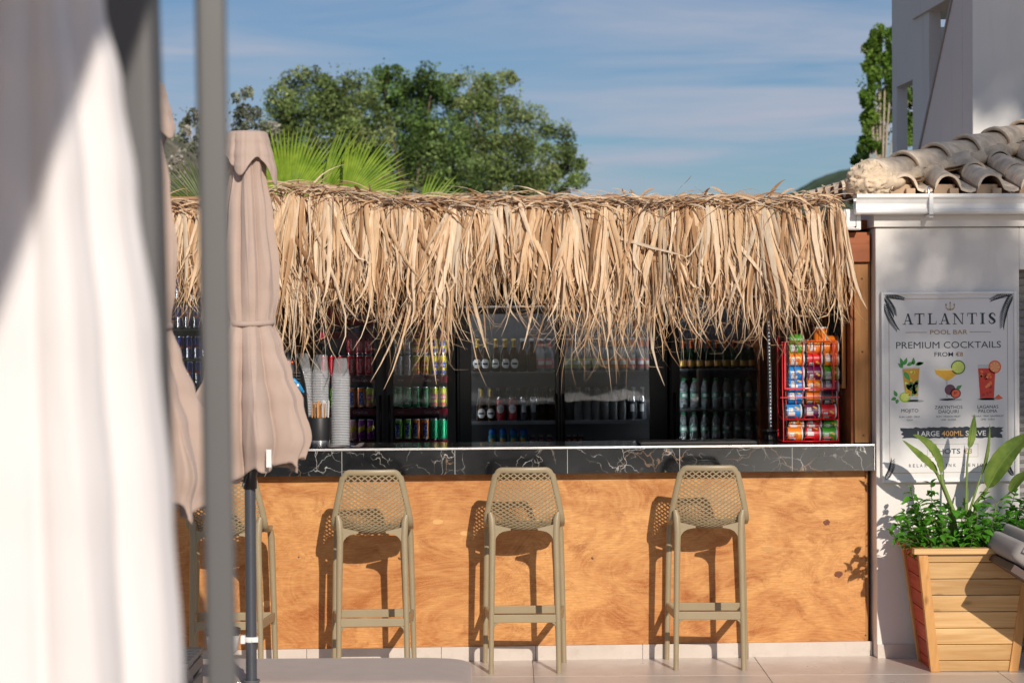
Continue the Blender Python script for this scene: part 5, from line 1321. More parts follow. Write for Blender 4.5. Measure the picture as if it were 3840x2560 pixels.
class Print:
    def __init__(s, y): s.mb = MB(); s.y = y
    def poly(s, pts, mi=0):
        a = 0
        for (p, q), (r_, t_) in zip(pts, pts[1:] + pts[:1]): a += p * t_ - r_ * q
        if a > 0: pts = pts[::-1]          # zoom y runs down
        v = [(L2(*p)[0], s.y, L2(*p)[1]) for p in pts]; s.mb.poly(v, mi)
    def rect(s, a, b, c, d, mi=0): s.poly([(a, b), (c, b), (c, d), (a, d)], mi)
    def text(s, t, x0, x1, base, cap, mi=0, bold=0.0):
        vs, fs, wd = text2d(t, bold); k = (x1 - x0) / wd; kc = cap / CAPH
        s.mb.add([(L2(x0 + a * k, base - b * kc)[0], s.y, L2(x0 + a * k, base - b * kc)[1]) for a, b in vs], fs, mi)
    def blob(s, cx, cy, rx, ry, mi=0, n=18, rot=0.0):
        s.poly([(cx + rx * cos(2*pi*k/n) * cos(rot) - ry * sin(2*pi*k/n) * sin(rot), cy + rx * cos(2*pi*k/n) * sin(rot) + ry * sin(2*pi*k/n) * cos(rot)) for k in range(n)], mi)
    def leaf(s, x, y, ang, ln, wd, mi=0, bow=0.0):
        n = 7; A = []; B = []
        for i in range(n + 1):
            q = i / n; w_ = wd * sin(pi * min(1, q ** 0.75)) ; a = ang + bow * q
            cx = x + ln * q * cos(a); cy = y + ln * q * sin(a); A.append((cx - w_ * sin(a), cy + w_ * cos(a))); B.append((cx + w_ * sin(a), cy - w_ * cos(a)))
        s.poly(A + B[::-1][1:-1], mi)
    def done(s, name, mats): return s.mb.build(name, mats, board) if s.mb.f else None
    def line(s, t, x0, x1, base, cap, mat, bold=0.0, name='lettering'):
        q = Print(s.y); q.text(t, x0, x1, base, cap, 0, bold); q.done(name, mat)
# border and rules
P_ = Print(0.0034)
for r_ in ((269, 134, 272, 1413), (1139, 134, 1142, 1413), (272, 134, 1139, 137), (272, 1410, 1139, 1413), (392, 380, 550, 384), (862, 380, 1020, 384), (545, 1202, 920, 1204), (545, 1297, 920, 1299), (545, 1204, 547, 1297), (918, 1204, 920, 1297)): P_.rect(*r_)
P_.done('gold_rules', GLD)
# serif title
P_ = Print(0.0030)
def serif(x, xw, y): P_.rect(x, y - 5, x + xw, y)
yb, yt = 324, 243
def LA(x, w_):
    P_.poly([(x + w_*0.14, yb), (x + w_*0.20, yb), (x + w_*0.50, yt + 8), (x + w_*0.47, yt)]); P_.poly([(x + w_*0.42, yt), (x + w_*0.58, yt), (x + w_*0.90, yb), (x + w_*0.70, yb)])
    P_.rect(x + w_*0.28, yb - 30, x + w_*0.66, yb - 25); serif(x, w_*0.34, yb); serif(x + w_*0.58, w_*0.42, yb)
def LT(x, w_):
    P_.rect(x + w_*0.41, yt, x + w_*0.60, yb); P_.rect(x, yt, x + w_, yt + 6); P_.poly([(x, yt), (x + 5, yt), (x + 3, yt + 24), (x, yt + 24)]); P_.poly([(x + w_ - 5, yt), (x + w_, yt), (x + w_, yt + 24), (x + w_ - 3, yt + 24)]); serif(x + w_*0.28, w_*0.45, yb)
def LL(x, w_):
    P_.rect(x + w_*0.14, yt, x + w_*0.36, yb); P_.rect(x, yb - 6, x + w_, yb); P_.poly([(x + w_ - 7, yb), (x + w_, yb - 26), (x + w_ + 2, yb - 26), (x + w_, yb)]); P_.rect(x, yt, x + w_*0.52, yt + 5)
def LN(x, w_):
    P_.rect(x + w_*0.14, yt, x + w_*0.20, yb); P_.rect(x + w_*0.84, yt, x + w_*0.90, yb); P_.poly([(x + w_*0.04, yt), (x + w_*0.24, yt), (x + w_*0.90, yb), (x + w_*0.80, yb)]); serif(x, w_*0.34, yb); P_.rect(x, yt, x + w_*0.2, yt + 5); P_.rect(x + w_*0.70, yt, x + w_*1.0, yt + 5)
def LI(x, w_): P_.rect(x + w_*0.28, yt, x + w_*0.74, yb); serif(x, w_, yb); P_.rect(x, yt, x + w_, yt + 5)
def LS(x, w_):
    pts = [(0.92, 0.26, 3), (0.84, 0.10, 3), (0.58, 0.02, 3.5), (0.28, 0.09, 6), (0.16, 0.24, 8), (0.30, 0.40, 9.5), (0.56, 0.52, 10), (0.82, 0.66, 9), (0.86, 0.82, 7), (0.66, 0.95, 4), (0.36, 0.97, 3.5), (0.12, 0.86, 3), (0.08, 0.70, 3)]
    Q = [(x + a * w_, yt + b * (yb - yt), r_) for a, b, r_ in pts]
    for (a, b, r_), (c, d, t_) in zip(Q, Q[1:]):
        l_ = math.hypot(c - a, d - b); nx, ny = -(d - b) / l_, (c - a) / l_; ex, ey = (c-a)/l_*1.5, (d-b)/l_*1.5
        P_.poly([(a - ex + nx*r_, b - ey + ny*r_), (c + ex + nx*t_, d + ey + ny*t_), (c + ex - nx*t_, d + ey - ny*t_), (a - ex - nx*r_, b - ey - ny*r_)])
LA(370, 80); LT(460, 70); LL(556, 62); LA(638, 84); LN(738, 84); LT(846, 70); LI(940, 36); LS(1002, 52)
P_.done('title_lettering', NAVY)
P_.line('PREMIUM COCKTAILS', 322, 1092, 499, 50, NAVY, 0.0); P_.line('FROM', 603, 740, 560, 33, NAVY, 0.004)
P_.line('MOJITO', 356, 482, 967, 26, NAVY, 0.0); P_.line('ZAKYNTHOS', 603, 806, 944, 25, NAVY, 0.001); P_.line('DAIQUIRI', 631, 777, 976, 25, NAVY, 0.001); P_.line('LAGANAS', 916, 1070, 944, 25, NAVY, 0.001); P_.line('PALOMA', 924, 1062, 976, 25, NAVY, 0.001)
P_.line('RUM · LIME · MINT', 342, 494, 1006, 12, NAVY, 0.0); P_.line('SODA', 395, 441, 1030, 12, NAVY, 0.0); P_.line('RUM · PASSION FRUIT', 615, 792, 1006, 12, NAVY, 0.0); P_.line('LIME · SUGAR', 648, 760, 1030, 12, NAVY, 0.0); P_.line('TEQUILA · PINK GRAPEFRUIT', 872, 1110, 1006, 12, NAVY, 0.0); P_.line('LIME · SODA', 942, 1044, 1030, 12, NAVY, 0.0)
P_.line('SHOTS', 596, 788, 1274, 38, NAVY, 0.008)
xx_ = 411
for wd_, a_, b_ in (('R', 411, 425), ('E', 440, 452), ('L', 468, 479), ('A', 492, 508), ('X', 522, 538), ('D', 620, 636), ('R', 652, 667), ('I', 682, 686), ('N', 703, 720), ('K', 738, 753), ('E', 848, 861), ('N', 878, 894), ('J', 908, 917), ('O', 933, 952), ('Y', 972, 990)): P_.line(wd_, a_, b_ + 2, 1370, 24, NAVY, 0.004)

P_ = Print(0.0028)
P_.line('POOL BAR', 572, 846, 397, 33, GLD, 0.003); P_.line('€8', 760, 812, 560, 32, GLD, 0.004); P_.line('€3', 812, 874, 1274, 38, GLD, 0.004); P_.blob(578, 1358, 4, 4); P_.blob(810, 1358, 4, 4)
for a_, b_ in ((690, 1), (720, 0), (750, -1)):
    P_.rect(a_ - 2, 175 if b_ else 160, a_ + 2, 205); P_.poly([(a_ - 6, 186 if b_ else 172), (a_, 168 if b_ else 156), (a_ + 6, 186 if b_ else 172)])
P_.poly([(688, 203), (694, 203), (704, 212), (736, 212), (746, 203), (752, 203), (740, 219), (700, 219)]); P_.rect(717, 205, 723, 224)
P_.done('trident_print', GLD)
P_ = Print(0.0031)                              # brush stroke banner
ed = random.Random(5)
up = [(348 + 760 * i / 40, 1080 + ed.uniform(-5, 5)) for i in range(41)]; lo = [(360 + 740 * i / 40, 1158 + ed.uniform(-4, 5)) for i in range(41)]
P_.poly(up[:2] + up[2:] + [(1090, 1100), (1106, 1110), (1080, 1125), (1096, 1138)] + lo[::-1] + [(376, 1140), (352, 1128), (370, 1112), (350, 1100)])
P_.done('brush_banner', NAVY)
P_ = Print(0.0024); P_.line('LARGE', 476, 636, 1143, 38, WHT, 0.012); P_.line('SERVE', 828, 978, 1143, 38, WHT, 0.012)
P_ = Print(0.0023); P_.text('400ML', 652, 812, 1143, 38, 0, 0.010); P_.done('tan_lettering', TAN)
# palm fronds in the corners
P_ = Print(0.0029)
def frond(x, y, ang, ln, n, lw, bow=0.0):
    global P_
    P_ = Print(0.0029)
    for i in range(n):
        q = i / n; a = ang + bow * q; cx = x + ln * q * cos(a); cy = y + ln * q * sin(a)
        l_ = lw * (1 - 0.5 * abs(q - 0.45) - 0.25 * q)
        for s_ in (1, -1): P_.leaf(cx, cy, a + s_ * 0.75, l_, 4.0 * (1 - 0.3 * q), 0, -s_ * 0.3)
    P_.leaf(x, y, ang, ln, 2.0, 0, bow); P_.done('palm_print', NAVY)
frond(245, 112, 0.08, 140, 12, 44, 0.1); frond(242, 122, 0.95, 150, 13, 62, 0.15); frond(240, 170, 1.30, 215, 16, 58, -0.2)
frond(1180, 104, 3.05, 170, 13, 50, -0.2); frond(1176, 112, 2.10, 250, 18, 70, -0.25)
frond(238, 1455, -0.95, 150, 12, 60, -0.3); frond(1178, 1440, -2.2, 130, 11, 50, 0.3)
# cocktail pictures
def col(n, r_, g_, b_): return pm('print ' + n, srgb(r_, g_, b_), 0.4, var=0.06, vs=60)
CM_ = [col('lime green', 150, 190, 40), col('mint green', 52, 142, 52), col('dark mint', 30, 92, 40), col('lemon', 226, 190, 50), col('lime flesh', 206, 222, 96), col('glass grey', 190, 196, 198), col('mango', 236, 178, 46), col('plum', 92, 36, 62), col('paloma red', 206, 46, 26), col('paloma orange', 238, 120, 50), col('grapefruit', 232, 100, 60), col('pale foam', 238, 226, 176), col('shadow grey', 176, 176, 178), col('amber', 196, 148, 36), col('ice', 240, 214, 150), col('rose', 244, 150, 96), col('deep red', 160, 24, 22)]
er = random.Random(9)
P_ = Print(0.0033); P_.blob(450, 885, 75, 10, 12); P_.blob(720, 878, 85, 9, 12); P_.blob(1000, 876, 85, 9, 12)
P_.poly([(362, 640), (495, 634), (480, 888), (386, 888)], 5); P_.poly([(600, 650), (780, 650), (770, 690), (705, 738), (685, 738), (615, 690)], 5); P_.rect(685, 738, 699, 860, 5); P_.blob(695, 873, 60, 9, 5); P_.poly([(920, 622), (1052, 622), (1040, 882), (936, 882)], 5)
P_.done('glass_print', CM_)
P_ = Print(0.0028)
P_.poly([(368, 650), (491, 645), (477, 855), (389, 855)], 13); P_.poly([(602, 660), (778, 660), (768, 690), (704, 735), (688, 735), (616, 690)], 6); P_.poly([(923, 650), (1050, 650), (1037, 866), (938, 866)], 8)
P_.blob(776, 640, 53, 52, 2); P_.blob(1046, 640, 47, 48, 10); P_.blob(716, 805, 40, 40, 7); P_.blob(757, 832, 39, 36, 7); P_.blob(383, 856, 40, 37, 0); P_.poly([(1040, 870), (1072, 842), (1106, 872), (1075, 880)], 10)
for x_, y_, a_, l_ in ((372, 640, -2.4, 50), (372, 625, -1.9, 62), (380, 620, -1.2, 60), (400, 622, -0.4, 60), (450, 620, -1.6, 55), (462, 620, -0.3, 65), (470, 612, -0.05, 55), (325, 850, -2.0, 50), (320, 860, 2.8, 40), (330, 870, 1.8, 35), (762, 800, -0.6, 50)): P_.leaf(x_, y_, a_, l_, 13, 1)
P_.done('drink_print', CM_)
P_ = Print(0.0022)
for _ in range(16): P_.blob(er.uniform(385, 476), er.uniform(670, 840), er.uniform(7, 17), er.uniform(7, 15), er.choice((3, 3, 14, 4)), 7, er.random())
for x_, y_, a_, l_ in ((380, 670, 1.0, 80), (480, 730, 2.0, 110), (420, 740, 1.1, 95), (395, 760, 0.9, 70), (470, 800, 2.2, 60)): P_.leaf(x_, y_, a_, l_, 17, er.choice((1, 2)))
P_.rect(388, 845, 478, 862, 5); P_.done('mojito_print', CM_); P_ = Print(0.0022)
for _ in range(18): P_.blob(er.uniform(940, 1032), er.uniform(665, 850), er.uniform(9, 18), er.uniform(9, 17), er.choice((9, 9, 15, 8, 16)), 6, er.random() * 3)
P_.done('paloma_print', CM_); P_ = Print(0.0022); P_.blob(690, 655, 92, 9, 11); P_.done('foam_print', CM_)
for a_ in ((776, 640, 45, 44, 4), (1046, 640, 38, 39, 15), (757, 832, 30, 28, 10), (383, 854, 32, 30, 4)): P_ = Print(0.0021); P_.blob(*a_); P_.done('fruit_slice_print', CM_)
P_ = Print(0.0017)
for k in range(7):
    a = k * pi / 3.5
    for cx, cy, r_ in ((776, 640, 40), (1046, 640, 34), (383, 854, 27)): P_.poly([(cx, cy), (cx + r_*cos(a), cy + r_*sin(a)), (cx + r_*cos(a+0.12), cy + r_*sin(a+0.12))], 11)
for k in range(9): P_.blob(757 + er.uniform(-13, 13), 834 + er.uniform(-12, 12), 3.5, 3.5, 7, 6)
P_.done('slice_print', CM_)
# ================================================================ FOLDED PARASOLS
def lerp_tab(tab, z):
    if z <= tab[0][0]: return tab[0][1]
    for (a, b), (c, d) in zip(tab, tab[1:]):
        if z <= c:
            q = (z - a) / (c - a); q = q * q * (3 - 2 * q); return b + (d - b) * q
    return tab[-1][1]
def canopy(prof, nf, amp, seed, hem, rows=90, seg=168, twist=0.25, wr=0.06, skew=0.35, ph=0.0):
    """folded canvas: pleats around a pole; prof and amp are tables over height"""
    rg = random.Random(seed); fo = [rg.uniform(0.75, 1.25) for _ in range(nf)]; fp = [rg.uniform(-0.18, 0.18) for _ in range(nf)]
    zb, ztp_ = prof[0][0], prof[-1][0]; vs = []
    for i in range(rows + 1):
        q = i / rows
        for k in range(seg):
            th_ = 2 * pi * k / seg; f_ = (k / seg * nf + ph) % nf; idx = int(f_) % nf; fr = f_ - int(f_)
            hz = hem(th_)
            z = zb + hz * (1 - q) ** 3 + (ztp_ - zb) * q
            R0_ = lerp_tab(prof, z); A_ = lerp_tab(amp, z) * fo[idx]
            pl = sin(pi * min(1, max(0, fr + fp[idx] * sin(2 * pi * fr) * 0.4)))          # ridge in the middle of a pleat
            pl = pl ** 0.6
            r_ = R0_ * (1 - A_ + A_ * pl)
            nz = mnoise.fractal(Vector((cos(th_) * 1.8 + seed, sin(th_) * 1.8, z * 2.2)), 1.0, 2.0, 3)
            r_ *= 1 + wr * nz
            rd = 1 - 2 * abs(mnoise.noise(Vector((cos(th_) * 3.4 + seed * 2, sin(th_) * 3.4, z * 1.3))))
            r_ *= 1 + wr * 0.9 * max(0, rd) ** 3
            if 0.47 < fr < 0.53: r_ += 0.0022
            if (z - zb - hz * (1 - q) ** 3) < 0.028: r_ += 0.0016
            a = th_ + twist * (ztp_ - z) + skew * A_ * sin(2 * pi * fr + 0.6) / nf * 3.2
            vs.append((r_ * cos(a), r_ * sin(a), z))
    fs = [(i*seg+k, i*seg+(k+1) % seg, (i+1)*seg+(k+1) % seg, (i+1)*seg+k) for i in range(rows) for k in range(seg)]
    return vs, fs
ZU = 8.9
def uz(v, d): return EYE + (1185 - v) * d / FPX
def make_parasol():
    k = ZU / FPX
    t = thing('folded_parasol', '', 'parasol')
    prof = [(uz(1735, ZU), 205*k), (uz(1640, ZU), 236*k), (uz(1500, ZU), 200*k), (uz(1400, ZU), 160*k), (uz(1300, ZU), 124*k), (uz(1202, ZU), 92*k), (uz(1100, ZU), 106*k), (uz(1000, ZU), 110*k), (uz(800, ZU), 90*k), (uz(640, ZU), 66*k), (uz(520, ZU), 60*k), (uz(490, ZU), 20*k)]
    amp = [(uz(1735, ZU), 0.52), (uz(1400, ZU), 0.48), (uz(1260, ZU), 0.30), (uz(1202, ZU), 0.14), (uz(1130, ZU), 0.26), (uz(900, ZU), 0.40), (uz(600, ZU), 0.30), (uz(490, ZU), 0.1)]
    hem = lambda a: 0.035 * sin(a * 3 + 0.5) + 0.04 * sin(a * 2 + 2.2) + 0.018 * sin(a * 8)
    vs, fs = canopy(prof, 8, amp, 3, hem, 120, 320, 0.22, 0.05, 0.5)
    mb = MB(); mb.add(vs, fs, 0, True); cn = mb.build('canopy', MAT['taupe'], t); sd = cn.modifiers.new('solid', 'SOLIDIFY'); sd.thickness = 0.003
    # draped vent cap
    capp = [(uz(630, ZU), 108*k), (uz(585, ZU), 98*k), (uz(530, ZU), 84*k), (uz(497, ZU), 76*k), (uz(488, ZU), 62*k), (uz(484, ZU), 4*k)]
    vs, fs = canopy(capp, 5, [(uz(630, ZU), 0.20), (uz(560, ZU), 0.12), (uz(490, ZU), 0.02)], 8, lambda a: 0.050 * sin(a * 4 + 0.9) + 0.02 * sin(2 * a), 30, 140, 0.0, 0.04, 0.3)
    mb = MB(); mb.add(vs, fs, 0, True); cp = mb.build('vent_cap', MAT['taupe'], t); sd = cp.modifiers.new('solid', 'SOLIDIFY'); sd.thickness = 0.003
    # tie strap
    rt = 95*k; mb = MB(); zz = uz(1202, ZU); n = 60
    vs = []
    for i in range(n):
        a = 2*pi*i/n; rr = rt * (1.0 + 0.02*sin(5*a)); z_ = zz + 0.006*sin(a + 0.6)
        for dr, dz in ((0.002, -0.010), (0.0045, 0.0), (0.002, 0.010), (-0.006, 0.010), (-0.006, -0.010)): vs.append(((rr+dr)*cos(a), (rr+dr)*sin(a), z_+dz))
    mb.add(vs, [(i*5+q, ((i+1) % n)*5+q, ((i+1) % n)*5+(q+1) % 5, i*5+(q+1) % 5) for i in range(n) for q in range(5)], 0, True); mb.build('tie_strap', MAT['taupe'], t)
    # pole, finial, runner, handle
    rp = 20.5*k; mb = MB(); mb.tube([(0, 0, 0.05), (0, 0, uz(500, ZU))], rp, 20); mb.build('pole', MAT['pole'], t)
    mb = MB(); zz = uz(1800, ZU); mb.lathe([(rp, zz - 0.03), (rp*1.25, zz - 0.028), (rp*1.3, zz + 0.03), (rp*1.7, zz + 0.05), (rp*1.8, zz + 0.12), (rp, zz + 0.13)], 20)
    rn = mb.build('runner', MAT['black'], t)
    mb = MB(); mb.tube([(-0.02, -0.03, zz + 0.05), (-0.035, -0.045, zz + 0.01), (-0.045, -0.05, zz - 0.015)], [0.007, 0.006, 0.005], 8); mb.build('catch', MAT['pole'], rn)
    for k2 in range(8):
        a = 2*pi*k2/8 + 0.3; mb = MB(); mb.tube([(0.03*cos(a), 0.03*sin(a), uz(560, ZU)), (0.055*cos(a), 0.055*sin(a), uz(1200, ZU)), (0.12*cos(a), 0.12*sin(a), uz(1640, ZU))], 0.005, 6); mb.build('rib', MAT['pole'], t)
    # base sleeve and plate
    zz = uz(2543, ZU)
    mb = MB(); mb.lathe([(rp*1.02, zz - 0.004), (rp*1.55, zz), (rp*1.6, zz - 0.006), (rp*1.35, zz - 0.014), (rp*1.35, 0.06)], 20); sv = mb.build('sleeve', MAT['mast'], t)
    mb = MB(); mb.tube([(-rp*1.3, 0, zz - 0.02), (-rp*2.6, 0, zz - 0.005), (-rp*2.7, 0, zz - 0.05)], 0.005, 8); mb.build('clamp_screw', MAT['steel'], sv)
    mb = MB(); mb.lathe([(0.0, 0.0), (0.26, 0.0), (0.26, 0.04), (0.24, 0.055), (rp*1.5, 0.065), (0.0, 0.066)], 36); mb.build('base_plate', pm('grey concrete base', (0.22, 0.22, 0.22), 0.8), t)
    for a, b in ((-0.95, 0.030), (-1.35, 0.022)):
        rr = 226*k; mb = MB(); mb.patch(rr * 0.92, a + pi/2 - 0.04, a + pi/2 + 0.05, uz(1750, ZU), uz(1690, ZU), 0); 
    return t
par = make_parasol()
pos = at(942, 2400, ZU); par.location = (pos.x, pos.y, 0); par.rotation_euler = (0, 0, radians(20))
tag(par, 'closed taupe canvas parasol tied at the waist on a dark grey pole', 'parasol', 'closed taupe parasols')
# white care label on the hem
lb_c = at(1008, 1718, ZU - 0.235)
mb = MB(); mb.box(-0.010, 0.010, -0.001, 0.001, -0.035, 0.035); lbl_ = mb.build('care_label', WHT, par); 
d_ = lb_c - Vector(par.location); rzp = -par.rotation_euler[2]
lbl_.location = (d_.x * cos(rzp) - d_.y * sin(rzp), d_.x * sin(rzp) + d_.y * cos(rzp), d_.z); lbl_.rotation_euler = (0, 0, rzp)
p2_ = at(530, 2000, 7.0)
dup(par, (p2_.x, p2_.y, 0), radians(100), 'closed taupe canvas parasol behind the thick grey mast')

# clip-on cup tray on the pole
tr_ = thing('pole_cup_holder', 'white clip-on cup tray with dark rim clamped to the parasol pole', 'cup holder', at(942, 2395, ZU))
k = ZU / FPX
mb = MB(); rp = 20.5 * k
mb.lathe([(rp + 0.001, -0.011), (rp + 0.006, -0.011), (rp + 0.007, 0.011), (rp + 0.001, 0.011), (rp + 0.001, -0.011)], 24); mb.box(-0.042, -rp - 0.001, -0.014, 0.014, -0.017, 0.017); mb.box(rp*0.2, rp + 0.008, -rp - 0.012, -rp - 0.002, -0.009, 0.011)
mb.build('clamp', MAT['white_plastic'], tr_, bevel=0.002)
cx = -0.115; mb = MB(); seg = 32
prof_ = [(0.0, -0.058), (0.048, -0.056), (0.062, -0.040), (0.066, 0.0), (0.067, 0.020)]
mb.lathe(prof_ + [(0.064, 0.020), (0.060, -0.038), (0.0, -0.052)], seg, 0, (cx, 0, 0)); mb.build('bowl', MAT['white_plastic'], tr_)
mb = MB(); mb.lathe([(0.0675, 0.0205), (0.072, 0.022), (0.073, 0.044), (0.069, 0.046), (0.0645, 0.044), (0.064, 0.021)], seg, 0, (cx, 0, 0)); mb.build('rim', pm('dark rim plastic', (0.05, 0.04, 0.04), 0.4), tr_)

# ---------------------------------------------------------------- near blurred things
ZN = 2.6
ap = at(150, 1280, ZN)
near = thing('white_parasol', 'closed off-white parasol canvas hanging in thick soft folds', 'parasol', (ap.x, ap.y, 0))
kn = ZN / FPX
def nz_(v): return EYE + (1185 - v) * kn
prof = [(1.15, 560*kn), (nz_(2560), 528*kn), (nz_(1900), 480*kn), (nz_(1280), 430*kn), (nz_(700), 355*kn), (nz_(310), 303*kn), (nz_(0), 240*kn), (2.45, 150*kn), (2.62, 90*kn), (2.68, 25*kn)]
vs, fs = canopy(prof, 9, [(1.15, 0.22), (1.7, 0.19), (2.2, 0.22), (2.68, 0.1)], 21, lambda a: 0.03 * sin(3 * a), 90, 200, 0.16, 0.03, 0.3, 0.3)
mb = MB(); mb.add(vs, fs, 0, True); cn = mb.build('canopy', MAT['cream'], near); sd = cn.modifiers.new('solid', 'SOLIDIFY'); sd.thickness = 0.003
mb = MB(); mb.tube([(0, 0, 0.06), (0, 0, 2.75)], 0.019, 16); mb.build('pole', MAT['mast'], near)
mb = MB(); mb.lathe([(0.0, 0.0), (0.25, 0.0), (0.25, 0.05), (0.22, 0.06), (0.0, 0.065)], 32); mb.build('base_plate', pm('grey concrete base', (0.22, 0.22, 0.22), 0.8), near)
mb = MB(); mb.lathe([(0.0, 2.70), (0.03, 2.71), (0.03, 2.76), (0.0, 2.79)], 16); mb.build('finial', MAT['mast'], near)

def mast(name, label, cat, ub, vb, ut, vt, depth, sx, sy, rz, hgt):
    a = at(ub, vb, depth); b = at(ut, vt, depth); d = (b - a) / (b.z - a.z)
    g0 = a - d * a.z; top = a + d * (hgt - a.z)
    t = thing(name, label, cat, (g0.x, g0.y, 0)); mb = MB()
    n = 7; ring = []
    for cxs, cys, a0 in ((1, 1, 0), (-1, 1, pi/2), (-1, -1, pi), (1, -1, 3*pi/2)):
        for i in range(n):
            aa = a0 + pi/2 * i / (n - 1); rr = 0.35 * min(sx, sy)
            ring.append((cxs * (sx - rr) + rr * cos(aa), cys * (sy - rr) + rr * sin(aa)))
    m = len(ring); vs = []
    for z_ in (0.012, hgt):
        o_ = d * z_
        for x_, y_ in ring: vs.append((x_ * cos(rz) - y_ * sin(rz) + o_.x, x_ * sin(rz) + y_ * cos(rz) + o_.y, z_))
    mb.add(vs, [(i, (i+1) % m, (i+1) % m + m, i + m) for i in range(m)], 0, True); mb.add(vs[m:], [tuple(range(m))]); mb.build('tube', MAT['mast'], t)
    mb = MB(); mb.box(-0.09, 0.09, -0.09, 0.09, 0.0, 0.012); mb.build('foot_plate', MAT['mast'], t, bevel=0.003)
    o_ = d * hgt; mb = MB(); mb.box(o_.x - sx*1.05, o_.x + sx*1.05, o_.y - sy*1.05, o_.y + sy*1.05, hgt + 0.0005, hgt + 0.02); mb.build('end_cap', MAT['black'], t, bevel=0.004)
    return t
k3 = 3.0 / FPX
mast('parasol_mast', 'thick grey metal mast rising directly behind the off-white parasol', 'mast', 535, 2200, 470, 0, 3.05, 118 * 3.05 / FPX, 0.04, -YAW, 2.9)
mast('metal_post', 'slim grey metal post standing free between the parasols', 'post', 831, 2560, 789, 0, 3.15, 57 * 3.15 / FPX, 0.020, -YAW + radians(10), 2.75)

# unseen open parasol, placed and enlarged to shade the upper near canvas
oc = thing('unseen_parasol', 'unseen open square parasol added to shade the near canvas', 'parasol', cf(-1.50, 0.05, 0))
mb = MB(); E = 1.55; ZO = 3.02; pk = ZO + 0.42
cen = Vector((0, 0, pk)); cs_ = [Vector((E * 1.02, E * 1.15, ZO)), Vector((-E * 1.7, E * 1.15, ZO)), Vector((-E * 1.7, -E * 1.5, ZO)), Vector((E * 1.02, -E * 1.5, ZO))]
for a, b in zip(cs_, cs_[1:] + cs_[:1]): mb.add([a, b, cen], [(0, 1, 2)])
cn = mb.build('canopy', MAT['taupe'], oc); sd = cn.modifiers.new('solid', 'SOLIDIFY'); sd.thickness = 0.004
mb = MB(); mb.tube([(0, 0, 0.05), (0, 0, pk)], 0.024, 16); mb.build('pole', MAT['mast'], oc)
for c0 in cs_: mb = MB(); mb.tube([Vector((0, 0, pk - 0.03)), c0 - Vector((0, 0, 0.02))], 0.008, 6); mb.build('rib', MAT['mast'], oc)
mb = MB(); mb.lathe([(0.0, 0.0), (0.28, 0.0), (0.28, 0.05), (0.0, 0.065)], 32); mb.build('base_plate', pm('grey concrete base', (0.22, 0.22, 0.22), 0.8), oc)
oc.rotation_euler = (0, 0, -YAW + radians(6.3))

# ================================================================ LOUNGERS
def pad(mb, L_, W2, T_, z0, x0=0.0, rnd=0.035, n=26, m=12, dome=0.012, mi=0, seams=False):
    """rounded mattress block, x along, rounded corners and edges"""
    vs = []; fs = []
    def sup(a, e): return math.copysign(abs(a) ** e, a)
    R_ = 40; C_ = 16
    for i in range(C_ + 1):
        ph = -pi/2 + pi * i / C_
        for k_ in range(R_):
            th_ = 2*pi*k_/R_
            vs.append((x0 + L_/2 + L_/2 * sup(cos(th_), 0.14) * sup(cos(ph), 0.20), W2 * sup(sin(th_), 0.14) * sup(cos(ph), 0.20), z0 + T_/2 + T_/2 * sup(sin(ph), 0.45)))
    for i in range(C_):
        for k_ in range(R_): fs.append((i*R_+k_, i*R_+(k_+1) % R_, (i+1)*R_+(k_+1) % R_, (i+1)*R_+k_))
    mb.add(vs, fs, mi, True)
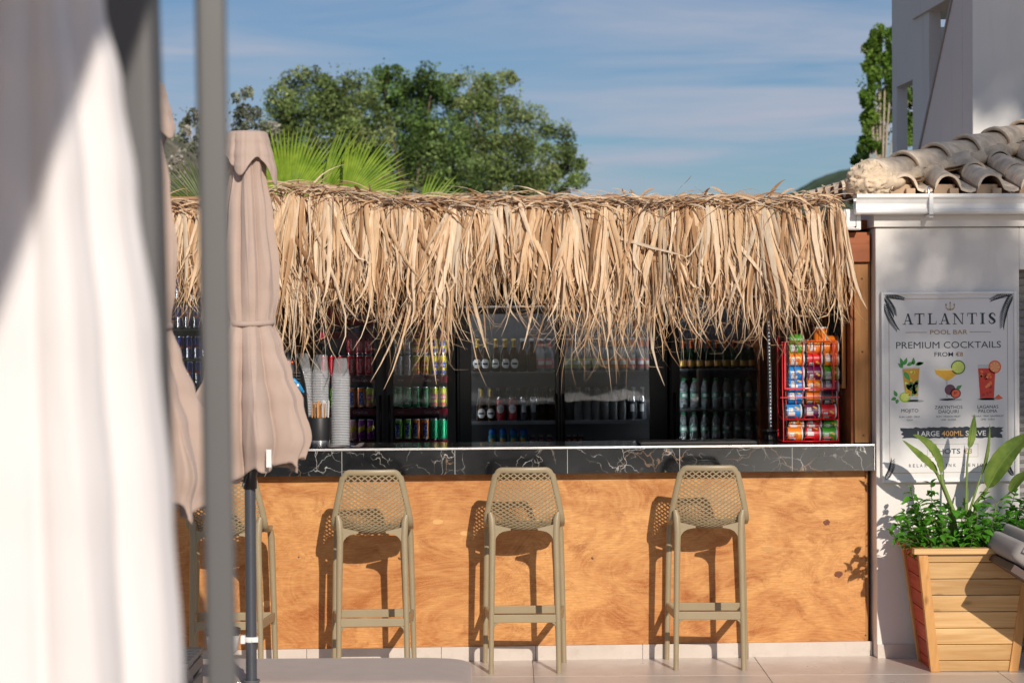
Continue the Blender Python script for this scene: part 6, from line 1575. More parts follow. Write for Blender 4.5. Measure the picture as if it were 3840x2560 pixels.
def lounger(label, loc, rz, fab, back=0.0, pillow=False):
    t = thing('sun_lounger', label, 'lounger', loc, rz, 'sun loungers')
    DG = pm('dark grey lounger frame', (0.06, 0.055, 0.055), 0.45)
    LB = 1.15 if back else 1.9                # head end at x=0 running to +x
    if not back:
        mb = MB(); pad(mb, 1.92, 0.33, 0.12, 0.24); mb.build('mattress', fab, t)
        mb = MB(); mb.box(0.0, 1.92, -0.32, 0.32, 0.17, 0.235); mb.build('frame', DG, t, bevel=0.006)
        xs = (0.1, 1.8)
    else:
        ca, sa = cos(back), sin(back); Lh = 0.72
        mb = MB(); pad(mb, 1.18, 0.33, 0.10, 0.24, Lh * ca); mb.build('seat_mattress', fab, t)
        # raised back part
        hinge = Vector((Lh * ca, 0, 0.25))
        def rot(o): o.location = hinge; o.rotation_euler = (0, back, 0); return o
        mb = MB(); pad(mb, Lh, 0.33, 0.12, 0.0, -Lh); bm_ = rot(mb.build('back_mattress', fab, t))
        mb = MB(); mb.box(-Lh + 0.04, 0.0, -0.31, 0.31, -0.045, -0.006); rot(mb.build('back_frame', pm('brown grey board', srgb(88, 70, 64), 0.6), t, bevel=0.003))
        if pillow:
            mb = MB(); pad(mb, 0.30, 0.30, 0.07, 0.105, -Lh + 0.03); pl = rot(mb.build('pillow', fab, t))
            # gathered band
            mb = MB(); vs = []; nx, ny = 60, 8
            for i in range(nx + 1):
                for j_ in range(ny + 1):
                    y_ = -0.335 + 0.67 * i / nx; q = j_ / ny
                    rp_ = 0.006 * sin(i * 1.55 + 0.7 * sin(i * 0.6)) * sin(pi * min(1, q + 0.25))
                    ang = q; 
                    vs.append((-Lh + 0.05 + 0.24 * q, y_, 0.150 + 0.030 * sin(pi * q) + rp_))
            mb.add(vs, [(i*(ny+1)+k_, (i+1)*(ny+1)+k_, (i+1)*(ny+1)+k_+1, i*(ny+1)+k_+1) for i in range(nx) for k_ in range(ny)], 0, True)
            gb = rot(mb.build('gathered_band', fab, t))
            mb = MB(); vs = []; nx, ny = 60, 6                  # band end running down the near side
            for i in range(nx + 1):
                for j_ in range(ny + 1):
                    x_ = -Lh + 0.03 + 0.30 * i / nx; q = j_ / ny; rp_ = 0.005 * sin(i * 1.5 + 0.5 * sin(i * 0.7)) * (0.3 + 0.7 * sin(pi * q))
                    vs.append((x_, -0.338 - rp_ - 0.004, 0.165 - 0.10 * q))
            mb.add(vs, [(i*(ny+1)+k_, (i+1)*(ny+1)+k_, (i+1)*(ny+1)+k_+1, i*(ny+1)+k_+1) for i in range(nx) for k_ in range(ny)], 0, True); rot(mb.build('gathered_side', fab, t))
        mb = MB(); mb.box(Lh * ca, Lh * ca + 1.18, -0.32, 0.32, 0.17, 0.235); mb.build('frame', DG, t, bevel=0.006)
        xs = (Lh * ca + 0.08, Lh * ca + 1.1)
        for s_ in (-0.2, 0.2): mb = MB(); mb.beam((Lh*ca*0.55, s_, 0.19 + Lh*sa*0.42), (Lh*ca + 0.05, s_, 0.20), 0.02, 0.02); mb.build('prop', DG, t)
    for x_ in xs:
        for s_ in (-0.28, 0.28): mb = MB(); mb.box(x_, x_ + 0.05, s_ - 0.025, s_ + 0.025, 0, 0.1695); mb.build('leg', DG, t, bevel=0.003)
    return t
pA_ = on_z(1762, 2500, 0.30); zA = 9.58
xAr = (1764 - 1920) * zA / FPX
lounger('taupe lounger mattress lying flat between the bar stools and parasol pole', cf(xAr, zA - 0.22, 0), pi - YAW, MAT['mattress'])
zB = 10.84
pB_ = at(3690, 2185, zB)
bk = radians(33)
hd_loc = Vector((pB_.x + 0.13, pB_.y, 0))
lounger('grey lounger with raised backrest and gathered pillow beside the wooden planter', hd_loc + Vector((0.0, 0.28, 0)), -YAW, MAT['grey_fabric'], bk, True)

# small dark slatted side table
pT = at(716, 2486, 8.55)
sdt = thing('side_table', 'small dark grey slatted side table next to the parasol base', 'table', (pT.x - 0.22, pT.y + 0.22, 0), -YAW)
hT = pT.z; DGT = pm('dark grey table paint', (0.085, 0.085, 0.09), 0.45)
for i in range(6): mb = MB(); mb.box(-0.22, 0.22, -0.22 + i * 0.0745, -0.22 + i * 0.0745 + 0.066, hT - 0.02, hT); mb.build('top_slat', DGT, sdt, bevel=0.003)
for sx_ in (-1, 1):
    for sy_ in (-1, 1): mb = MB(); mb.box(sx_ * 0.20 - 0.018, sx_ * 0.20 + 0.018, sy_ * 0.20 - 0.018, sy_ * 0.20 + 0.018, 0, hT - 0.0205); mb.build('leg', DGT, sdt, bevel=0.003)
for i in range(6):
    for sx_ in (-1, 1): mb = MB(); mb.box(sx_ * 0.215 - 0.005, sx_ * 0.215 + 0.005, -0.18, 0.18, hT - 0.07 - i * 0.065, hT - 0.03 - i * 0.065); mb.build('side_slat', DGT, sdt)

# ================================================================ PLANTER AND PLANTS
bl = on_z(3488, 2516, 0); br = on_z(3814, 2513, 0)
wb_ = (br - bl).length; cxp = (bl + br) / 2
hP = 0.645; prz = -YAW
dirx = Vector((cos(prz), sin(prz), 0)); diry = Vector((-sin(prz), cos(prz), 0))
db, dt, wt = 0.36, 0.50, wb_ + 0.155
ctr = cxp + diry * (db / 2)
ctr.y = min(ctr.y, YW - 0.02 - dt / 2 - 0.03)
pln = thing('wooden_planter', 'tapered pine board planter with side and rim tinted by red bounce light', 'planter', (ctr.x, ctr.y, 0), prz)
def hw(z): q = z / hP; return wb_ / 2 + (wt - wb_) / 2 * q
def hd_(z): q = z / hP; return db / 2 + (dt - db) / 2 * q
bz = [0.0, 0.047, 0.113, 0.180, 0.246, 0.312, 0.379, 0.445, 0.512, 0.578, hP - 0.03]
v_list = [(1485 - q) for q in (1485, 1408, 1293, 1178, 1062, 945, 830, 715, 655)]
bz = [q / (1485 - 655) * (hP - 0.03) for q in v_list]
for a, b in zip(bz, bz[1:]):
    a2, b2 = a + 0.0015, b - 0.0015
    for s_ in (-1, 1):
        mb = MB(); o_ = 0.0 if s_ < 0 else 0.0
        f0, f1 = s_ * hd_(a2), s_ * hd_(b2); i0, i1 = f0 - s_ * 0.018, f1 - s_ * 0.018
        mb.hexa([(-hw(a2) + 0.03, min(f0, i0), a2), (hw(a2) - 0.03, min(f0, i0), a2), (hw(a2) - 0.03, max(f0, i0), a2), (-hw(a2) + 0.03, max(f0, i0), a2), (-hw(b2) + 0.03, min(f1, i1), b2), (hw(b2) - 0.03, min(f1, i1), b2), (hw(b2) - 0.03, max(f1, i1), b2), (-hw(b2) + 0.03, max(f1, i1), b2)])
        mb.build('front_board' if s_ < 0 else 'rear_board', MAT['plank'], pln, bevel=0.003)
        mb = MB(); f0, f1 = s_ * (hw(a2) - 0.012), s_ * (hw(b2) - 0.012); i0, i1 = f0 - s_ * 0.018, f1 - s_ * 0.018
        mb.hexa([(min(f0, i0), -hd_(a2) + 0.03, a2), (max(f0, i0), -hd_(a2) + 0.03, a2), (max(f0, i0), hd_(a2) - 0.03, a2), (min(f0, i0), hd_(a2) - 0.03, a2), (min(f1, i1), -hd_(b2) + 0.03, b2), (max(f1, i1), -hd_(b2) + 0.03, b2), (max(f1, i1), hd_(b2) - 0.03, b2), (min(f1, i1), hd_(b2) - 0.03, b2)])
        mb.build('side_board', MAT['plank_bounce'], pln, bevel=0.003)
zt3 = hP - 0.03
for sx_ in (-1, 1):
    for sy_ in (-1, 1):
        mb = MB(); P8 = []
        for z_ in (0.0, zt3):
            xo, yo = sx_ * hw(z_), sy_ * (hd_(z_) + 0.012); xi, yi = xo - sx_ * 0.048, yo - sy_ * 0.040
            xa_, xb_ = min(xo, xi), max(xo, xi); ya_, yb_ = min(yo, yi), max(yo, yi)
            P8 += [(xa_, ya_, z_), (xb_, ya_, z_), (xb_, yb_, z_), (xa_, yb_, z_)]
        mb.hexa(P8); mb.build('corner_post', MAT['plank_v'], pln, bevel=0.003)
W3, D3 = wt / 2 + 0.022, dt / 2 + 0.026
for bx in ((-W3, W3, -D3, -D3 + 0.07), (-W3, W3, D3 - 0.07, D3), (-W3, -W3 + 0.07, -D3 + 0.0705, D3 - 0.0705), (W3 - 0.07, W3, -D3 + 0.0705, D3 - 0.0705)):
    mb = MB(); mb.box(bx[0], bx[1], bx[2], bx[3], zt3 + 0.0005, hP); mb.build('rim_board', MAT['plank'] if bx[1] - bx[0] > 0.1 else MAT['plank_bounce'], pln, bevel=0.004)
mb = MB(); vs = []; n = 14
for i in range(n + 1):
    for j_ in range(n + 1):
        x_ = -wt/2 + 0.05 + (wt - 0.1) * i / n; y_ = -dt/2 + 0.04 + (dt - 0.08) * j_ / n; vs.append((x_, y_, hP - 0.075 + 0.02 * mnoise.noise(Vector((x_ * 12, y_ * 12, 0)))))
mb.add(vs, [(i*(n+1)+k_, (i+1)*(n+1)+k_, (i+1)*(n+1)+k_+1, i*(n+1)+k_+1) for i in range(n) for k_ in range(n)], 0, True); mb.build('soil', MAT['soil'], pln)
ZSOIL = hP - 0.07
PD = (ctr - CAM).dot(_f0)
# big paddle leaves
BL = leafmat('paddle leaf green', srgb(84, 114, 44), srgb(130, 150, 66), 0.22, 0.38, spec=0.5); STM = pm('green leaf stem', srgb(116, 138, 70), 0.5, var=0.15)
def paddle(parent, base, tip, wid, fold=0.35, bow=(0, 0, 0), nrm=(0.2, -1, 0.2), mat=BL, tw=0.0):
    b = Vector(base); t_ = Vector(tip); n = 18; vs = []; ln = (t_ - b).length
    for i in range(n + 1):
        q = i / n; p = b.lerp(t_, q) + Vector(bow) * (4 * q * (1 - q)); 
        tg = (t_ - b).normalized() + Vector(bow) * (4 * (1 - 2*q)) / ln; tg.normalize()
        nn = Vector(nrm).normalized(); nn = (nn - tg * nn.dot(tg)).normalized(); sd_ = tg.cross(nn); a = tw * q; sd2 = sd_ * cos(a) + nn * sin(a); nn2 = nn * cos(a) - sd_ * sin(a)
        w_ = wid * (sin(pi * q ** 0.72) ** 0.75) * 0.5 if 0 < q < 1 else 0.0005
        for c in (-1.0, -0.66, -0.33, 0.0, 0.33, 0.66, 1.0):
            rip = 0.05 * w_ * sin(q * 60 + c * 3) * abs(c) + 0.10 * w_ * mnoise.noise(Vector((q * 6, c * 1.5, wid * 90)))
            vs.append(p + sd2 * (w_ * c * cos(fold)) + nn2 * (w_ * abs(c) * sin(fold) + rip))
    mb = MB(); mb.add(vs, [(i*7+k_, i*7+k_+1, (i+1)*7+k_+1, (i+1)*7+k_) for i in range(n) for k_ in range(6)], 0, True)
    bl_ = mb.build('leaf_blade', mat, parent, parent.location)
    mr = MB(); mr.tube([Vector(vs[i*7+3]) + Vector((0, -0.0012, 0)) for i in range(0, n, 1)], [0.0030 - 0.0022 * i / n for i in range(n)], 6); mr.build('midrib', STM, bl_, parent.location)
    return bl_
def s7(zx, zy, dd=0.0): return at(3200 + zx / 1.959, 1050 + zy / 1.959, PD + dd)
def s8(zx, zy, dd=0.0): return at(3140 + zx / 1.823, 1700 + zy / 1.823, PD + dd)
big_p = thing('paddle_leaf_plant', 'tall plant with large paddle shaped leaves in the wooden planter', 'plant', (ctr.x + 0.02, ctr.y, ZSOIL)); bigO = big_p.location
def stem(pts, r0=0.011, r1=0.006, name='stem'):
    mb = MB(); n = len(pts); mb.tube(pts, [r0 + (r1 - r0) * i / (n - 1) for i in range(n)], 9); return mb.build(name, STM, big_p, bigO)
def soilp(zx): p = s8(zx, 590); return Vector((p.x, ctr.y + 0.02, ZSOIL - 0.02))
j1 = s7(645, 1425, -0.05)
stem([soilp(840), s8(790, 380, -0.03), s8(715, 190, -0.05), j1], 0.013, 0.008); stem([soilp(820) + Vector((0, 0.02, 0)), s8(765, 330, -0.02), s8(690, 150, -0.05), s7(600, 1400, -0.06)], 0.012, 0.007)
paddle(big_p, j1, s7(437, 1135, -0.12), 0.082, 0.45, (0.02, 0, 0.025), (0.5, -0.8, 0.5)); paddle(big_p, s7(620, 1420, -0.06), s7(358, 1172, -0.16), 0.070, 0.55, (0.015, 0, -0.02), (-0.1, -0.7, 0.7))
b2 = s7(850, 1235, -0.02); stem([soilp(880), s8(880, 300), s8(888, 60), b2], 0.008, 0.004); paddle(big_p, b2, s7(888, 985, -0.02), 0.044, 0.3, (0.004, 0, 0), (0.1, -1, 0.1))
b3 = s7(935, 1440, 0.0); stem([soilp(905), s8(905, 390), b3], 0.009, 0.005); paddle(big_p, b3, s7(1000, 1050, 0.0), 0.036, 0.7, (0.008, 0, 0), (0.7, -0.7, 0))
b4 = s7(985, 1530, -0.02); stem([soilp(930), s8(945, 340), b4], 0.012, 0.008); paddle(big_p, b4, s7(1330, 1120, -0.12), 0.125, 0.35, (-0.015, 0, 0.03), (-0.4, -0.8, 0.45)); 
b5 = s7(1150, 1560, -0.03); stem([soilp(1060), s8(1085, 345), b5], 0.006, 0.004); paddle(big_p, b5, s7(1330, 1410, -0.08), 0.06, 0.3, (-0.01, 0, 0.02), (-0.2, -0.8, 0.6))
b6 = s8(725, 530, -0.06); stem([soilp(750), b6], 0.006, 0.004); paddle(big_p, b6, s8(575, 405, -0.10), 0.035, 0.4, (0, 0, 0.01), (0.3, -0.8, 0.5))
stem([soilp(870) + Vector((0.01, 0, 0)), s8(893, 250)], 0.007, 0.003); stem([soilp(780), s8(730, 440)], 0.005, 0.002)
# leafy herb bushes
HL = leafmat('mint leaf green', srgb(64, 128, 34), srgb(104, 168, 52), 0.30, 0.42, spec=0.45); HST = pm('herb stem', srgb(78, 92, 46), 0.6)
def herb_leaf():
    mb = MB(); vs = []; n = 7
    for i in range(n + 1):
        q = i / n; w_ = 0.26 * sin(pi * q ** 0.8) ** 0.9 if 0 < q < 1 else 0.004
        zc = 0.22 * q - 0.42 * q * q
        for c in (-1, -0.5, 0, 0.5, 1): vs.append((w_ * c, q, zc + 0.10 * abs(c) * w_ / 0.26 - 0.02 * (1 - abs(c)) + (0.015 * (i % 2) if abs(c) == 1 else 0)))
    mb.add(vs, [(i*5+k_, i*5+k_+1, (i+1)*5+k_+1, (i+1)*5+k_) for i in range(n) for k_ in range(4)], 0, True)
    o = mb.build('tmp', HL); m_ = o.data; bpy.data.objects.remove(o); return m_
HLM = herb_leaf()
def herb(label, pts_top, seed):
    rg = random.Random(seed)
    bc = Vector((sum(p[0].x for p in pts_top) / len(pts_top), sum(p[0].y for p in pts_top) / len(pts_top), ZSOIL))
    t = thing('herb_bush', label, 'plant', bc, 0, 'leafy herbs in the planter')
    for (top, root) in pts_top:
        n = 6; mid = (top + root) / 2 + Vector((rg.gauss(0, 0.01), rg.gauss(0, 0.015), 0.03)); P = []
        for i in range(n + 1):
            q = i / n; P.append(root * (1-q)**2 + mid * (2*q*(1-q)) + top * q * q)
        mb = MB(); mb.tube(P, [0.0035 - 0.002 * i / n for i in range(n + 1)], 6); mb.build('stem', HST, t, t.location)
        L_ = (top - root).length; nn = max(5, int(L_ / 0.022))
        for i in range(nn + 1):
            q = 0.15 + 0.85 * i / nn; p = root * (1-q)**2 + mid * (2*q*(1-q)) + top * q * q; a0 = rg.uniform(0, pi)
            for s_ in (0, pi):
                o = mko('leaf', HLM, t, p - t.location); sz = rg.uniform(0.046, 0.078) * (1 - 0.35 * (q > 0.93))
                o.scale = (sz, sz, sz); o.rotation_euler = (rg.uniform(-0.5, 0.5) + (0.5 if q > 0.9 else -0.05), rg.gauss(0, 0.3), a0 + s_ + rg.gauss(0, 0.3) + (i % 2) * pi / 2)
    return t
def hb(lst, seed, label):
    rg = random.Random(seed); out = []
    for zx, zy, dd in lst:
        tp = s8(zx, zy, dd); rt = Vector((tp.x + (ctr.x - tp.x) * 0.25 + rg.gauss(0, 0.02), ctr.y + dd * 0.7 + rg.gauss(0, 0.02), ZSOIL - 0.01))
        rt.x = max(ctr.x - wt/2 + 0.06, min(ctr.x + wt/2 - 0.06, rt.x)); out.append((tp, rt))
    return herb(label, out, seed)
hb([(500, 240, -0.02), (640, 210, 0.02), (395, 450, -0.12), (450, 400, 0.05), (560, 340, -0.10), (660, 330, -0.08), (480, 480, -0.17), (600, 470, -0.17), (700, 470, -0.16), (740, 360, 0.0), (370, 560, -0.16), (545, 420, 0.08)], 3, 'leafy mint-like herb filling the planter end nearest the bar')
hb([(870, 340, 0.02), (960, 380, -0.10), (1010, 270, -0.04), (900, 460, -0.17), (1000, 470, -0.18), (1070, 420, -0.14), (850, 430, -0.10), (950, 520, -0.2), (1110, 380, 0.04)], 5, 'leafy mint-like herb at the foot of the paddle leaf stems')
hb([(1215, 270, -0.05), (1260, 330, 0.0), (1180, 420, -0.12), (1230, 470, -0.16), (1300, 300, -0.08), (1160, 540, -0.2), (1320, 430, -0.05), (1290, 520, -0.15)], 8, 'leafy mint-like herb at the planter end next to the lounger pillow')

# ================================================================ TREES AND PALM
def leafcloud(mb, cols, rg, c, rad, n, size, colr, flat=0.7):
    for _ in range(n):
        while True:
            d = Vector((rg.uniform(-1, 1), rg.uniform(-1, 1), rg.uniform(-1, 1)))
            if 0.01 < d.length < 1: break
        d = d.normalized() * (d.length ** 0.8) * 1.1
        p = Vector((c[0] + d.x * rad[0], c[1] + d.y * rad[1], c[2] + d.z * rad[2]))
        s_ = size * rg.uniform(0.6, 1.35); a = Vector((rg.gauss(0, 1), rg.gauss(0, 1), rg.gauss(0, 1))).normalized(); b = a.cross(Vector((rg.gauss(0, 1), rg.gauss(0, 1), rg.gauss(0, 1)))).normalized()
        mb.add([p - a * s_ * 0.6, p + b * s_ * 0.32, p + a * s_ * 0.6, p - b * s_ * 0.32], [(0, 1, 2, 3)])
        v_ = rg.choice((0.6, 0.8, 1.0, 1.2, 1.6)) * rg.uniform(0.85, 1.15); cc = tuple(min(1, x_ * v_) for x_ in colr); cols.extend([cc] * 4)
BRK = pm('tree bark', srgb(120, 104, 86), 0.9, var=0.3, bump=0.6, bs=30); WBRK = pm('pale poplar bark', srgb(190, 176, 156), 0.85, var=0.25, vs=3)
TLM = leafmat('tree leaf', (1, 1, 1), (0.8, 0.8, 0.8), 0.25, 0.6, attr=True, spec=0.25)
def tree(name, label, group, depth, trunk_px, clumps, seed, colr, bark, leaf, dens, branches=True, extra_dark=None):
    """clumps: (u, v, ru, rv) in photograph pixels at the given depth, spread in depth too"""
    rg = random.Random(seed); k_ = depth / FPX
    gp = at(trunk_px, 1185, depth); t = thing(name, label, 'tree', (gp.x, gp.y, -0.03), 0, group); O = t.location
    mb = MB(); cols = []; cl = []
    for (u, v, ru, rv) in clumps:
        c = at(u, v, depth + rg.gauss(0, 1) * (ru * k_) * 0.6); r_ = (ru * k_, ru * k_ * 0.9, rv * k_); cl.append((c, r_))
        leafcloud(mb, cols, rg, c, (r_[0] * 1.15, r_[1] * 1.15, r_[2] * 1.15), int(dens * ru * rv / 900 * 0.12), leaf, colr)
        nsub = max(9, int(ru * rv / 560))
        for s_ in range(nsub):
            d = Vector((rg.gauss(0, 0.62), rg.gauss(0, 0.55), rg.gauss(0, 0.62)))
            d = d * min(1.0, 0.95 / max(0.01, d.length)); sc = rg.uniform(0.24, 0.46); cc = (c.x + d.x * r_[0], c.y + d.y * r_[1], c.z + d.z * r_[2])
            lum = rg.choice((0.45, 0.62, 0.85, 1.0, 1.25)); cz = tuple(x_ * lum for x_ in colr)
            if rg.random() < 0.22: cz = (colr[0] * 1.7, colr[1] * 1.45, colr[2] * 1.9)
            leafcloud(mb, cols, rg, cc, (r_[0]*sc, r_[1]*sc, r_[2]*sc), int(dens), leaf, cz)
    cr = mb.build('crown', TLM, t, O); colmesh(cr, cols)
    mb = MB(); top = max(cl, key=lambda q: q[0].z)[0]; P = []
    n = 10
    for i in range(n + 1):
        q = i / n; P.append(Vector((O[0] + (top.x - O[0]) * q * q + rg.gauss(0, 0.04), O[1] + (top.y - O[1]) * q * q, -0.03 + (top.z + 0.0) * q)))
    r0 = 0.035 * depth / 8 * 0.45
    mb.tube(P, [r0 * (1 - 0.85 * i / n) for i in range(n + 1)], 10); mb.build('trunk', bark, t, O)
    if branches:
        for c, r_ in cl:
            i = max(1, min(n - 2, int(n * (c.z / top.z) * 0.6))); a = P[i]; m_ = (a + c) / 2 + Vector((0, 0, 0.2))
            mb = MB(); mb.tube([a, m_, c, c + Vector((rg.gauss(0, 0.2), 0, r_[2] * 0.7))], [r0 * 0.32, r0 * 0.22, r0 * 0.13, r0 * 0.04], 7); mb.build('limb', bark, t, O)
    return t
G1 = srgb(120, 140, 80); G2 = srgb(98, 126, 64); G3 = srgb(146, 152, 126)
tree('broadleaf_tree', 'dense round green tree rising behind the thatch, next to the fan palm', 'trees behind the bar', 38, 1270, [(1130, 360, 120, 90), (1270, 350, 130, 90), (1180, 480, 150, 110), (1330, 470, 120, 110), (1120, 600, 110, 100), (1290, 620, 140, 110), (1420, 700, 110, 90), (1060, 430, 60, 90), (1050, 540, 80, 90), (1010, 640, 70, 90)], 4, G1, BRK, 0.050, 165)
tree('broadleaf_tree', 'tall dark green tree with a spiky top behind the bar roof', 'trees behind the bar', 40, 1560, [(1440, 330, 80, 85), (1540, 400, 120, 110), (1620, 330, 90, 80), (1480, 520, 130, 120), (1640, 500, 120, 120), (1540, 640, 150, 110), (1690, 650, 110, 100), (1440, 290, 25, 55)], 5, G2, BRK, 0.052, 175)
tree('broadleaf_tree', 'broad green tree whose edge slopes down to open sky', 'trees behind the bar', 42, 1880, [(1760, 350, 110, 85), (1870, 350, 80, 80), (1800, 480, 120, 110), (1930, 480, 110, 100), (1780, 620, 120, 110), (1930, 620, 130, 110), (2050, 560, 110, 90), (2080, 670, 110, 85), (2130, 620, 75, 70), (2000, 720, 130, 60), (1700, 720, 100, 60)], 6, G1, BRK, 0.054, 165)
tree('olive_tree', 'sparse pale grey-green olive tree behind the parasols', 'trees behind the bar', 30, 860, [(930, 420, 70, 80), (980, 500, 70, 70), (870, 520, 60, 70), (700, 480, 60, 70), (660, 600, 60, 70), (790, 560, 60, 70), (960, 610, 60, 60)], 7, G3, BRK, 0.050, 75)
tree('poplar_tree', 'slender poplar with pale trunk beside the white stair house', None, 34, 3300, [(3290, 150, 26, 50), (3275, 215, 40, 60), (3320, 260, 40, 60), (3262, 330, 40, 60), (3330, 380, 40, 70), (3270, 430, 36, 60), (3300, 500, 44, 60), (3262, 540, 40, 45), (3400, 420, 40, 90), (3410, 530, 45, 80), (3500, 300, 40, 70), (3470, 440, 40, 90), (3380, 300, 40, 90), (3440, 230, 40, 80), (3350, 180, 30, 60)], 8, srgb(92, 124, 44), WBRK, 0.055, 260)
tree('dark_bush_tree', 'small dark green tree peeping out beside the mortared roof end', None, 26, 3222, [(3222, 610, 24, 36), (3210, 670, 24, 40), (3245, 590, 14, 20), (3225, 720, 40, 50)], 9, srgb(52, 84, 38), BRK, 0.04, 120)
# fan palm behind the bar
pd = 16.6
pc = at(1190, 850, pd)
palm = thing('fan_palm', 'green fan palm with spiky fronds behind the thatch', 'palm', (pc.x, pc.y, -0.03)); PO = palm.location
mb = MB(); P = [Vector((pc.x + 0.04 * sin(i * 1.3), pc.y, -0.03 + (pc.z + 0.03) * i / 12)) for i in range(13)]; mb.tube(P, [0.17 - 0.004 * i + 0.012 * (i % 2) for i in range(13)], 16); mb.build('trunk', pm('fibrous palm trunk', srgb(112, 88, 62), 0.95, var=0.35, bump=1.0, bs=25), palm, PO)
FLM = leafmat('fan palm green', srgb(116, 150, 40), srgb(160, 186, 66), 0.34, 0.42, attr=True, spec=0.4)
def frond_fan(center, ang0, spread, ln, nl, tilt, seed, dark=1.0):
    """fan blade: segments radiating from the hastula, in a plane tilted about the view"""
    rg = random.Random(seed); c = Vector(center); mb = MB(); cols = []
    ex = Vector((cos(tilt), sin(tilt), 0)); ez = Vector((0, 0, 1)); nn = ex.cross(ez)
    for i in range(nl):
        a = ang0 + spread * (i / (nl - 1) - 0.5); l_ = ln * (0.80 + 0.20 * cos((i / (nl - 1) - 0.5) * pi)) * rg.uniform(0.93, 1.05)
        d = ex * cos(a) + ez * sin(a); sd_ = ez * cos(a) - ex * sin(a); wv = ln * spread / nl * 0.46; n = 8; vs = []
        dr = rg.uniform(0.02, 0.09) * ln
        for j_ in range(n + 1):
            q = j_ / n; w_ = wv * min(q * 1.1, 0.62) * (1 if q < 0.6 else max(0.02, 1 - ((q - 0.6) / 0.4) ** 1.3)); p = c + d * (l_ * q) + nn * (0.10 * ln * q * q * (1 if i % 2 else 0.9)) - ez * (dr * q ** 3)
            vs += [p - sd_ * w_, p - nn * w_ * 0.55, p + sd_ * w_]
        mb.add(vs, [(j_*3+k_, j_*3+k_+1, (j_+1)*3+k_+1, (j_+1)*3+k_) for j_ in range(n) for k_ in range(2)], 0, False)
        for j_ in range(n + 1):
            q = j_ / n; v_ = dark * rg.uniform(0.9, 1.1); tipc = max(0, (q - 0.86) / 0.14); cc = (v_ * (1 + 0.25 * tipc), v_ * (1 - 0.15 * tipc), v_ * (1 - 0.3 * tipc)); cols.extend([cc] * 3)
    o = mb.build('frond', FLM, palm, PO); colmesh(o, cols)
    mb = MB(); mb.tube([Vector(pc) - Vector((0, 0, 0.15)), (Vector(pc) + c) / 2 - Vector((0, 0, 0.22)), c], [0.02, 0.014, 0.010], 8); mb.build('petiole', STM, palm, PO)
def fp_(u, v, dd=0.0): return at(u, v, pd + dd)
kp = pd / FPX
frond_fan(fp_(1080, 775, -0.2), radians(82), radians(115), 325 * kp, 36, 0.25, 1, 1.05)
frond_fan(fp_(1195, 775, -0.35), radians(60), radians(34), 365 * kp, 12, 0.9, 2, 0.9)
frond_fan(fp_(1285, 765, -0.3), radians(48), radians(80), 310 * kp, 24, 0.3, 3, 1.0)
frond_fan(fp_(1230, 800, 0.4), radians(85), radians(80), 250 * kp, 18, -0.5, 4, 0.85)
frond_fan(fp_(1560, 840, -0.1), radians(48), radians(60), 250 * kp, 14, 0.4, 5, 0.95)
frond_fan(fp_(800, 830, 0.0), radians(130), radians(75), 300 * kp, 24, -0.4, 6, 0.42)
frond_fan(fp_(1000, 830, 0.5), radians(110), radians(80), 250 * kp, 18, 0.6, 7, 0.7)
frond_fan(fp_(1190, 860, 0.9), radians(90), radians(120), 230 * kp, 22, 2.6, 9, 0.7)

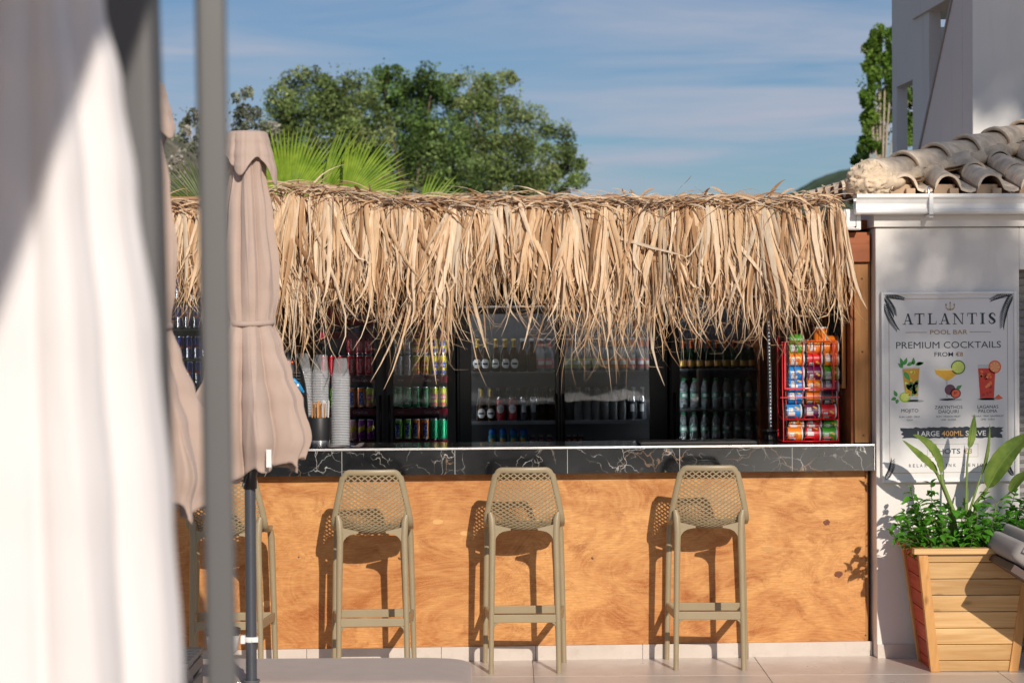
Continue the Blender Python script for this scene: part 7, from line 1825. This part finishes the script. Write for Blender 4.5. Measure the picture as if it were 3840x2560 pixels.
# trees behind the viewpoint: their crowns throw the soft shade on the menu wall and roof
def back_tree(label, X, Z, h0, h1, rx, seed, dens=70, trunk_r=0.15, clumps=12):
    rg = random.Random(seed); g0 = cf(X, Z, -0.03); t = thing('shade_tree', label, 'tree', g0, 0, 'trees on the seating side'); O = t.location
    mb = MB(); P = [g0 + Vector((0.05 * sin(i), 0.05 * cos(i * 1.7), h1 * 0.95 * i / 10)) for i in range(11)]; mb.tube(P, [trunk_r * (1 - 0.06 * i) for i in range(11)], 12); mb.build('trunk', BRK, t, O)
    mb = MB(); cols = []
    for k_ in range(clumps):
        z_ = rg.uniform(h0, h1); q = (z_ - h0) / (h1 - h0); a = rg.uniform(0, 2*pi); rr = rx * (1 - 0.5 * abs(q - 0.35)) * rg.uniform(0.2, 0.85)
        leafcloud(mb, cols, rg, (g0.x + rr * cos(a), g0.y + rr * sin(a), z_), (0.36, 0.36, 0.30), dens, 0.11, G2)
    cr = mb.build('crown', TLM, t, O); colmesh(cr, cols); return t
SD_ = Vector((trav.dot(_r0), trav.dot(_f0), trav.z))      # sun travel in camera-aligned frame
def toward_sun(X, Z, h, dist): return X - SD_.x * dist, Z - SD_.y * dist, h - SD_.z * dist
tx, tz, thh = toward_sun(2.62, 11.7, 1.75, 16.0)
back_tree('tall tree with high crown standing on the seating side', tx, tz, thh - 0.15, thh + 2.4, 0.85, 31, 130, 0.15, 24)
tx, tz, thh = toward_sun(3.30, 14.0, 3.9, 17.0)
back_tree('very tall tree standing beyond the seating side tree', tx, tz, thh - 0.9, thh + 1.6, 0.7, 33, 220, 0.16, 24)
for i, (X, Z) in enumerate(((-9, -14), (-4, -17), (1.5, -19), (12, -12), (8, -18))):
    back_tree('leafy garden tree in the row beyond the seating area', X, Z, 1.6, 5.0, 1.7, 40 + i, 120, 0.14, 26)

# loungers and folded parasols on the seating side; the fridge glass mirrors them
for i, (X, Z, lbx) in enumerate(((-2.6, -3.5, 'pale lounger alone beside the open parasol base'), (1.6, -4.2, 'pale lounger in the seating row, beside a closed parasol'), (3.4, -4.4, 'pale lounger at the row end toward the tall tree'))):
    lounger(lbx, cf(X, Z, 0), pi / 2 - YAW, MAT['cream'])
for i, (X, Z) in enumerate(((2.6, -3.2), (-1.2, -6.0))):
    q_ = cf(X, Z, 0); dup(par, (q_.x, q_.y, 0), radians(70 * i), ('closed taupe parasol standing between two pale loungers', 'closed taupe parasol on the far side of the open parasol')[i])
